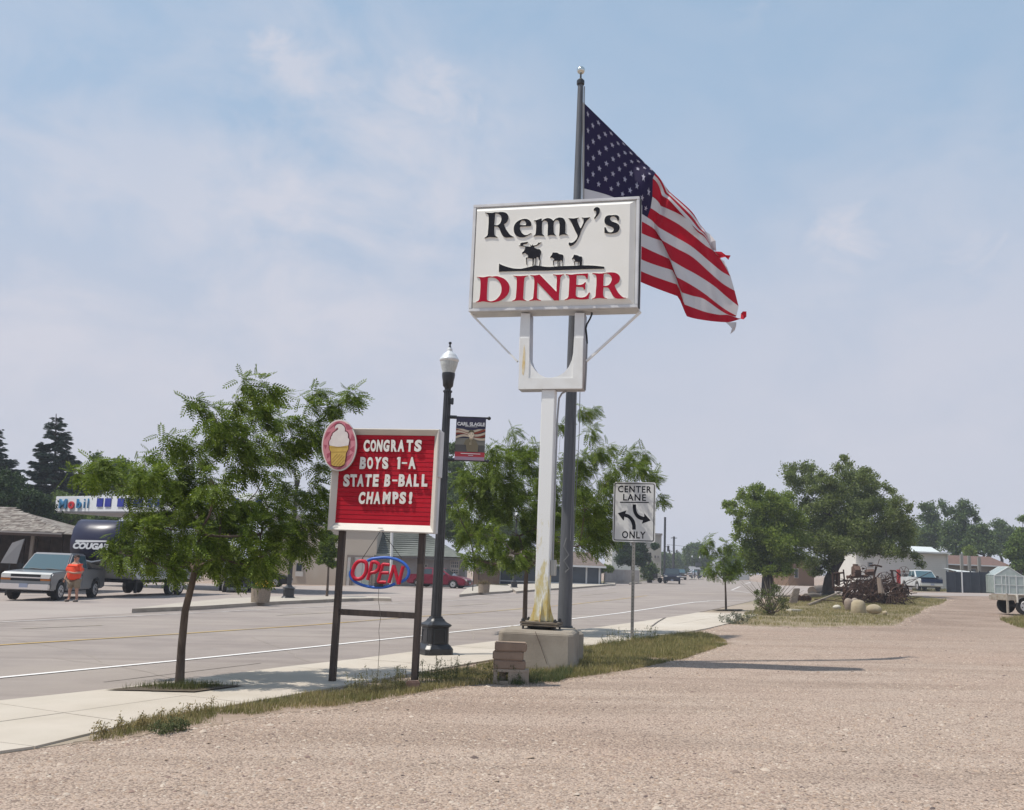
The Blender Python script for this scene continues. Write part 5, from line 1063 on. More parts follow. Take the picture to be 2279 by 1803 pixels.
skinmesh('shirt', V, [(0, 1), (1, 2), (2, 3), (3, 4), (4, 5), (5, 6), (6, 7), (4, 8), (8, 9), (9, 10)], [.245, .265, .27, .21, .10, .095, .08, .085, .095, .08, .085], mat('orange_shirt', (.78, .07, .025), .85), Pn)
V = [(0, 0, .92), (-.11, 0, .80), (-.14, 0, .62), (-.145, 0, .50), (.11, 0, .80), (.155, 0, .62), (.165, 0, .50)]
skinmesh('shorts', V, [(0, 1), (1, 2), (2, 3), (0, 4), (4, 5), (5, 6)], [.21, .15, .125, .12, .15, .125, .12], mat('khaki_shorts', (.24, .185, .125), .9), Pn)
obj('hair', MB().sphere((0, .015, 1.735), .108, 14, 8, sc=(.95, 1.02, .72)), mat('dark_hair', (.035, .022, .018), .8), Pn, world=False, smooth=True)
obj('sunglasses', MB().box((0, -.118, 1.69), (.15, .03, .035)), M_grl, Pn, world=False, bevel=.008)
obj('nose', MB().sphere((0, -.13, 1.655), .018, 8, 6), skin_m, Pn, world=False)
obj('mouth', MB().box((0, -.112, 1.605), (.05, .012, .008)), mat('lips', (.25, .08, .07), .6), Pn, world=False)
for s_ in (-1, 1):
    obj('ear', MB().sphere((s_ * .10, -.005, 1.665), .026, 8, 6, sc=(.5, .8, 1.2)), skin_m, Pn, world=False)
    obj('shoe', MB().sphere((-.17 if s_ < 0 else .21, -.08, .05), .13, 12, 8, sc=(.45, 1.1, .42)), mat('grey_shoe', (.16, .13, .11), .8), Pn, world=False, smooth=True)
for hx, hy, hz, dx, dz in ((-.335, -.16, .80, 0, -1), (-.07, -.32, 1.14, -1, 0)):
    for k in range(4):
        o_ = (k - 1.5) * .018; p0 = (hx + (o_ if dz else 0), hy, hz + (0 if dz else o_)); p1 = (p0[0] + dx * .04, hy - .01, p0[2] + dz * .045); p2 = (p1[0] + dx * .025, hy + .01, p1[2] + dz * (.03 - .005 * k))
        obj('finger', MB().tube([p0, p1, p2], [.010, .009, .007], 6), skin_m, Pn, world=False, smooth=True)
    obj('thumb', MB().tube([(hx + .02, hy - .01, hz + .01), (hx + .035, hy - .035, hz - .02)], [.011, .008], 6), skin_m, Pn, world=False)

# ------------------------------------------------------------------ BUILDINGS
def WX(px, py, Y): return hit(px, py, Y)
def wall_quad(mb, px0, px1, pyb0, pyt0, Y, thick=.2, z0=None):
    a = hit(px0, pyb0, Y); b = hit(px1, pyb0, Y); zt = hit((px0 + px1) / 2, pyt0, Y)[2]; zb = z0 if z0 is not None else min(gz(a[0], Y), gz(b[0], Y)) - .3
    mb.box(((a[0] + b[0]) / 2, Y + thick / 2, (zb + zt) / 2), (b[0] - a[0], thick, zt - zb)); return a[0], b[0], zb, zt
# left: low hip-roofed building with rough shakes
Yb = 46
t = thing('shake_roof_building', tuple(G(60, 1318)), 'low building with a rough shake hip roof and deep porch at the left edge', 'building')
xr = hit(139, 1190, Yb)[0]; zE = hit(90, 1186, Yb)[2]; zR = hit(10, 1137, Yb + 3.2)[2] + .15; xl = xr - 14; xR = hit(14, 1137, Yb + 3.2)[0]
M_shk = mat('roof_shake', (.19, .16, .14), .95, (.30, .27, .235), 3, .4, 30, thresh=(.4, .6), col3=(.11, .085, .07), s3=2.5)
Pf = [(xl, Yb, zE), (xr, Yb, zE), (xR, Yb + 3.4, zR), (xl, Yb + 3.4, zR)]
obj('roof', MB().add(Pf + [(xr, Yb + 7, zE), (xl, Yb + 7, zE)], [(0, 1, 2, 3), (1, 4, 2), (4, 5, 3, 2), (0, 5, 4, 1)]), M_shk, t)
mb = MB(); rs = random.Random(3)
for j in range(13):
    f = j / 13; y = Yb + 3.4 * f; z = zE + (zR - zE) * f; x1 = xr + (xR - xr) * f; x = xR - 3.2
    while x < x1 - .05:
        w = rs.uniform(.15, .32); h = rs.uniform(.02, .07); mb.hexa([(x, y, z + .01), (x + w, y, z + .01), (x + w, y + .3, z + .13), (x, y + .3, z + .13), (x, y, z + .01 + h), (x + w, y, z + .01 + h), (x + w, y + .3, z + .15), (x, y + .3, z + .15)]); x += w + .015
o = obj('shake_courses', mb, M_shk, t, fixn=False); o['kind'] = 'stuff'
obj('fascia', MB().box(((xl + xr) / 2, Yb - .05, zE - .08), (xr - xl, .06, .16)), mat('dark_fascia', (.10, .07, .06), .8), t)
obj('gutter', MB().box(((xl + xr) / 2, Yb - .12, zE - .01), (xr - xl, .08, .07)), mat('grey_gutter', (.30, .27, .25), .7), t)
M_dkw = mat('shaded_boards', (.055, .04, .034), .9, (.035, .026, .022), 4)  # porch shade is put into this dark board colour
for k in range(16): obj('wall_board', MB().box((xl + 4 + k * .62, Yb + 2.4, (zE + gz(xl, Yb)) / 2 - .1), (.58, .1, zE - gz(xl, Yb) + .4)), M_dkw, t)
a = hit(66, 1200, Yb); obj('porch_post', MB().box((a[0], Yb + .3, (zE + gz(a[0], Yb)) / 2), (.13, .13, zE - gz(a[0], Yb))), mat('post_grey', (.22, .18, .15), .9), t)
a = hit(14, 1290, 43); tt = thing('signboard', (a[0], 43, gz(a[0], 43)), 'grey leaning sandwich board in the porch shade left of the silver pickup', 'sign board')
obj('board', MB().hexa([(a[0] - .35, 43, gz(a[0], 43) + 1.4), (a[0] + .35, 43.0, gz(a[0], 43) + 1.4), (a[0] + .35, 43.05, gz(a[0], 43) + 1.4), (a[0] - .35, 43.05, gz(a[0], 43) + 1.4), (a[0] - .1, 43.3, gz(a[0], 43) + 2.3), (a[0] + .42, 43.3, gz(a[0], 43) + 2.5), (a[0] + .42, 43.35, gz(a[0], 43) + 2.5), (a[0] - .1, 43.35, gz(a[0], 43) + 2.3)]), mat('pale_board', (.15, .145, .15), .8), tt); obj('leg', MB().box((a[0], 43.1, gz(a[0], 43) + .7), (.06, .06, 1.5)), M_grl, tt)
# filling-station canopy
Yc = 62; PLk = Plane(hit(121, 1138.5, Yc), .60); KW = PLk.uv(600, 1138)[0]; KH = PLk.uv(124, 1104.8)[1]; Zk = (0, 1050, 5.6923)
t = thing('station_canopy', (*PLk.at(KW / 2, 0, -3)[:2], gz(*PLk.at(KW / 2, 0, -3)[:2])), 'flat white filling-station canopy reading Mobil behind the near tree', 'canopy')
mb = MB(); PLk.box(mb, 0, KW, 0, KH, -7, 0); obj('fascia', mb, mat('canopy_white', (.72, .73, .74), .4, (.68, .69, .70), 1), t, bevel=.02)
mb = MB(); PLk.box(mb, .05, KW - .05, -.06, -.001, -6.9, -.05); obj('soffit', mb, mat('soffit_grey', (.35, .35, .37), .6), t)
mb_blue = mat('sign_teal_blue', (.03, .17, .34), .4); M_sr = mat('sign_red', (.55, .02, .03), .4)
def fitk(s, x0, x1, y0, y1, m, off):
    A_ = uz(PLk, Zk, x0, y1); B_ = uz(PLk, Zk, x1, y0); o = text('lettering', s, PLk, 0, 0, 1, 0, .1, m, None, t, off=off, align='LEFT'); me = o.data
    V = np.empty(len(me.vertices) * 3); me.vertices.foreach_get('co', V); V = V.reshape(-1, 3) + np.array(org(t)) - PLk.O; V = np.stack([V @ PLk.u, V @ PLk.v, V @ PLk.n], 1); mn, mx = V.min(0), V.max(0); f = (V - mn) / (mx - mn + 1e-9)
    me.vertices.foreach_set('co', (PLk.O + np.outer(A_[0] + f[:, 0] * (B_[0] - A_[0]), PLk.u) + np.outer(A_[1] + f[:, 1] * (B_[1] - A_[1]), PLk.v) + np.outer(.02 + .08 * f[:, 2], PLk.n) - np.array(org(t))).reshape(-1)); me.update()
fitk('M', 755, 862, 345, 465, mb_blue, .015); fitk('o', 872, 955, 375, 470, M_sr, .03); fitk('b', 978, 1048, 345, 462, mb_blue, .02); fitk('i', 1070, 1090, 345, 462, mb_blue, .01); fitk('l', 1117, 1136, 340, 462, mb_blue, .01)
M_dbl = mat('royal_blue', (.02, .03, .26), .5)
for x0, x1 in ((216, 231), (234, 249), (262, 278), (282, 292), (298, 320), (330, 342), (345, 362), (420, 436), (458, 470), (520, 532), (569, 583)):
    a = PLk.uv(x0, 1128); b = PLk.uv(x1, 1109); mb = MB(); PLk.box(mb, a[0], b[0], a[1], b[1], .01, .06); obj('blue_block', mb, M_dbl, t)
for k in (.18, .82): c = PLk.at(KW * k, 0, -3.5); mb = MB(); mb.box((c[0], c[1], (c[2] + gz(c[0], c[1])) / 2), (.35, .35, c[2] - gz(c[0], c[1])), rz=-.6); obj('column', mb, mat('canopy_column', (.5, .5, .5), .6), t)
# beige stucco building
M_stu = mat('beige_stucco', (.44, .37, .30), .95, (.38, .315, .25), .5, .35, 25, col3=(.47, .41, .34), s3=.25)
t = thing('stucco_building', tuple(G(720, 1306)), 'plain beige stucco building with a boarded bay behind the letter board posts', 'building')
Y2 = 76; mb = MB(); x0, x1, z0, z1 = wall_quad(mb, 592, 833, 1306, 1172, Y2, 9); obj('wall', mb, M_stu, t)
mb = MB(); wall_quad(mb, 590, 835, 1176, 1171, Y2 - .1, .3, z0=hit(700, 1174.5, Y2)[2]); obj('coping', mb, mat('coping', (.36, .31, .25), .9), t)
def win(par, px0, px1, py0, py1, Y, m=None, frame=None, name='window', div=0):
    A_ = hit(px0, py1, Y); B_ = hit(px1, py0, Y); w, h = B_[0] - A_[0], B_[2] - A_[2]; cx, cz = (A_[0] + B_[0]) / 2, (A_[2] + B_[2]) / 2
    f = MB(); 
    for c, d in (((cx, Y - .02, A_[2]), (w + .12, .08, .08)), ((cx, Y - .02, B_[2]), (w + .12, .08, .08)), ((A_[0], Y - .02, cz), (.08, .08, h - .08)), ((B_[0], Y - .02, cz), (.08, .08, h - .08))): f.box(c, d)
    for k in range(div): f.box((A_[0] + w * (k + 1) / (div + 1), Y - .02, cz), (.05, .05, h - .09))
    if div: f.box((cx, Y - .021, cz), (w - .09, .05, .05))
    fo = obj(name, f, frame or mat('window_frame', (.35, .31, .27), .8), par); obj('pane', MB().box((cx, Y - .004, cz), (w - .08, .03, h - .08)), m or M_glassd, fo); return fo
win(t, 658, 674, 1253, 1272, Y2); obj('sill_board', MB().box((*((hit(658, 1278, Y2) + hit(674, 1278, Y2)) / 2)[:2] - np.array([0, .03]), hit(666, 1278, Y2)[2]), (.6, .08, .35)), mat('white_sill', (.5, .48, .45), .8), t)
M_mur = mat('painted_panel', (.42, .42, .40), .8, (.27, .33, .30), .9, thresh=(.48, .62), col3=(.48, .40, .38), s3=1.7)
mb = MB(); wall_quad(mb, 768, 826, 1306, 1236, Y2 - .12, .1); obj('bay_lintel', mb, mat('bay_frame', (.22, .18, .155), .9), t)
for a_, b_ in ((770, 776.5), (786, 803), (804, 820)):
    mb = MB(); wall_quad(mb, a_, b_, 1306, 1240.5, Y2 - .16, .05); obj('bay_panel', mb, M_mur, t)
for a_ in (778, 782.5, 821.5): mb = MB(); wall_quad(mb, a_, a_ + 3.2, 1306, 1239, Y2 - .2, .08); obj('bay_post', mb, MATS['bay_frame'], t)
# grey shed with grey-green roof
t = thing('grey_building', tuple(G(930, 1306)), 'grey-walled building with a grey-green hipped roof behind the dark red car', 'building')
M_gw = mat('grey_wall', (.27, .25, .235), .95, (.23, .21, .2), .8, .2, 30); M_gr = mat('green_grey_roof', (.155, .165, .145), .95, (.12, .13, .115), 2.5, .3, 20, col3=(.19, .195, .175), s3=.6)
Y3 = 76.5; mb = MB(); xa, xb, z0, z1 = wall_quad(mb, 835, 1010, 1306, 1238, Y3, 8); obj('wall', mb, M_gw, t)
e0, e1 = hit(833, 1236, Y3 - .6), hit(1029, 1240, Y3 - .6); r0_, r1_ = hit(833, 1165, Y3 + 4), hit(925, 1172, Y3 + 4)
obj('roof', MB().add([tuple(e0), tuple(e1), tuple(r1_), tuple(r0_), (e1[0], Y3 + 8.6, e1[2]), (e0[0], Y3 + 8.6, e0[2])], [(0, 1, 2, 3), (1, 4, 2), (4, 5, 3, 2), (0, 5, 4, 1)]), M_gr, t)
for k in range(15):
    f = (k + .5) / 15; y = e0[1] + (r0_[1] - e0[1]) * f; z = e0[2] + (r0_[2] - e0[2]) * f; x1 = e1[0] + (r1_[0] - e1[0]) * f; obj('shingle_course', MB().box(((e0[0] + x1) / 2, y, z + .025), (x1 - e0[0], .10, .05)), M_gr, t)
obj('eave_board', MB().box(((e0[0] + e1[0]) / 2, e0[1] - .03, e0[2] - .06), (e1[0] - e0[0], .05, .14)), mat('eave_dark', (.10, .095, .09), .9), t)
win(t, 1003, 1021, 1249, 1264, Y3, div=3); win(t, 1004, 1020, 1267, 1277, Y3, div=2); win(t, 945, 951, 1256, 1263, Y3)
mb = MB(); wall_quad(mb, 1010, 1034, 1306, 1242, Y3 + 1, 4); obj('side_wall', mb, M_gw, t)
a = hit(870, 1300, 73); t = thing('white_pole', (a[0], 73, gz(a[0], 73)), 'thin white pole before the grey-green roof, seen through the OPEN sign', 'pole')
obj('shaft', MB().tube([(a[0], 73, gz(a[0], 73)), (hit(873, 1150, 73)[0], 73, hit(870, 1150, 73)[2])], .11, 10), mat('pole_white', (.62, .62, .6), .5), t); obj('cap', MB().sphere((hit(873, 1150, 73)[0], 73, hit(870, 1149, 73)[2]), .13, 10, 6), MATS['pole_white'], t)
# blue-grey building with brown roof and white trim
t = thing('blue_grey_building', tuple(G(1230, 1298)), 'long blue-grey building with brown roof and white trim behind the sign poles', 'building')
M_bg = mat('blue_grey_siding', (.085, .10, .125), .85, (.07, .085, .105), 1); M_br = mat('brown_roof', (.17, .13, .11), .95, (.13, .10, .085), 2, .3, 20); M_tr = mat('trim_white', (.55, .56, .57), .6)
Y4 = 96; mb = MB(); xa, xb, z0, z1 = wall_quad(mb, 1112, 1338, 1298, 1256, Y4, 9)
obj('wall', mb, M_bg, t)
for k in range(9): obj('siding_board', MB().box(((xa + xb) / 2, Y4 - .015, z0 + .3 + (z1 - z0 - .35) * k / 8), (xb - xa - .1, .03, .10)), M_bg, t)
r1 = hit(1225, 1226, Y4 + 4)[2]; obj('roof', MB().add([(xa - .4, Y4 - .6, z1), (xb + .4, Y4 - .6, z1), (xb - 1, Y4 + 4, r1), (xa + 1, Y4 + 4, r1), (xb + .4, Y4 + 9.6, z1), (xa - .4, Y4 + 9.6, z1)], [(0, 1, 2, 3), (1, 4, 2), (4, 5, 3, 2), (5, 0, 3), (0, 5, 4, 1)]), M_br, t)
obj('eave_trim', MB().box(((xa + xb) / 2, Y4 - .65, z1 - .08), (xb - xa + .8, .08, .18)), M_tr, t); obj('base_trim', MB().box(((xa + xb) / 2, Y4 - .05, z0 + .62), (xb - xa, .08, .12)), M_tr, t)
for px in (1112, 1143, 1305, 1334): c = hit(px, 1280, Y4); obj('corner_trim', MB().box((c[0], Y4 - .06, (z0 + z1) / 2), (.16, .1, z1 - z0)), M_tr, t)
t = thing('brick_building', tuple(G(1080, 1300)), 'low brown brick building glimpsed under the second street tree', 'building'); mb = MB(); xa, xb, z0, z1 = wall_quad(mb, 1052, 1111, 1300, 1252, 92, 8); obj('wall', mb, mat('brown_brick', (.20, .13, .095), .95, (.25, .17, .125), 3), t)
obj('roof', MB().box(((xa + xb) / 2, 96, z1 + .12), (xb - xa + .6, 8.8, .22)), M_br, t); win(t, 1066, 1075, 1262, 1275, 92); win(t, 1090, 1099, 1262, 1275, 92)
# tall timber pole by the bench, utility cabinet, bench
a = G(1309, 1299.5); t = thing('utility_pole', tuple(a), 'brown timber pole beside the bench across the road', 'pole'); obj('shaft', MB().tube([tuple(a), (a[0], a[1], a[2] + 7.2)], .16, 10), mat('timber_pole', (.11, .085, .07), .9), t); obj('crossarm', MB().box((a[0], a[1], a[2] + 6.9), (1.8, .12, .14)), MATS['timber_pole'], t)
a = G(1294, 1297.5); t = thing('park_bench', tuple(a), 'small white bench on the pavement across the road', 'bench', rz=.5); M_bn = mat('bench_white', (.5, .48, .45), .7)
for nm, c, d in (('seat', (0, 0, .45), (1.3, .45, .06)), ('backrest', (0, .22, .80), (1.3, .05, .45)), ('leg', (-.55, 0, .21), (.08, .42, .42)), ('leg', (.55, 0, .21), (.08, .42, .42))): obj(nm, MB().box(c, d), M_bn, t, world=False)
a = G(1317.5, 1296); t = thing('utility_box', tuple(a), 'pale grey utility box between the bench and a street lamp', 'utility box'); obj('box', MB().box((a[0], a[1], a[2] + .6), (.6, .4, 1.2)), mat('util_grey', (.42, .44, .42), .6), t, bevel=.03); obj('lid', MB().box((a[0], a[1], a[2] + 1.23), (.66, .46, .06)), MATS['util_grey'], t)
# board fence
t = thing('board_fence', tuple(G(1385, 1294)), 'pale grey board fence across the road behind a street lamp', 'fence'); Y5 = 112; A_, B_ = hit(1346, 1295, Y5), hit(1423, 1295, Y5); zt_ = hit(1385, 1268, Y5)[2]; M_fn = mat('grey_boards', (.31, .285, .275), .9, (.26, .235, .225), 2)
nb = 26
for k in range(nb): x = A_[0] + (B_[0] - A_[0]) * (k + .5) / nb; z0 = gz(x, Y5) - .1; obj('fence_board', MB().box((x, Y5 + (.012 if k % 2 else 0), (z0 + zt_) / 2), ((B_[0] - A_[0]) / nb * .93, .03, zt_ - z0)), M_fn, t)
# white building with siding behind fence, tall beige building
t = thing('white_building', tuple(G(1400, 1290)), 'white two-storey building behind the CENTER LANE sign', 'building'); M_ws = mat('white_siding', (.52, .53, .52), .8, (.47, .48, .47), 1.5)
Y6 = 135; mb = MB(); xa, xb, z0, z1 = wall_quad(mb, 1361, 1421, 1292, 1206, Y6, 10); obj('wall', mb, M_ws, t); win(t, 1372, 1380, 1218, 1232, Y6); win(t, 1396, 1404, 1218, 1232, Y6); obj('roof', MB().box(((xa + xb) / 2, Y6 + 5, z1 + .15), (xb - xa + .6, 10.6, .28)), M_gw, t)
t = thing('beige_building', tuple(G(1455, 1289)), 'tall plain beige building by the two thin dark poles down the street', 'building'); M_tb = mat('tan_render', (.36, .335, .29), .95, (.32, .30, .26), .4)
Y7 = 150; mb = MB(); xa, xb, z0, z1 = wall_quad(mb, 1424, 1471, 1290, 1190, Y7, 14); obj('wall', mb, M_tb, t); obj('parapet', MB().box(((xa + xb) / 2, Y7 - .05, z1 + .1), (xb - xa + .2, .4, .3)), M_gw, t); win(t, 1456, 1460, 1236, 1243, Y7); win(t, 1463, 1466, 1236, 1243, Y7); win(t, 1432, 1437, 1215, 1224, Y7)
t = thing('grey_roof_house', tuple(G(1640, 1288)), 'distant house whose blue-grey roof shows between the small tree and the elms', 'building')
Y8 = 190; mb = MB(); xa, xb, z0, z1 = wall_quad(mb, 1618, 1668, 1288, 1258, Y8, 9); obj('wall', mb, M_ws, t); rt = hit(1640, 1236, Y8 + 4)[2]; obj('roof', MB().add([(xa - .5, Y8 - .5, z1), (xb + .5, Y8 - .5, z1), (xb - 1.5, Y8 + 4.5, rt), (xa + 1, Y8 + 4.5, rt), (xb + .5, Y8 + 9.5, z1), (xa - .5, Y8 + 9.5, z1)], [(0, 1, 2, 3), (1, 4, 2), (4, 5, 3, 2), (5, 0, 3), (0, 5, 4, 1)]), mat('slate_roof', (.20, .21, .24), .8), t)
# right of the elm
t = thing('brown_shop', tuple(G(1780, 1296)), 'low brown building with a pale roof edge seen between the elm trunks', 'building'); Y9 = 120; mb = MB(); xa, xb, z0, z1 = wall_quad(mb, 1755, 1812, 1296, 1248, Y9, 8); obj('wall', mb, mat('brown_wall', (.20, .125, .08), .9), t); obj('roof_edge', MB().box(((xa + xb) / 2, Y9 - .3, z1 + .2), (xb - xa + .8, .8, .35)), M_ws, t); win(t, 1768, 1776, 1266, 1286, Y9, name='door')
t = thing('sided_house', tuple(G(2020, 1308)), 'long house with cream horizontal siding behind the scrap heap', 'building'); M_sd = mat('cream_siding', (.66, .63, .58), .8, (.62, .59, .54), .8)
Y10 = 104; A_ = hit(1905, 1300, Y10); B_ = hit(2109.5, 1300, Y10); ztl, ztr = hit(1905, 1248, Y10)[2], hit(2109, 1234, Y10)[2]; z0 = gz(A_[0], Y10) - .3
ztl = ztr - .1
obj('wall', MB().hexa([(A_[0], Y10, z0), (B_[0], Y10, z0), (B_[0], Y10 + 9, z0), (A_[0], Y10 + 9, z0), (A_[0], Y10, ztl), (B_[0], Y10, ztr), (B_[0], Y10 + 9, ztr), (A_[0], Y10 + 9, ztl)]), M_sd, t)
n = 17
for k in range(n):
    z = z0 + .5 + (ztr - z0 - .6) * k / n; h = (ztr - z0) / n * .80
    obj('siding_board', MB().hexa([(A_[0], Y10 - .075, z), (B_[0], Y10 - .075, z), (B_[0], Y10, z), (A_[0], Y10, z), (A_[0], Y10 - .01, z + h), (B_[0], Y10 - .01, z + h), (B_[0], Y10, z + h), (A_[0], Y10, z + h)]), M_sd, t)
obj('roof_edge', MB().box(((A_[0] + B_[0]) / 2, Y10 + 4, ztr + .1), (B_[0] - A_[0] + .4, 9.4, .16)), M_ws, t); obj('corner_trim', MB().box((B_[0], Y10 - .06, (z0 + ztr) / 2), (.14, .12, ztr - z0)), M_ws, t)
win(t, 2010, 2025, 1278, 1286, Y10 - .05); win(t, 2010, 2025, 1288, 1297, Y10 - .05); win(t, 1932, 1942, 1252, 1262, Y10 - .05)
c = hit(2000, 1285, Y10 - 1); obj('red_post', MB().box((c[0], Y10 - 1, (gz(c[0], Y10) + hit(2000, 1268, Y10)[2]) / 2), (.32, .2, hit(2000, 1268, Y10)[2] - gz(c[0], Y10))), mat('red_post', (.45, .03, .03), .6), t)
t = thing('white_roof_shed', tuple(G(2068, 1305)), 'white metal roof rising behind the cream sided house', 'building'); Y11 = 122; mb = MB(); xa, xb, z0, z1 = wall_quad(mb, 2036, 2098, 1300, 1234, Y11, 6); obj('wall', mb, M_ws, t)
rz_ = hit(2060, 1217, Y11 + 3)[2]; obj('roof', MB().add([(xa, Y11 - .3, z1), (xb + .3, Y11 - .3, z1), (xb, Y11 + 3, rz_), (xa + .2, Y11 + 3, rz_), (xb + .3, Y11 + 6.3, z1), (xa, Y11 + 6.3, z1)], [(0, 1, 2, 3), (1, 4, 2), (4, 5, 3, 2), (5, 0, 3), (0, 5, 4, 1)]), mat('white_metal_roof', (.60, .63, .62), .5), t)
t = thing('brown_roof_house', tuple(G(2190, 1306)), 'low house with a dull red-brown roof right of the dark fence', 'building'); Y12 = 110; mb = MB(); xa, xb, z0, z1 = wall_quad(mb, 2112, 2245, 1306, 1259, Y12, 8); obj('wall', mb, mat('taupe_wall', (.22, .19, .17), .9), t)
rz_ = hit(2200, 1239, Y12 + 4)[2]; obj('roof', MB().add([(xa - .4, Y12 - .6, z1), (xb + .4, Y12 - .6, z1), (xb, Y12 + 4, rz_), (xa, Y12 + 4, rz_), (xb + .4, Y12 + 8.6, z1), (xa - .4, Y12 + 8.6, z1)], [(0, 1, 2, 3), (1, 4, 2), (4, 5, 3, 2), (5, 0, 3), (0, 5, 4, 1)]), mat('redbrown_roof', (.16, .095, .075), .95, (.13, .08, .065), 3), t)
obj('gutter', MB().box(((xa + xb) / 2, Y12 - .65, z1), (xb - xa + .8, .1, .12)), M_tr, t); win(t, 2160, 2172, 1266, 1274, Y12)
t = thing('lean_to', tuple(G(2130, 1308)), 'small white sloping canopy roof beside the dark screened fence', 'canopy'); A_, B_ = hit(2111, 1265, 98), hit(2152, 1272, 98)
obj('roof', MB().hexa([(A_[0], 96, A_[2] - .35), (B_[0], 96, B_[2] - .1), (B_[0] - .8, 99, B_[2] + .1), (A_[0], 99, A_[2]), (A_[0], 96, A_[2] - .3), (B_[0], 96, B_[2] - .05), (B_[0] - .8, 99, B_[2] + .15), (A_[0], 99, A_[2] + .05)]), MATS['white_metal_roof'], t)
for x, y in ((A_[0] + .1, 96.1), (B_[0] - .1, 96.1)): obj('post', MB().box((x, y, (gz(x, y) + A_[2] - .4) / 2), (.1, .1, A_[2] - .4 - gz(x, y))), M_tr, t)
t = thing('screened_fence', tuple(G(2160, 1318)), 'dark navy screened fence between the old pickup and the greenhouse', 'fence'); Y13 = 91.5; M_nf = mat('navy_screen', (.035, .042, .055), .9, (.028, .034, .046), 2)
xs_ = [2107, 2126, 2141, 2160, 2180, 2200, 2221]
for a_, b_ in zip(xs_, xs_[1:]):
    A_, B_ = hit(a_, 1300, Y13), hit(b_, 1300, Y13); zt_ = hit(a_, 1273, Y13)[2]; z0 = gz(A_[0], Y13) - .05; obj('screen_panel', MB().box(((A_[0] + B_[0]) / 2, Y13 + random.uniform(-.03, .03), (z0 + zt_) / 2), (B_[0] - A_[0] - .06, .04, zt_ - z0)), M_nf, t); obj('fence_post', MB().box((A_[0], Y13 - .05, (z0 + zt_) / 2 + .06), (.09, .09, zt_ - z0 + .1)), M_alu if a_ == 2141 else M_nf, t)
# tall posts of the pergola behind the fence
for i, (px, lab) in enumerate(((2142, 'leftmost weathered post rising behind the dark screened fence'), (2159, 'middle weathered post rising behind the dark screened fence'), (2181, 'rightmost weathered post rising behind the dark screened fence'))):
    a = hit(px, 1300, 100); tag(obj('timber_post', MB().box((a[0], 100, (gz(a[0], 100) + hit(px, 1234 + i * 3, 100)[2]) / 2), (.28, .2, hit(px, 1234 + i * 3, 100)[2] - gz(a[0], 100))), mat('grey_post', (.25, .24, .22), .9)), lab, 'post', 'posts behind the dark fence')
# greenhouse
q = G(2247, 1322); t = thing('greenhouse', tuple(q), 'small clear-panelled garden greenhouse with a white frame at the right', 'greenhouse', rz=-.10)
M_pc = mat('polycarbonate', (.36, .40, .38), .25, (.30, .35, .32), 3, spec=.6); M_gf = mat('greenhouse_frame', (.55, .56, .54), .5); hw_, hh_, hp, dp = 1.3, 1.62, 2.45, 2.4
def gp(nm, P, o): quad_on(nm, P, M_pc, t, .02, o)
for i in range(4):
    x0, x1 = -hw_ + i * hw_ / 2 + .03, -hw_ + (i + 1) * hw_ / 2 - .03
    for z0_, z1_ in ((.05, .78), (.84, 1.58)): gp('glazing_panel', [(x0, 0, z0_), (x1, 0, z0_), (x1, 0, z1_), (x0, 0, z1_)], (0, 1, 0))
gp('gable_panel', [(-hw_ + .05, 0, hh_ + .03), (hw_ - .05, 0, hh_ + .03), (0, 0, hp - .05)], (0, 1, 0))
for s_ in (-1, 1):
    for j in range(3): gp('side_panel', [(s_ * hw_, .03 + j * .8, .05), (s_ * hw_, .77 + j * .8, .05), (s_ * hw_, .77 + j * .8, hh_), (s_ * hw_, .03 + j * .8, hh_)], (-s_, 0, 0)); gp('roof_panel', [(s_ * hw_, .03 + j * .8, hh_ + .03), (s_ * hw_, .77 + j * .8, hh_ + .03), (s_ * .02, .77 + j * .8, hp), (s_ * .02, .03 + j * .8, hp)], (0, 0, .8))
mb = MB()
for i in range(5): mb.box((-hw_ + i * hw_ / 2, -.02, hh_ / 2), (.06, .05, hh_))
for z in (.02, .81, hh_): mb.box((0, -.025, z), (2 * hw_, .04, .06))
for s_ in (-1, 1): mb.tube([(s_ * hw_, 0, hh_), (0, 0, hp)], .035, 6); mb.tube([(s_ * hw_, dp, hh_), (0, dp, hp)], .035, 6)
mb.tube([(0, 0, hp), (0, dp, hp)], .035, 6); mb.box((-.3, -.05, .9), (.05, .05, 1.7)); mb.box((.6, -.05, .9), (.05, .05, 1.7)); obj('frame', mb, M_gf, t, world=False)

# ------------------------------------------------------------------ far street furniture
def simple_pole(name, px, pyb, pyt, Y, r, lab, m, extra=None):
    a = hit(px, pyb, Y); z1 = hit(px, pyt, Y)[2]; t = thing(name, (a[0], Y, gz(a[0], Y)), lab, 'pole'); obj('shaft', MB().tube([(a[0], Y, gz(a[0], Y)), (a[0], Y, z1)], r, 8), m, t)
    return t, a[0], z1
M_dp = mat('far_dark_pole', (.03, .032, .035), .7)
t, x, z = simple_pole('utility_pole', 1478.5, 1285, 1151, 150, .17, 'taller thin dark pole right of the beige building, with a signal box', M_dp); zz = hit(1482, 1221, 150)[2]; obj('signal_head', MB().box((x + .55, 150, zz), (.30, .3, .9)), M_blk, t); obj('signal_bracket', MB().box((x + .25, 150, zz + .3), (.5, .06, .06)), M_blk, t)
t, x, z = simple_pole('utility_pole', 1499, 1284, 1194, 190, .2, 'shorter thin dark pole above the oncoming car', M_dp); obj('crossarm', MB().box((x, 190, z - .3), (1.2, .12, .12)), M_dp, t)
wr = bpy.data.objects['utility_pole.002'] if 'utility_pole.002' in bpy.data.objects else t
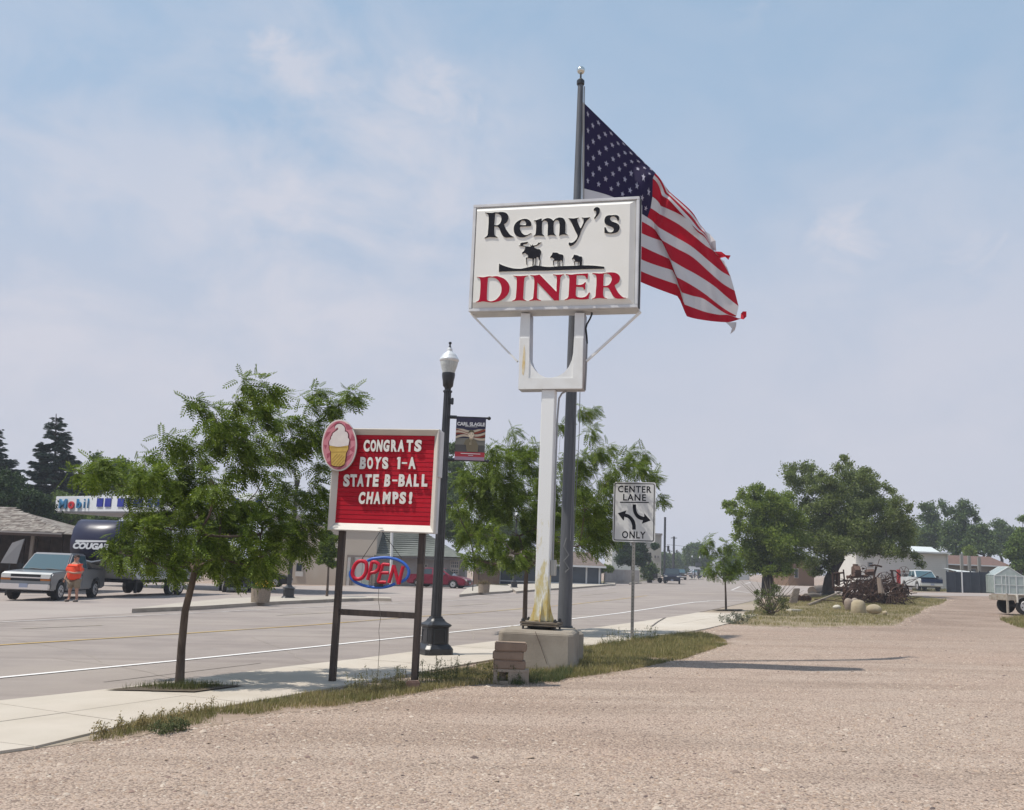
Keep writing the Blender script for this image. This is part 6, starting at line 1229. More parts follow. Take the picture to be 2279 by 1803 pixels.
tag(obj('overhead_wire', MB().tube([hit(1484, 1212, 190), hit(1505, 1214, 190), hit(1532, 1217, 200), hit(1580, 1223, 215)], .03, 5), M_dp), 'thin overhead wire running right from the dark poles above the street', 'wire')
for px, py0, py1, w, c, lab in ((1546, 1261, 1267, 2.1, (.55, .56, .58), 'small white rectangular sign board at the end of the street'), (1554.5, 1252, 1263, 1.2, (.05, .055, .06), 'small dark sign board just right of the white one at the street end')):
    a = hit(px, py1, 185); b = hit(px, py0, 185); t = thing('roadside_sign', (a[0], 185, gz(a[0], 185)), lab, 'sign'); obj('board', MB().box((a[0], 185, (a[2] + b[2]) / 2), (w, .12, b[2] - a[2])), mat('fs' + str(w), c, .6), t); obj('post', MB().box((a[0], 185.1, (gz(a[0], 185) + a[2]) / 2), (.12, .12, a[2] - gz(a[0], 185))), M_dp, t)
a = G(1772, 1301); t = thing('fire_hydrant', tuple(a), 'small red fire hydrant on the side-street corner beyond the bush', 'hydrant'); M_hy = mat('hydrant_red', (.34, .05, .035), .6)
obj('barrel', MB().lathe([(.16, 0), (.16, .05), (.11, .07), (.11, .5), (.15, .52), (.14, .62), (.06, .72), (.03, .76)], 12, tuple(a)), M_hy, t, smooth=True); obj('nozzle', MB().tube([(a[0] - .2, a[1], a[2] + .42), (a[0] + .2, a[1], a[2] + .42)], .06, 8), M_hy, t)
for px, py, h, lab in ((1752, 1297, 1.35, 'left of two squat timber bollards by the bright blue car'), (1759.5, 1298, 1.25, 'right of two squat timber bollards by the bright blue car'), (1794, 1302, 2.7, 'tall pale timber post in front of the brown shop')):
    a = G(px, py); tag(obj('timber_bollard', MB().lathe([(.17, 0), (.17, h - .06), (.12, h)], 10, tuple(a)), mat('bollard_brown', (.17, .12, .085), .9) if h < 2 else mat('pale_post', (.33, .28, .22), .9)), lab, 'post')

# round planters
def planter(px, py, r, h, label, flowers):
    a = G(px, py, .14 if 1 else 0); t = thing('round_planter', tuple(a), label, 'planter', 'round exposed-aggregate planters'); M_pl = mat('aggregate', (.30, .24, .185), .95, (.22, .18, .14), 18, .5, 90)
    obj('tub', MB().lathe([(r * .94, 0), (r, h * .5), (r * 1.02, h * .93), (r * 1.04, h), (r * .92, h), (r * .9, h - .08)], 24, tuple(a)), M_pl, t, smooth=True); obj('soil', MB().lathe([(r * .9, h - .09), (r * .9, h - .07)], 20, tuple(a)), M_soil, t)
    n = 500 if flowers else 260; P = np.stack([a[0] + rng.normal(0, r * .45, n), a[1] + rng.normal(0, r * .45, n), a[2] + h + np.abs(rng.normal(.05, .09 if flowers else .06, n))], 1)
    tv = np.array([[0, 0, 0], [.08, .028, .02], [.16, 0, 0], [.08, -.028, .02]]); tf = [[0, 1, 2], [0, 2, 3]]
    inst('foliage', tv, tf, rotx(rng, n) * .8, P, leafmat('planter_leaf' + str(int(px)), [(.05, .10, .02), (.12, .20, .04), (.16, .18, .05)] if flowers else [(.16, .12, .06), (.22, .17, .09)]), t)
    if flowers:
        n = 130; P = np.stack([a[0] + rng.normal(.12, r * .42, n), a[1] + rng.normal(0, r * .4, n), a[2] + h + np.abs(rng.normal(.16, .05, n))], 1); inst('flowers', tv * .8, tf, rotx(rng, n), P, leafmat('yellow_petal', [(.75, .50, .02), (.70, .40, .02)], .2), t)
planter(579, 1340.5, .36, .52, 'round pebbled planter overflowing with yellow flowers on the far island', True)
planter(1076.5, 1319, .33, .48, 'round pebbled planter with dry plants across the road right of the red car', False)
# ------------------------------------------------------------------ TREES
def fold_leaf(l, w, d=.25): return [(0, 0, 0), (l * .45, w / 2, -d * w), (l, 0, 0), (l * .45, -w / 2, -d * w)]
def frond_template(n=6):
    V = []; Fc = []
    for i in range(n):
        t = (i + 1) / (n + .5); x = t; z = -.22 * t * t
        for s in (-1, 1):
            l = .30 * (1 - .35 * abs(t - .5)); w = .105; b = len(V); ca, sa = cos(.95), sin(.95) * s
            for px, py, pz in fold_leaf(l, w): V.append((x + px * ca - py * sa, px * sa + py * ca, z + pz - .12 * px))
            Fc += [(b, b + 1, b + 2), (b, b + 2, b + 3)]
    b = len(V)
    for px, py, pz in fold_leaf(.26, .10): V.append((1 + px, py, -.22 + pz - .1 * px))
    Fc += [(b, b + 1, b + 2), (b, b + 2, b + 3)]
    return np.array(V), np.array(Fc)
def clump_template(n=6, seed=0):
    r = np.random.default_rng(seed); V = []; Fc = []
    for i in range(n):
        Rm = rotx(r, 1)[0]; c = r.normal(0, .55, 3); b = len(V)
        for q in fold_leaf(1., .62): V.append(tuple(Rm @ np.array(q) + c))
        Fc += [(b, b + 1, b + 2), (b, b + 2, b + 3)]
    return np.array(V), np.array(Fc)
FRD = frond_template(); CLP = clump_template(); CL4 = clump_template(4, 5)
M_bark = mat('bark_brown', (.085, .062, .048), .95, (.14, .105, .08), 12, .6, 30, stretch=(1, 1, .25)); M_barkd = mat('bark_dark', (.030, .024, .020), .95, (.05, .04, .034), 6, .6, 20, stretch=(1, 1, .25))
def crown_pts(blobs, dens, rg, shell=.55, sub=.34, nsub=9):
    """leaf positions: every blob is broken into small clumps with gaps between them"""
    P = []; Dn = []
    for c, r, w in blobs:
        ns = max(4, int(nsub * w)); n = max(4, int(dens * r * r * w / ns))
        for k in range(ns):
            d = rg.normal(size=3); d /= np.linalg.norm(d); d[2] *= .85; cc = c + d * r * rg.uniform(shell, 1.0)
            s = r * sub * rg.uniform(.6, 1.25); q = rg.normal(size=(n, 3)) * s * np.array([.62, .62, .42]); P.append(cc + q); Dn.append(np.repeat(d[None], n, 0) + rg.normal(size=(n, 3)) * .45)
    return np.concatenate(P), np.concatenate(Dn)
def tree(name, label, base, spec, z, kind, size, dens, lm, bark=M_bark, tr=.1, crotch=None, Y=None, depth=1., wind=(0, 0, 0), group=None, seed=1, nsub=9, sub=.34, twigs=True, trunk=None, shell=.42, bias=None, mul=None):
    dens *= mul or {'frond': 5.2, 'clump': 30., 'leaf4': 3.0}[kind]
    """spec: list of (x,y,r) lobes in picture units z=(ox,oy,scale); the lobes get their own depth"""
    rg = np.random.default_rng(seed); b = G(*base) if not isinstance(base[0], np.ndarray) else base[0]
    Y = Y or b[1]; b = np.array([hit(base[0], base[1], Y)[0], Y, 0]); b[2] = gz(b[0], Y)
    T = thing(name, tuple(b), label, 'tree', group); blobs = []; xs = [s[0] for s in spec]; cxm = (min(xs) + max(xs)) / 2; half = (max(xs) - min(xs)) / 2 + 1
    R_all = half / z[2] / F * Y
    for s in spec:
        px, py = z[0] + s[0] / z[2], z[1] + s[1] / z[2]; edge = min(1, abs(s[0] - cxm) / half); dy = rg.uniform(-1, 1) * R_all * .75 * sqrt(max(0.05, 1 - edge ** 2)) * depth
        if bias: dy = bias(s[0], dy)
        c = hit(px, py, Y + dy); blobs.append((c, s[2] / z[2] / F * (Y + dy), 1.))
    P, Dn = crown_pts(blobs, dens, rg, sub=sub, nsub=nsub, shell=shell)
    n = len(P)
    if kind == 'frond':
        D = Dn * .7 + np.array(wind) + np.array([0, 0, -.42]); D += rg.normal(size=D.shape) * .38; Uv = np.array([0, 0, 1.]) + rg.normal(size=(n, 3)) * .45
        M = frames(D, Uv) * (size * rg.uniform(.65, 1.25, n))[:, None, None]; tv, tf = FRD
    else:
        M = rotx(rg, n) * (size * rg.uniform(.6, 1.3, n))[:, None, None]; tv, tf = CLP if kind == 'clump' else CL4
    inst('crown', tv, tf, M, P, lm, T)
    # trunk and limbs: every lobe is reached from the nearest point already grown
    mb = MB(); tk = trunk or [base, crotch or (base[0], base[1] - 60)]
    tp = [b - np.array([0, 0, .1])] + [hit(x, y, Y) for x, y in tk[1:]]
    cr_ = tp[-1]; rr = np.linspace(tr, tr * .72, len(tp)); rr[0] = tr * 1.15; mb.tube(tp, list(rr), 10)
    nodes = [(cr_, tr * .72, 0)]; order = sorted(blobs, key=lambda q: np.linalg.norm(q[0] - cr_)); ch = {}
    for c, r, w in order:
        best = min(nodes, key=lambda q: np.linalg.norm(q[0] - c) + .25 * np.linalg.norm(q[0] - cr_) + (3 if q[0][2] > c[2] + .4 * R_all else 0)); p0, r0, lv = best
        mid = (p0 + c) / 2 + rg.normal(size=3) * .05 * np.linalg.norm(c - p0) + np.array([0, 0, -.04 * np.linalg.norm(c - p0)])
        r1 = max(r0 * .62, tr * .05); mb.tube([p0, mid, c], [r0 * .8, (r0 * .8 + r1) / 2, r1], 6, cap=False); nodes.append((mid, (r0 * .8 + r1) / 2, lv + 1)); nodes.append((c, r1, lv + 1))
        if twigs:
            for k in range(5): d = rg.normal(size=3); d /= np.linalg.norm(d); d[2] = abs(d[2]) * .8; mb.tube([c, c + d * r * .55 + np.array(wind) * r * .1, c + d * r * 1.0 + np.array(wind) * r * .3], [r1 * .7, r1 * .4, r1 * .15], 4, cap=False)
    obj('trunk', mb, bark, T, smooth=True, fixn=False)
    return T
Lloc = leafmat('locust_leaf', [(.062, .100, .010), (.110, .165, .016), (.18, .25, .028), (.085, .13, .013), (.27, .34, .07)], .47, .5)
Z8 = (100, 820, 2.9176)
near = [(1290, 90, 40), (1420, 110, 75), (1500, 180, 55), (1380, 220, 85), (1240, 215, 42), (955, 215, 34), (1060, 260, 62), (1100, 330, 85), (1380, 330, 100), (1530, 340, 70), (1200, 420, 105), (1100, 450, 105), (800, 470, 52), (930, 490, 72), (760, 560, 75), (1000, 560, 75), (1300, 480, 110), (1480, 500, 80), (1765, 150, 40), (1740, 250, 60), (1990, 160, 65), (1900, 250, 85), (1720, 370, 85), (1620, 450, 85), (1560, 560, 85), (1760, 490, 75), (1300, 620, 105), (1430, 690, 55), (330, 610, 50), (190, 665, 46), (260, 690, 55), (350, 690, 80), (480, 680, 85), (640, 630, 75), (680, 720, 105), (820, 680, 95), (560, 780, 85), (900, 770, 105), (1010, 720, 65), (1110, 770, 105), (760, 880, 95), (950, 900, 115), (1150, 920, 105), (1300, 880, 95), (1450, 900, 95), (1600, 830, 85), (1560, 760, 55), (1750, 780, 75), (1800, 900, 55), (1700, 960, 85), (560, 950, 85), (650, 1040, 105), (820, 1050, 125), (1000, 1080, 125), (1200, 1080, 125), (1400, 1080, 125), (1560, 1080, 105), (1680, 1090, 75), (490, 1100, 65), (480, 1200, 65), (600, 1200, 105), (760, 1220, 100), (900, 1240, 85), (1120, 1230, 95), (1260, 1250, 105), (1400, 1230, 105), (1520, 1200, 85), (820, 1310, 45), (1230, 1330, 55), (1380, 1300, 70), (420, 1160, 34), (1060, 1180, 90), (1780, 620, 50), (1700, 1180, 40)]
tree('street_tree', 'nearest young locust tree, wind-blown, in the sidewalk pit left of the letter board', (400, 1524), near, Z8, 'frond', .20, 560, Lloc, tr=.056, trunk=[(400, 1524), (404, 1440), (412, 1360), (427, 1300), (434, 1266)], wind=(.75, .05, -.1), depth=.8, seed=3, shell=.4, bias=lambda x, dy: max(dy, .15) + .9 if x > 1450 else dy, nsub=10, sub=.40, group='young street trees')
Z9 = (980, 900, 3.4167)
sec = [(575, 215, 48), (660, 340, 50), (1100, 50, 70), (1150, 190, 55), (915, 155, 30), (740, 320, 45), (240, 490, 110), (430, 350, 60), (420, 440, 110), (560, 370, 95), (680, 430, 100), (450, 600, 140), (250, 650, 110), (650, 600, 135), (150, 600, 60), (300, 850, 120), (480, 800, 140), (680, 800, 125), (220, 1000, 85), (400, 1020, 120), (600, 1000, 120), (260, 1180, 75), (380, 1170, 90), (560, 1140, 100), (700, 1150, 70), (1100, 430, 95), (1200, 350, 65), (1275, 325, 35), (1040, 520, 75), (1050, 620, 85), (1250, 560, 85), (1350, 490, 80), (1450, 400, 70), (1560, 380, 45), (1480, 470, 75), (1560, 540, 60), (1625, 560, 34), (1250, 700, 105), (1100, 800, 105), (1250, 850, 105), (1150, 980, 110), (1280, 980, 80), (1050, 1080, 80), (1200, 1070, 60), (1670, 710, 34), (840, 600, 110), (860, 850, 120), (860, 1050, 100), (900, 420, 60), (330, 740, 100), (130, 780, 60), (950, 750, 100)]
tree('street_tree', 'second young locust tree, rising behind the concrete block and sign poles', (1166, 1412), sec, Z9, 'frond', .25, 320, Lloc, tr=.066, trunk=[(1166, 1412), (1168, 1370), (1170, 1300), (1172, 1268)], wind=(.55, .05, -.15), depth=.8, seed=5, nsub=10, sub=.40, group='young street trees')
Z4 = (1380, 1000, 4.27)
tree('street_tree', 'third young street tree, small, beyond the driveway with its own soil strip', (1616, 1359.5), [(860, 850, 38), (830, 930, 50), (900, 960, 52), (1010, 900, 42), (1060, 930, 42), (960, 1040, 55), (880, 1090, 60), (1000, 1120, 70), (1075, 1150, 60), (920, 1175, 50), (1020, 1200, 45), (840, 1150, 34), (1100, 1060, 40), (800, 930, 25)], Z4, 'frond', .30, 150, Lloc, tr=.045, trunk=[(1616, 1359.5), (1615, 1320), (1614, 1292)], wind=(.3, 0, -.1), seed=7, group='young street trees')
tree('sapling', 'slim staked sapling on the far island left of the letter board post', (727, 1334), [(940, 980, 38), (990, 1040, 42), (930, 1080, 42), (980, 1130, 48), (930, 1180, 42), (985, 1210, 30), (960, 920, 30)], (450, 900, 3.4167), 'clump', .10, 170, Lloc, tr=.06, trunk=[(727, 1334), (730, 1290), (731, 1262)], seed=9)
tree('sapling', 'small dark-leaved tree below the CENTER LANE sign across the road', (1406, 1297), [(20, 930, 60), (110, 960, 70), (200, 950, 55), (60, 1040, 70), (150, 1060, 75), (230, 1030, 45), (180, 900, 45), (330, 920, 28)], Z4, 'clump', .22, 40, leafmat('dark_leaf', [(.02, .04, .012), (.035, .065, .02), (.05, .09, .028)], .3), tr=.12, seed=11)
tree('sapling', 'tiny bright green tree before the blue-grey building right of the lamp', (1344, 1302), [(1850, 345, 40), (1900, 330, 45), (1950, 340, 38)], (980, 1200, 5.14), 'clump', .16, 60, Lloc, tr=.06, seed=13, trunk=[(1344, 1302), (1346, 1272)])
for i, (px, py, lab) in enumerate(((1051.5, 1320, 'staked thin sapling right of the dark red car'), (1064, 1308, 'thin leafless stake behind the dry planter'))):
    a = G(px, py); t = thing('tree_stake', tuple(a), lab, 'stake'); obj('stake', MB().tube([tuple(a), (a[0] + .05, a[1], a[2] + (2.6 if i == 0 else 3.2))], .03, 6), M_barkd, t)
Lelm = leafmat('elm_leaf', [(.085, .12, .026), (.145, .185, .044), (.21, .26, .075), (.11, .145, .034), (.32, .36, .15)], .48, .5)
Lely = leafmat('yellowgreen_leaf', [(.095, .145, .018), (.16, .225, .032), (.24, .31, .050), (.125, .18, .026), (.33, .39, .09)], .48, .5)
Z5 = (1600, 980, 4.066); Z6_ = (1900, 1050, 4.496)
def toz(L_, za, zb): return [((za[0] + x / za[2] - zb[0]) * zb[2], (za[1] + y / za[2] - zb[1]) * zb[2], r / za[2] * zb[2]) for x, y, r in L_]
e1 = [(650, 265, 60), (760, 250, 60), (840, 255, 34), (640, 330, 60), (720, 400, 90), (850, 360, 80), (900, 480, 90), (1140, 165, 30), (1175, 225, 42), (1150, 320, 80), (1010, 380, 80), (1280, 330, 90), (1390, 350, 50), (1100, 480, 100), (1300, 480, 110), (1000, 600, 110), (1200, 640, 120), (850, 620, 90), (900, 800, 120), (1100, 820, 130), (1300, 800, 120), (850, 950, 110), (1000, 1020, 110), (1200, 960, 110), (830, 1100, 80), (900, 1170, 50), (760, 560, 90), (760, 760, 100), (780, 900, 90), (960, 900, 120), (950, 720, 110), (1120, 720, 120), (1100, 930, 110), (960, 1130, 60), (860, 1180, 45), (1300, 640, 110), (1280, 900, 110), (1040, 540, 90), (1200, 440, 100), (930, 340, 60), (1080, 250, 45), (1330, 280, 40)] + toz([(60, 300, 90), (140, 250, 80), (300, 320, 90), (420, 400, 90), (300, 560, 110), (330, 680, 100), (480, 580, 90), (60, 560, 110), (60, 720, 90), (240, 770, 70), (440, 800, 70), (100, 60, 70), (200, 130, 70), (330, 150, 50), (385, 200, 30), (450, 300, 70), (550, 355, 50), (350, 450, 120), (500, 500, 90), (200, 600, 120), (450, 640, 110), (570, 600, 60), (350, 780, 85), (520, 760, 70), (610, 850, 45), (665, 925, 34), (150, 800, 70), (60, 400, 100), (230, 330, 90)], Z6_, Z5)
tree('elm_tree', 'big spreading elm over the scrap iron heap, dark trunk leaning right', (1842, 1324), e1, Z5, 'clump', .155, 15.5, Lelm, M_barkd, tr=.42, trunk=[(1842, 1324), (1846, 1290), (1858, 1262), (1872, 1240)], depth=.9, seed=21, sub=.60, nsub=12, Y=70)
e2 = [(60, 585, 26), (130, 570, 42), (115, 640, 40), (220, 480, 50), (320, 460, 60), (250, 560, 70), (370, 420, 34), (450, 520, 70), (170, 740, 42), (220, 660, 60), (350, 620, 90), (480, 650, 100), (600, 600, 90), (620, 510, 60), (300, 780, 90), (450, 800, 110), (600, 760, 100), (700, 700, 90), (250, 920, 80), (400, 950, 110), (550, 930, 110), (700, 880, 100), (250, 1060, 80), (380, 1100, 90), (520, 1090, 100), (620, 1170, 55), (195, 1150, 42), (430, 1180, 50), (700, 1050, 80), (320, 540, 80), (420, 620, 90), (520, 560, 70), (400, 720, 100), (520, 720, 100), (350, 860, 100), (500, 860, 110), (620, 850, 100), (300, 1000, 90), (450, 1030, 100), (600, 1030, 100), (300, 1150, 60), (540, 1180, 60), (160, 880, 40), (180, 800, 40)]
tree('elm_tree', 'yellow-green elm at the street corner behind the scraggly bush', (1703, 1319), e2, Z5, 'clump', .150, 17, Lely, M_barkd, tr=.26, trunk=[(1703, 1319), (1703, 1290), (1704, 1275)], depth=.9, seed=23, sub=.58, nsub=12, Y=66)
a = G(1714, 1320); o = obj('trunk', MB().tube([(hit(1716, 1320, 66)[0], 66, gz(a[0], 66) - .1), hit(1714, 1285, 66), hit(1716, 1250, 66)], [.26, .22, .15], 10), M_barkd, bpy.data.objects['elm_tree.001'], smooth=True)
# shrubs
Lbush = leafmat('bush_leaf', [(.06, .09, .025), (.11, .14, .045), (.17, .19, .07), (.09, .10, .04)], .3, .6)
tree('scraggly_bush', 'loose yellowish bush in front of the corner elm', (1718, 1370), [(400, 1400, 55), (500, 1380, 50), (560, 1440, 55), (380, 1500, 65), (480, 1490, 75), (580, 1510, 55), (450, 1560, 50), (350, 1450, 40), (540, 1340, 25), (500, 1320, 18), (340, 1380, 20), (600, 1450, 25)], Z5, 'leaf4', .06, 180, Lbush, M_bark, tr=.05, trunk=[(1718, 1370), (1716, 1362)], seed=25)
rg = np.random.default_rng(5)
mb = MB(); b = G(1715, 1369)
for k in range(30): d = rg.normal(size=3) * np.array([.55, .5, .3]); L1 = rg.uniform(.8, 1.5); mb.tube([b + rg.normal(size=3) * .06 * np.array([1, 1, 0]), b + np.array([d[0] * .45, d[1] * .4, L1 * .55]), b + np.array([d[0], d[1], L1])], [.022, .014, .004], 4, cap=False)
o = obj('bare_twigs', mb, mat('dry_twig', (.13, .11, .08), .9), bpy.data.objects['scraggly_bush'], fixn=False); o['kind'] = 'stuff'
tree('low_weed', 'grey-green weed clump at the near left tip of the right grass bank', (1632, 1388), [(1, 2, 16), (18, 0, 18), (35, 2, 14), (52, -6, 12), (8, 10, 10)], (1618, 1378, 1.), 'leaf4', .045, 500, leafmat('sage_leaf', [(.11, .13, .09), (.18, .19, .14), (.14, .15, .10)], .2), tr=.02, seed=26, trunk=[(1632, 1388), (1634, 1385)], sub=.4)
bpy.data.objects['low_weed']['category'] = 'weed'; bpy.data.objects['scraggly_bush']['category'] = 'bush'
# background trees
Lbg = leafmat('far_leaf', [(.055, .095, .028), (.095, .145, .045), (.15, .20, .07), (.075, .12, .036)], .3, .6); Lbg2 = leafmat('far_leaf_light', [(.075, .125, .025), (.125, .185, .04), (.18, .24, .06)], .3, .6)
def bgt(label, base, spec, z, Y, lm=Lbg, size=.30, dens=5.5, seed=1, name='broadleaf_tree', tr=.3, group='background broadleaf trees'):
    return tree(name, label, base, spec, z, 'clump', size, dens, lm, M_barkd, tr=tr, Y=Y, depth=.8, seed=seed, sub=.55, nsub=10, twigs=False, group=group)
bgt('slender tall tree at the left end of the row behind the white metal roof', (2078, 1305), [(740, 370, 55), (690, 350, 25), (720, 470, 55), (790, 440, 45), (800, 520, 75), (850, 610, 80), (750, 600, 75), (700, 690, 60), (820, 700, 60), (660, 640, 45)], Z6_, 135, size=.33, seed=31)
bgt('tall ragged tree with three peaks above the dark screened fence', (2140, 1305), [(890, 330, 36), (925, 410, 45), (970, 380, 34), (1100, 310, 36), (1110, 380, 70), (1180, 420, 42), (1240, 480, 30), (1050, 470, 80), (960, 560, 80), (1100, 590, 90), (950, 690, 75), (1080, 730, 85), (1000, 790, 60), (1020, 650, 80)], Z6_, 128, Lbg, seed=33)
bgt('rounded dark tree behind the red-brown roofed house', (2190, 1305), [(1300, 560, 50), (1290, 650, 80), (1200, 600, 60), (1200, 700, 75), (1350, 720, 75), (1300, 780, 60), (1400, 790, 45), (1180, 790, 50)], Z6_, 125, seed=35)
bgt('paler far tree whose dome rises right of the ragged tree', (2230, 1305), [(1460, 525, 55), (1480, 620, 75), (1540, 600, 55), (1420, 680, 70), (1560, 680, 75), (1500, 760, 60), (1620, 620, 50), (1430, 780, 40)], Z6_, 150, size=.36, seed=37)
bgt('green tree overhanging the greenhouse at the right edge', (2268, 1312), [(1690, 480, 30), (1700, 620, 60), (1650, 690, 70), (1600, 760, 70), (1570, 830, 50), (1660, 850, 75), (1620, 940, 50), (1710, 900, 60), (1680, 1000, 34), (1560, 990, 34), (1700, 760, 70), (1740, 680, 60)], Z6_, 97, Lbg2, size=.24, dens=11, seed=39)
bgt('small yellow-green shrub tree before the ragged trees', (2158, 1300), [(1150, 790, 40), (1140, 840, 36), (1190, 830, 30)], Z6_, 118, Lely, size=.2, dens=16, seed=41)
bgt('dark tree mass between elm and white metal roof', (2020, 1305), [(600, 560, 60), (640, 650, 60), (680, 720, 60), (620, 760, 55), (540, 700, 60), (700, 800, 34), (820, 800, 34)], Z6_, 140, seed=43)
bgt('large dark dome-shaped tree closing the far end of the street', (1555, 1284), [(640, 960, 34), (680, 930, 34), (730, 920, 42), (780, 950, 42), (700, 1000, 55), (780, 1020, 55), (650, 1040, 45), (830, 1040, 40), (730, 1090, 50), (800, 1110, 40)], Z4, 230, size=.42, dens=5, seed=45, lm=Lbg)
for i, (cx0, r0, lab) in enumerate(((420, 50, 'first hazy tree right of the beige building down the street'), (470, 45, 'second hazy tree behind the shorter dark pole'), (540, 42, 'hazy low tree between dark poles and domed tree'), (600, 40, 'hazy low tree at the left foot of the domed tree'), (1060, 60, 'dark far tree behind the small street tree'))):
    bgt(lab, (1380 + cx0 / 4.27, 1284), [(cx0, 1030 + 8 * (i % 2), r0), (cx0 - 25, 1080, r0), (cx0 + 25, 1085, r0), (cx0, 1140, r0 * .9), (cx0 + 30, 1150, r0 * .8), (cx0 - 30, 1160, r0 * .8)], Z4, 240 + 12 * i if i < 4 else 170, size=.42, dens=4.5, seed=50 + i)
bgt('shaggy hedge bush in front of the tall beige building', (1446, 1290), [(230, 1130, 42), (280, 1110, 42), (320, 1150, 40), (250, 1190, 40), (300, 1200, 40)], Z4, 125, size=.25, dens=10, seed=57)
bgt('dark broad tree behind the grey-green roof right of the near street lamp', (1010, 1300), [(120, 330, 50), (60, 450, 70), (130, 520, 90), (40, 600, 90), (120, 700, 100), (60, 830, 100), (160, 880, 90), (90, 960, 90), (190, 1000, 80), (0, 720, 80), (60, 350, 45)], Z9, 88, size=.22, dens=13, seed=59)
bgt('dark tree filling the gap behind the second locust tree', (1230, 1298), [(480, 900, 120), (650, 950, 120), (850, 950, 130), (1050, 950, 110), (300, 1000, 90), (900, 1120, 90), (560, 1150, 80), (1080, 700, 80), (1180, 930, 80)], Z9, 110, size=.26, dens=9, seed=61)
Ldk = leafmat('dark_green_leaf', [(.022, .042, .014), (.038, .066, .022), (.055, .09, .03)], .3, .6)
bgt('dark leafy tree behind the shake-roofed building', (70, 1300), [(50, 640, 80), (120, 600, 70), (30, 760, 90), (150, 720, 90), (230, 700, 80), (90, 800, 90), (200, 820, 90), (300, 760, 80), (320, 850, 80), (20, 560, 60), (400, 880, 60), (250, 900, 70)], (0, 900, 3.416), 60, Ldk, size=.20, dens=16, seed=63)
bgt('bright green bushy tree under the canopy sign left of the camper', (150, 1305), [(480, 720, 60), (300, 720, 50), (450, 850, 70), (560, 870, 80), (660, 880, 80), (500, 930, 70), (380, 930, 50), (760, 880, 70), (450, 1000, 60), (860, 870, 70)], (0, 900, 3.416), 74, Lbg2, size=.20, dens=15, seed=65)
bgt('green tree rising above the canopy behind the nearest tree', (250, 1300), [(730, 400, 30), (740, 480, 55), (820, 470, 60), (920, 460, 60), (960, 520, 60), (850, 560, 80), (760, 580, 80), (660, 560, 55), (1050, 560, 80), (950, 620, 80), (700, 650, 80), (620, 600, 40), (1150, 620, 80)], (0, 900, 3.416), 84, Lbg, size=.24, dens=12, seed=67)
bgt('broad tree behind the canopy right end and stucco building', (480, 1300), [(1150, 700, 80), (1300, 700, 90), (1450, 720, 90), (1600, 740, 90), (1250, 850, 100), (1400, 880, 110), (1550, 880, 110), (1700, 850, 90), (1750, 760, 60), (1350, 1010, 100), (1500, 1020, 100), (1650, 1010, 90), (1200, 1000, 90)], (0, 900, 3.416), 92, Lbg, size=.25, dens=11, seed=69)
bgt('grey-green tree top seen between letter board and locust crown', (690, 1300), [(2280, 700, 50), (2330, 760, 60), (2250, 800, 60), (2330, 850, 70), (2420, 830, 60), (2380, 920, 60), (2280, 930, 60)], (0, 900, 3.416), 100, leafmat('silver_leaf', [(.07, .10, .06), (.12, .15, .10)], .3), size=.27, dens=10, seed=71)
# spruces
Lspr = leafmat('spruce_needle', [(.022, .042, .030), (.040, .068, .048), (.062, .095, .068)], .18, .6)
def spruce(base, top, Y, hwid, label, seed, skirt=1.):
    rg = np.random.default_rng(seed); b = hit(base[0], base[1], Y); b[2] = gz(b[0], Y); zt = hit(top[0], top[1], Y)[2]; tx = hit(top[0], top[1], Y)[0]; H = zt - b[2]
    T = thing('spruce_tree', tuple(b), label, 'tree', 'dark spruces at the left edge'); mb = MB().tube([tuple(b), (tx, Y, zt)], [.28, .03], 8); P = []; D = []; Sz = []
    z = 1.2; 
    while z < H - .15:
        f = 1 - z / H; Lb = hwid * (f ** .82) * rg.uniform(.86, 1.08) + .12; nb = 13 if f > .25 else 8
        for k in range(nb):
            a = rg.uniform(0, 2 * pi); L1 = Lb * rg.uniform(.7, 1.12); c = np.array([b[0] + (tx - b[0]) * (z / H), Y, b[2] + z + rg.uniform(-.12, .12)]); d = np.array([cos(a), sin(a), 0.])
            pts = [c + d * L1 * t + np.array([0, 0, -.30 * L1 * t + .24 * L1 * t * t]) for t in (0, .35, .7, 1)]; mb.tube(pts, [.035, .03, .02, .006], 3, cap=False)
            m = max(5, int(L1 * 15)); t_ = rg.uniform(.18, 1.02, m)
            q = c + d * (L1 * t_)[:, None] + np.stack([0 * t_, 0 * t_, -.30 * L1 * t_ + .24 * L1 * t_ ** 2], 1)
            sd = rg.choice([-1, 1], m); ang = a + sd * rg.uniform(.15, 1.0, m); dd = np.stack([np.cos(ang), np.sin(ang), rg.uniform(-.35, .15, m)], 1); P.append(q + rg.normal(size=q.shape) * .05); D.append(dd); Sz.append(rg.uniform(.34, .64, m) * (.5 + .6 * min(1, L1)))
        z += .30 + .1 * rg.random()
    P = np.concatenate(P); D = np.concatenate(D); Sz = np.concatenate(Sz); n = len(P)
    V = []; Fc = []
    for i in range(6):
        a = 2 * pi * i / 6; y, z_ = cos(a) * .14, sin(a) * .14; b0 = len(V); V += [(0, 0, 0), (.55, y * 1.2, z_ * 1.2), (1, y * .3, z_ * .3)]; Fc.append((b0, b0 + 1, b0 + 2))
        b0 = len(V); V += [(.1, 0, 0), (.35, y * 1.7, z_), (.75, y * .4, z_ * .4)]; Fc.append((b0, b0 + 1, b0 + 2))
    inst('needles', V, Fc, frames(D, np.array([0, 0, 1.]) + rg.normal(size=(n, 3)) * .3) * Sz[:, None, None], P, Lspr, T); obj('trunk', mb, M_barkd, T, fixn=False)
spruce((118, 1292), (125, 921), 76, 4.0, 'tall dark pointed spruce behind the shake-roofed building', 81)
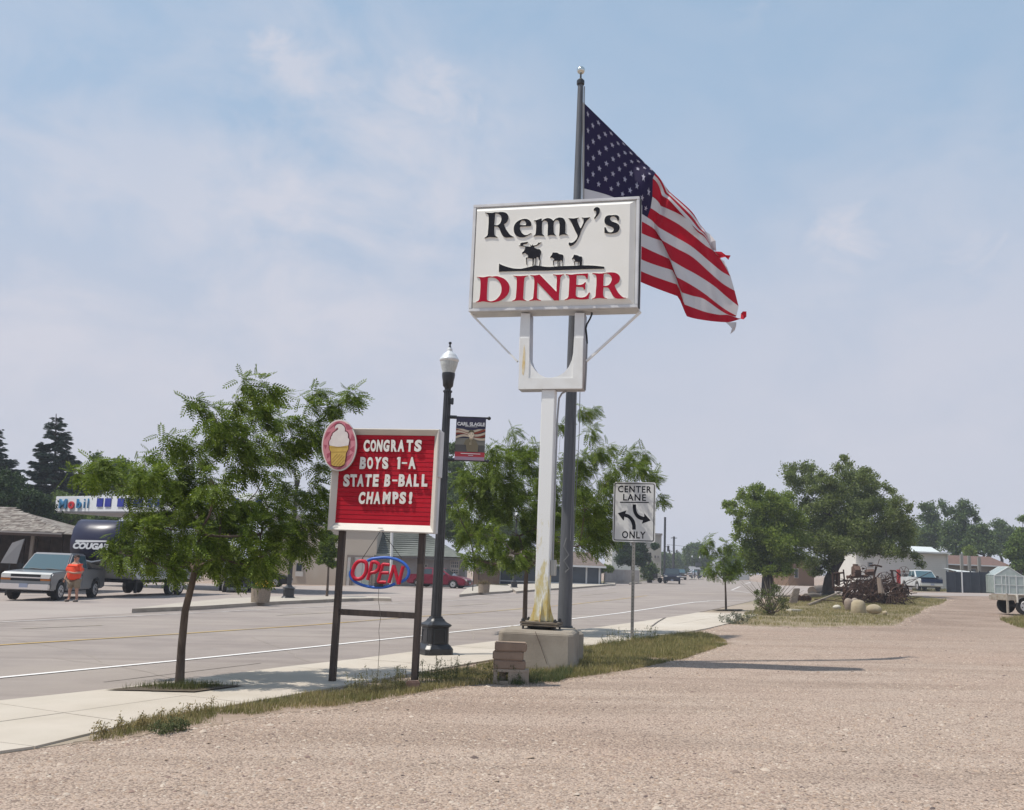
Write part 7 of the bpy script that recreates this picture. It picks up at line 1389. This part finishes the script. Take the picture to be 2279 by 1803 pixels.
spruce((-12, 1292), (-14, 945), 72, 3.6, 'dark spruce half cut by the left picture edge', 83)
# ------------------------------------------------------------------ SCRAP HEAP, ROCKS, LOGS (right bank)
Zs = (1800, 1200, 8.304)
def zs(x, y): return (Zs[0] + x / Zs[2], Zs[1] + y / Zs[2])
M_r2 = mat('rust_light', (.12, .072, .055), .9, (.10, .055, .04), 8, .4, 40)
def spoked(label, cx, cy, r, Y, rim=.045, ns=12, m=None, tilt=.0, yaw_=0., name='wagon_wheel', wd=.07):
    px, py = zs(cx, cy); c = hit(px, py, Y); R0 = r / Zs[2] / F * Y; T = thing(name, (c[0], c[1], c[2] - R0), label, 'wheel', 'old iron wheels in the scrap heap'); T.rotation_euler = (0, 0, 0)
    M_ = Matrix.Rotation(yaw_, 3, 'Z') @ Matrix.Rotation(tilt, 3, 'X'); m = m or M_rust
    def pt(a, rr, d=0): return Vector(c) + M_ @ Vector((cos(a) * rr, d, sin(a) * rr))
    n = 30; mb = MB(); V = []
    for k in range(n):
        a = 2 * pi * k / n
        for rr, d in ((R0 - rim / 2, -wd / 2), (R0, -wd / 2), (R0, wd / 2), (R0 - rim / 2, wd / 2)): V.append(pt(a, rr, d))
    obj('rim', mb.add(V, [(4 * k + i, 4 * k + (i + 1) % 4, 4 * ((k + 1) % n) + (i + 1) % 4, 4 * ((k + 1) % n) + i) for k in range(n) for i in range(4)]), m, T)
    obj('hub', MB().tube([pt(0, 0, -.09), pt(0, 0, .09)], max(.05, R0 * .12), 10), m, T)
    for k in range(ns): a = 2 * pi * k / ns + .1; obj('spoke', MB().tube([pt(a, R0 * .1), pt(a, R0 - rim / 2)], .016 if R0 > .3 else .01, 5), m, T)
    return T
spoked('largest iron wheel, upper left of the scrap heap', 945, 850, 250, 51, ns=14)
spoked('iron wheel leaning low at the front left of the scrap heap', 820, 1120, 215, 48.5, ns=12, tilt=.25, yaw_=.35)
spoked('small steering wheel standing up on the scrap heap skyline', 1005, 545, 62, 52, rim=.025, ns=3, name='steering_wheel', wd=.03)
spoked('iron wheel against the house siding, right of the heap centre', 1405, 775, 165, 53, ns=10, m=M_r2)
spoked('narrow spoked wheel at the right end of the scrap heap', 1785, 960, 118, 52, ns=10, yaw_=.7)
spoked('dark iron wheel buried in the middle of the scrap heap', 1170, 960, 190, 50, ns=10, yaw_=-.4, tilt=-.2)
spoked('thin tall wheel beside the old pickup front, right of heap', 1760, 600, 95, 60, rim=.03, ns=6, m=M_r2, wd=.03, name='hay_rake_wheel')
spoked('dark wheel half sunk at the lower right of the heap', 1620, 1010, 140, 51.5, ns=8, yaw_=.2, tilt=.4)
def bars(name, label, L_, cat, Y, m=M_rust, grp=None):
    px, py = zs(L_[0][0][0][0], L_[0][0][0][1]); c = hit(px, py, Y); T = thing(name, (c[0], c[1], gz(c[0], c[1])), label, cat, grp)
    for i, (P, r, nm) in enumerate(L_): obj(nm, MB().tube([hit(*zs(x, y), Y + dy) for x, y, dy in P], r, 6), m, T)
    return T
bars('implement_seat', 'iron implement seat on a leaning post sticking up from the heap', [([(1185, 900, 0), (1215, 640, 0), (1245, 505, 0)], .05, 'post'), ([(1140, 490, -.1), (1215, 480, 0), (1270, 488, .05), (1350, 510, .1)], .045, 'seat'), ([(1100, 850, 0), (1230, 700, 0)], .04, 'brace')], 'implement seat', 51)
bars('plough_frame', 'leaning plough frame with an angled arm right of the heap centre', [([(1590, 850, 0), (1550, 700, 0), (1535, 590, 0)], .065, 'beam'), ([(1500, 580, 0), (1600, 585, 0), (1700, 680, .2)], .035, 'handle'), ([(1590, 850, 0), (1620, 1000, .1)], .05, 'beam'), ([(1560, 720, 0), (1700, 640, .1), (1640, 800, .1)], .022, 'rod')], 'plough', 52)
bars('harrow', 'toothed iron harrow lying along the right foot of the heap', [([(1540, 1110, 0), (1740, 1060, .2), (1830, 1130, .3)], .035, 'beam'), ([(1440, 1160, 0), (1500, 1020, .1), (1700, 990, .2)], .03, 'beam')] + [([(1450 + k * 42, 1080 - k * 8, 0), (1440 + k * 44, 1200 - k * 6, -.1)], .02, 'tooth') for k in range(9)], 'harrow', 49.5)
bars('machine_frame', 'upright rusty machine frame just right of the elm trunk', [([(440, 620, 0), (455, 900, 0)], .06, 'upright'), ([(560, 620, 0), (560, 860, 0)], .06, 'upright'), ([(520, 600, .1), (525, 850, .1)], .10, 'cylinder'), ([(430, 640, 0), (640, 620, 0)], .05, 'cross_member'), ([(440, 800, 0), (700, 760, .1)], .045, 'cross_member'), ([(480, 920, -.1), (700, 920, 0)], .13, 'cylinder'), ([(640, 560, 0), (660, 760, 0)], .04, 'upright')], 'machine frame', 53, M_rust)
bars('tractor_body', 'rusty tractor hood and stack behind the big iron wheel', [([(820, 600, .3), (930, 600, .3)], .35, 'hood'), ([(860, 460, .3), (865, 620, .3)], .14, 'stack'), ([(1050, 620, .3), (1200, 610, .3)], .18, 'tank'), ([(700, 700, .2), (1100, 680, .2)], .09, 'axle')], 'tractor', 54, M_r2)
bars('wooden_boards', 'two weathered boards leaning against the middle of the heap', [([(1330, 1000, 0), (1300, 720, .2)], .12, 'board'), ([(1375, 1000, 0), (1330, 850, .1)], .09, 'board')], 'boards', 49.5, mat('weathered_board', (.20, .155, .125), .9))
rg = np.random.default_rng(17); mb = MB()
for k in range(230):
    cx, cy = rg.uniform(620, 1800), rg.uniform(720, 1180)
    if cx > 1500: cy = rg.uniform(860, 1150)
    Yk = 52.3 + rg.uniform(-1.0, 2.2); c = hit(*zs(cx, cy), Yk); g0 = gz(c[0], c[1]); c[2] = max(c[2], g0 + .1)
    d = rg.normal(size=3) * np.array([.5, .3, .35]) * rg.uniform(.5, 1.6)
    e = c + d; e[2] = max(e[2], g0 + .02); 
    if rg.random() < .3: mb.tube([c - d * .5, c, c + d * .4 + np.array([0, 0, .12]), e], rg.uniform(.012, .03), 4)
    else: mb.tube([c, e], rg.uniform(.012, .045), 4)
for k in range(46):
    cx, cy = rg.uniform(650, 1750), rg.uniform(850, 1150); c = hit(*zs(cx, cy), 52.5 + rg.uniform(-1, 1.5)); mb.box(tuple(c), tuple(rg.uniform(.06, .42, 3)), M=Matrix.Rotation(rg.uniform(0, 3), 3, Vector(rg.normal(size=3)).normalized()))
tag(obj('scrap_heap', mb, M_rust, fixn=False), 'tangle of rusty rods, bars and plates forming the body of the scrap heap', 'scrap iron', kind='stuff')
def boulder(label, x0, x1, y0, y1, m, seed, sq=1., sx=1.):
    px, py = zs((x0 + x1) / 2, y1); g = G(px, py); Y = g[1]; w = (x1 - x0) / Zs[2] / F * Y / 2; h = (y1 - y0) / Zs[2] / F * Y / 2; rs = random.Random(seed); mb = MB(); mb.sphere((g[0], Y + w * .5, g[2] + h * .92), 1, 14, 10, sc=(w, w * .9, h), rs=rs)
    ph = [rs.uniform(0, 6) for _ in range(6)]
    mb.v = [tuple(np.array([g[0], Y + w * .5, g[2] + h * .92]) + (np.array(v) - np.array([g[0], Y + w * .5, g[2] + h * .92])) * (1 + .09 * sin(v[0] * 3 / w + ph[0]) + .08 * sin(v[2] * 3.4 / h + ph[1]) + .05 * sin(v[1] * 6 / w + ph[2]))) for v in mb.v]
    return tag(obj('boulder', mb, m, smooth=True), label, 'boulder', 'boulders in front of the scrap heap')
M_bo = mat('sandy_boulder', (.40, .335, .225), .95, (.33, .27, .18), 2.2, .6, 14, col3=(.27, .22, .15), s3=1.2); M_bo2 = mat('grey_boulder', (.23, .18, .145), .95, (.30, .25, .20), 2.5, .6, 14)
q = G(*zs(975, 1372)); 
T = tag(obj('boulder', MB().lathe([(.25, -.05), (.285, .05), (.28, .28), (.26, .42), (.19, .52), (.06, .56)], 16, (q[0], q[1] + .35, q[2] - .02), sx=1.05), M_bo, smooth=True), 'tall barrel-shaped sandy boulder, second from right of the pale rocks', 'boulder', 'boulders in front of the scrap heap')
boulder('rounded sandy boulder at the right end of the pale rocks', 1108, 1350, 1185, 1400, M_bo, 4); boulder('grey angular boulder left of the barrel-shaped one', 672, 860, 1105, 1330, M_bo2, 5); boulder('grey-brown boulder behind the barrel-shaped one', 800, 950, 1085, 1280, M_bo2, 6); boulder('small whitish rock at the left of the boulders', 455, 600, 1215, 1315, mat('white_rock', (.50, .46, .38), .9), 7); boulder('low rock half hidden in grass at the far right of the boulders', 1375, 1460, 1320, 1420, M_bo, 8)
boulder('flat pale stone under the left end of the felled log', 0, 200, 975, 1060, M_bo2, 9)
for x0, y0, x1, y1, r, lab in ((60, 960, 300, 890, .30, 'thick felled log lying left of the elm trunk'), (-60, 1035, 200, 1020, .16, 'smaller grey log in front of the thick felled one')):
    a, b = G(*zs(x0, y0 + 60)), G(*zs(x1, y1 + 60)); a[2] += r * .8; b[2] += r * .8; tag(obj('log', MB().tube([a, (a + b) / 2 + np.array([0, 0, .05]), b], [r * 1.1, r, r * .85], 14), mat('log_bark', (.19, .155, .125), .95, (.13, .105, .085), 5, .6, 20), smooth=True), lab, 'log')
a, b = G(*zs(-10, 1238)), G(*zs(650, 1040)); a[2] += .05; b[2] += .35; tag(obj('timber_pole', MB().tube([a, b], [.075, .06], 8), mat('silver_timber', (.27, .215, .155), .9)), 'long grey pole lying in the grass from the log towards the heap', 'pole')
a = G(1769, 1344); mb = MB(); mb.hexa([(a[0] - .32, a[1], a[2] - .05), (a[0] + .1, a[1], a[2] - .05), (a[0] + .1, a[1] + .2, a[2] - .05), (a[0] - .32, a[1] + .2, a[2] - .05), (a[0] - .02, a[1], a[2] + .78), (a[0] + .30, a[1], a[2] + .80), (a[0] + .30, a[1] + .2, a[2] + .8), (a[0] - .02, a[1] + .2, a[2] + .78)])
tag(obj('leaning_stone', mb, mat('grey_slab', (.24, .20, .165), .95, (.17, .14, .115), 4, .5, 20), bevel=.03), 'grey stone slab leaning upright right of the scraggly bush', 'stone slab')
a = G(1768, 1362); tag(obj('flat_stone', MB().box((a[0], a[1], a[2] + .05), (.55, .4, .12), rz=.3), MATS['white_rock'], bevel=.02), 'flat pale paving stone beside the scraggly bush foot', 'stone')
a = G(1784, 1340); t = thing('iron_gear', tuple(a), 'small dark cast gears on the ground by the leaning slab', 'gear')
for dx in (-.15, .12, .36): obj('gear_disc', MB().tube([(a[0] + dx, a[1], a[2] + .18), (a[0] + dx + .05, a[1] + .12, a[2] + .2)], .19, 9), M_rust, t)
# brown stone lump under the right post and small bits on the gravel edge
a = G(918, 1537); tag(obj('edging_stone', MB().box((a[0], a[1], a[2] + .06), (.17, .14, .13), rz=.2), mat('red_stone', (.26, .165, .125), .95, (.20, .13, .10), 9, .5, 60), bevel=.015), 'reddish edging stone in front of the letter board right post', 'stone')

# ------------------------------------------------------------------ GRASS AND WEEDS
def in_poly(x, y, P):
    c = np.zeros(len(x), bool); n = len(P)
    for i in range(n):
        x0, y0 = P[i]; x1, y1 = P[(i + 1) % n]; m = ((y0 > y) != (y1 > y)) & (x < (x1 - x0) * (y - y0) / (y1 - y0 + 1e-12) + x0); c ^= m
    return c
def scatter(P, n, rg):
    W_ = np.array([G(x, y)[:2] for x, y in P]); lo, hi = W_.min(0), W_.max(0); out = []; tot = 0
    while tot < n:
        q = rg.uniform(lo, hi, (n * 3, 2)); q = q[in_poly(q[:, 0], q[:, 1], W_)]; out.append(q); tot += len(q)
    return np.concatenate(out)[:n]
def vnoise(q, s, seed):
    rg_ = np.random.default_rng(seed); g = rg_.random((64, 64)); x, y = q[:, 0] / s, q[:, 1] / s; i, j = np.floor(x).astype(int), np.floor(y).astype(int); fx, fy = x - i, y - j; fx = fx * fx * (3 - 2 * fx); fy = fy * fy * (3 - 2 * fy)
    a = g[i % 64, j % 64]; b = g[(i + 1) % 64, j % 64]; c = g[i % 64, (j + 1) % 64]; d = g[(i + 1) % 64, (j + 1) % 64]; return (a * (1 - fx) + b * fx) * (1 - fy) + (c * (1 - fx) + d * fx) * fy
BL = (np.array([(-.5, 0, 0), (.5, 0, 0), (-.32, .10, .5), (.32, .10, .5), (0, .34, 1.)]), np.array([(0, 1, 3), (0, 3, 2), (2, 3, 4)]))
Lg = leafmat('dry_grass', [(.20, .18, .06), (.31, .26, .11), (.42, .335, .18), (.25, .225, .085), (.48, .39, .23)], .3, .7, patch=((.13, .145, .045), 1.3)); Lgg = leafmat('green_weed', [(.05, .075, .03), (.08, .11, .045), (.13, .15, .06), (.18, .17, .08)], .3, .6)
def grass(name, label, P, n, h, w, m, rg, dz=.012, cut=.38, s=.55, tall=None, edge=0):
    q = scatter(P, n, rg); v = vnoise(q, s, 3) * .6 + vnoise(q, s * .33, 9) * .4; keep = v + rg.normal(0, .08, n) > cut; q = q[keep]; v = v[keep]; n = len(q)
    z = np.array([-(NG[0] * a + NG[1] * b) / NG[2] for a, b in q]) + dz; a = rg.uniform(0, 2 * pi, n); ln = h * rg.uniform(.45, 1.25, n) * (.55 + v); 
    ca, sa = np.cos(a), np.sin(a); M = np.zeros((n, 3, 3)); bend = rg.uniform(.3, 1.5, n)
    M[:, 0, 0] = ca * w; M[:, 1, 0] = sa * w; M[:, 0, 1] = -sa * ln * bend; M[:, 1, 1] = ca * ln * bend; M[:, 2, 2] = ln
    o = inst(name, *BL, M, np.stack([q[:, 0], q[:, 1], z], 1), m, kind='stuff'); return tag(o, label, 'grass')
rg = np.random.default_rng(99)
VG = [(190, 1655), (324, 1606), (616, 1561), (760, 1534), (900, 1509), (1020, 1492), (1113, 1472), (1300, 1445), (1450, 1423), (1560, 1412), (1585, 1415), (1625, 1434), (1570, 1452), (1522, 1468), (1398, 1494), (1301, 1508), (1243, 1514), (1134, 1521), (1007, 1532), (930, 1545), (828, 1562), (752, 1574), (616, 1585), (486, 1610), (344, 1628), (266, 1648)]
grass('verge_grass', 'dry weedy grass strip between the sidewalk and the gravel lot', VG, 80000, .062, .0080, Lg, rg, cut=.36)
grass('verge_grass', 'thick greener grass strip behind the footing and the traffic sign', [(1235, 1500), (1240, 1455), (1300, 1443), (1450, 1421), (1560, 1411), (1600, 1422), (1570, 1442), (1500, 1462), (1398, 1488), (1300, 1504)], 20000, .105, .0075, leafmat('mixed_grass', [(.15, .165, .05), (.27, .24, .09), (.42, .34, .18), (.13, .15, .045), (.36, .29, .14)], .3, .7), rg, cut=.30)
grass('footing_weeds', 'dark green weeds growing round the foot of the concrete block', [(1120, 1521), (1150, 1512), (1235, 1502), (1262, 1488), (1275, 1505), (1243, 1520), (1150, 1527)], 4200, .085, .007, Lgg, rg, cut=.32)
grass('bank_grass', 'dry grass on the bank below the elms and boulders', rag([(1618, 1387), (1690, 1393), (1790, 1395), (1990, 1391), (2045, 1362), (2112, 1335), (2060, 1330), (1900, 1326), (1760, 1329), (1720, 1342), (1655, 1371)], 12, 1.8), 52000, .085, .013, Lg, rg, cut=.34, s=1.3)
grass('pit_grass', 'sparse grass round the near tree foot', [(250, 1541), (373, 1529.5), (530, 1531.6), (431, 1543)], 1500, .07, .006, leafmat('pit_blade', [(.09, .11, .03), (.16, .15, .06)], .3), rg, cut=.45, dz=.04)
grass('yard_grass', 'grass along the path in front of the old pickup and fence', [(2031, 1315), (2279, 1320), (2279, 1313), (2031, 1309)], 9000, .2, .04, Lg, rg, cut=.3, s=2)
grass('edge_grass', 'tuft of grass at the right edge below the flat-bed trailer', [(2225, 1380), (2279, 1376), (2420, 1378), (2420, 1420), (2279, 1402), (2245, 1390)], 9000, .14, .015, Lg, rg, cut=.35, s=1)
# weeds with seed heads
def weeds(label, pts, m, hh, seed):
    rg = np.random.default_rng(seed); T = thing('weed', tuple(G(*pts[0])), label, 'weed'); mb = MB(); P = []
    for px, py in pts:
        b = G(px + rg.normal() * 6, py + rg.normal() * 1.5); h = hh * rg.uniform(.6, 1.3); e = b + np.array([rg.normal() * .12 * h, rg.normal() * .1, h]); mb.tube([b, (b + e) / 2 + rg.normal(size=3) * .02, e], .0035, 4, cap=False)
        for k in range(9): t = rg.uniform(.25, 1); P.append(b + (e - b) * t + rg.normal(size=3) * .02)
    obj('stem', mb, mat('weed_stem', (.13, .12, .05), .9), T, fixn=False)['kind'] = 'stuff'; P = np.array(P); inst('leaf', *CL4, rotx(rg, len(P)) * .020, P, m, T)
weeds('tall thin weeds around the right post of the letter board', [(x, 1528 - (x - 940) * .13) for x in np.linspace(935, 1030, 26)], Lgg, .30, 1); weeds('sparse seeding weeds between the two letter board posts', [(x, 1556 - (x - 780) * .16) for x in np.linspace(775, 905, 30)], leafmat('seed_head', [(.22, .19, .10), (.16, .16, .06)], .3), .26, 2)
weeds('weeds at the foot of the CENTER LANE sign post', [(x, 1444 - (x - 1350) * .14) for x in np.linspace(1340, 1470, 34)], Lgg, .30, 3); weeds('weed stems by the cinder block', [(x, 1522) for x in np.linspace(1040, 1190, 26)], Lgg, .22, 4); weeds('bluish weed cushion near the left end of the verge', [(x, 1632 - (x - 350) * .1) for x in np.linspace(345, 410, 30)], Lgg, .09, 5)
weeds('dry stalks at the left tip of the verge', [(x, 1648 - (x - 200) * .22) for x in np.linspace(200, 470, 40)], MATS.get('sh') or leafmat('straw_leaf', [(.34, .26, .12), (.25, .2, .08)], .3), .12, 6)

# ------------------------------------------------------------------ GRAVEL
def stones(name, label, q, size, m, rg):
    n = len(q); z = np.array([-(NG[0] * a + NG[1] * b) / NG[2] for a, b in q]); 
    V = np.array([(1, 0, 0), (.35, .85, .1), (-.75, .6, -.05), (-.9, -.45, .05), (.1, -.95, 0), (.05, .05, .62), (.45, -.1, .5)]); Fc = np.array([(0, 1, 6), (1, 5, 6), (1, 2, 5), (2, 3, 5), (3, 4, 5), (4, 6, 5), (4, 0, 6)])
    s = size * np.exp(rg.normal(0, .38, n)); a = rg.uniform(0, 2 * pi, n); M = np.zeros((n, 3, 3)); fl = rg.uniform(.35, .95, n); el = rg.uniform(.55, 1., n); tl = rg.normal(0, .3, n)
    M[:, 0, 0] = np.cos(a) * s; M[:, 1, 0] = np.sin(a) * s; M[:, 0, 1] = -np.sin(a) * s * el; M[:, 1, 1] = np.cos(a) * s * el; M[:, 2, 2] = s * fl; M[:, 2, 0] = tl * s * .5
    o = inst(name, V, Fc, M, np.stack([q[:, 0], q[:, 1], z - .001], 1), m, kind='stuff'); return tag(o, label, 'gravel')
rg = np.random.default_rng(123)
Wv = np.array([G(x, y)[:2] for x, y in [(-300, 1735), (266, 1650), (486, 1616), (752, 1580), (930, 1548), (1134, 1524), (1301, 1512), (1398, 1497), (1628, 1434), (1700, 1400), (2500, 1400), (2900, 1900), (-700, 1900)]])
def lot(n, y0, y1, pw):
    Y = y0 * (y1 / y0) ** rg.random(n) if pw else rg.uniform(y0, y1, n); X = rg.uniform(-.62, .62, n) * Y; q = np.stack([X, Y], 1); return q[in_poly(q[:, 0], q[:, 1], Wv)]
Mst = leafmat('gravel_stone', [(.39, .29, .22), (.29, .21, .16), (.44, .345, .27), (.21, .155, .125), (.50, .42, .345), (.35, .25, .185)], 0, .95)
Mst2 = leafmat('dark_stone', [(.10, .08, .075), (.20, .14, .12), (.30, .21, .17)], 0, .95)
q = lot(120000, 5.6, 27, True); v = vnoise(q, 1.6, 21) * .6 + vnoise(q, .5, 22) * .4; q = q[v + rg.normal(0, .08, len(v)) > .40]; stones('gravel', 'pinkish crushed-stone gravel covering the parking lot', q, .0118, Mst, rg)
q = lot(3200, 5.6, 30, True); stones('gravel', 'scattered larger and darker stones on the parking lot', q, .014, Mst2, rg)
eb = [(150, 1664), (266, 1650), (344, 1632), (486, 1614), (616, 1588), (752, 1578), (828, 1565), (930, 1547), (1007, 1535), (1134, 1523), (1243, 1516), (1301, 1511), (1398, 1497), (1522, 1471), (1575, 1451), (1628, 1434)]
L_ = np.array(world_line(eb, 7000)); q = L_[:, :2] + rg.normal(0, .10, (len(L_), 2)); stones('gravel', 'loose stones spilling onto the grass edge of the lot', q, .013, Mst, rg)
eb = [(1560, 1414), (1616, 1390), (1690, 1395), (1790, 1397), (1990, 1393), (2045, 1363), (2112, 1335)]
L_ = np.array(world_line(eb, 3500)); q = L_[:, :2] + rg.normal(0, .25, (len(L_), 2)) * np.array([1, 1.6]); stones('gravel', 'loose stones along the edge of the elm bank', q, .022, Mst, rg)
# ------------------------------------------------------------------ HAZE
HZ = MB().box((60, 280, 9), (660, 640, 34)); hzo = obj('haze', HZ, MATS['black_paint']); hzo['kind'] = 'stuff'
hm = bpy.data.materials.new('smoke_haze'); hm.use_nodes = True; N = hm.node_tree.nodes; N.clear(); ho = N.new('ShaderNodeOutputMaterial'); pv = N.new('ShaderNodeVolumePrincipled')
pv.inputs['Color'].default_value = (.86, .90, 1, 1); pv.inputs['Density'].default_value = .0007; hm.node_tree.links.new(pv.outputs[0], ho.inputs['Volume']); hzo.data.materials.clear(); hzo.data.materials.append(hm)
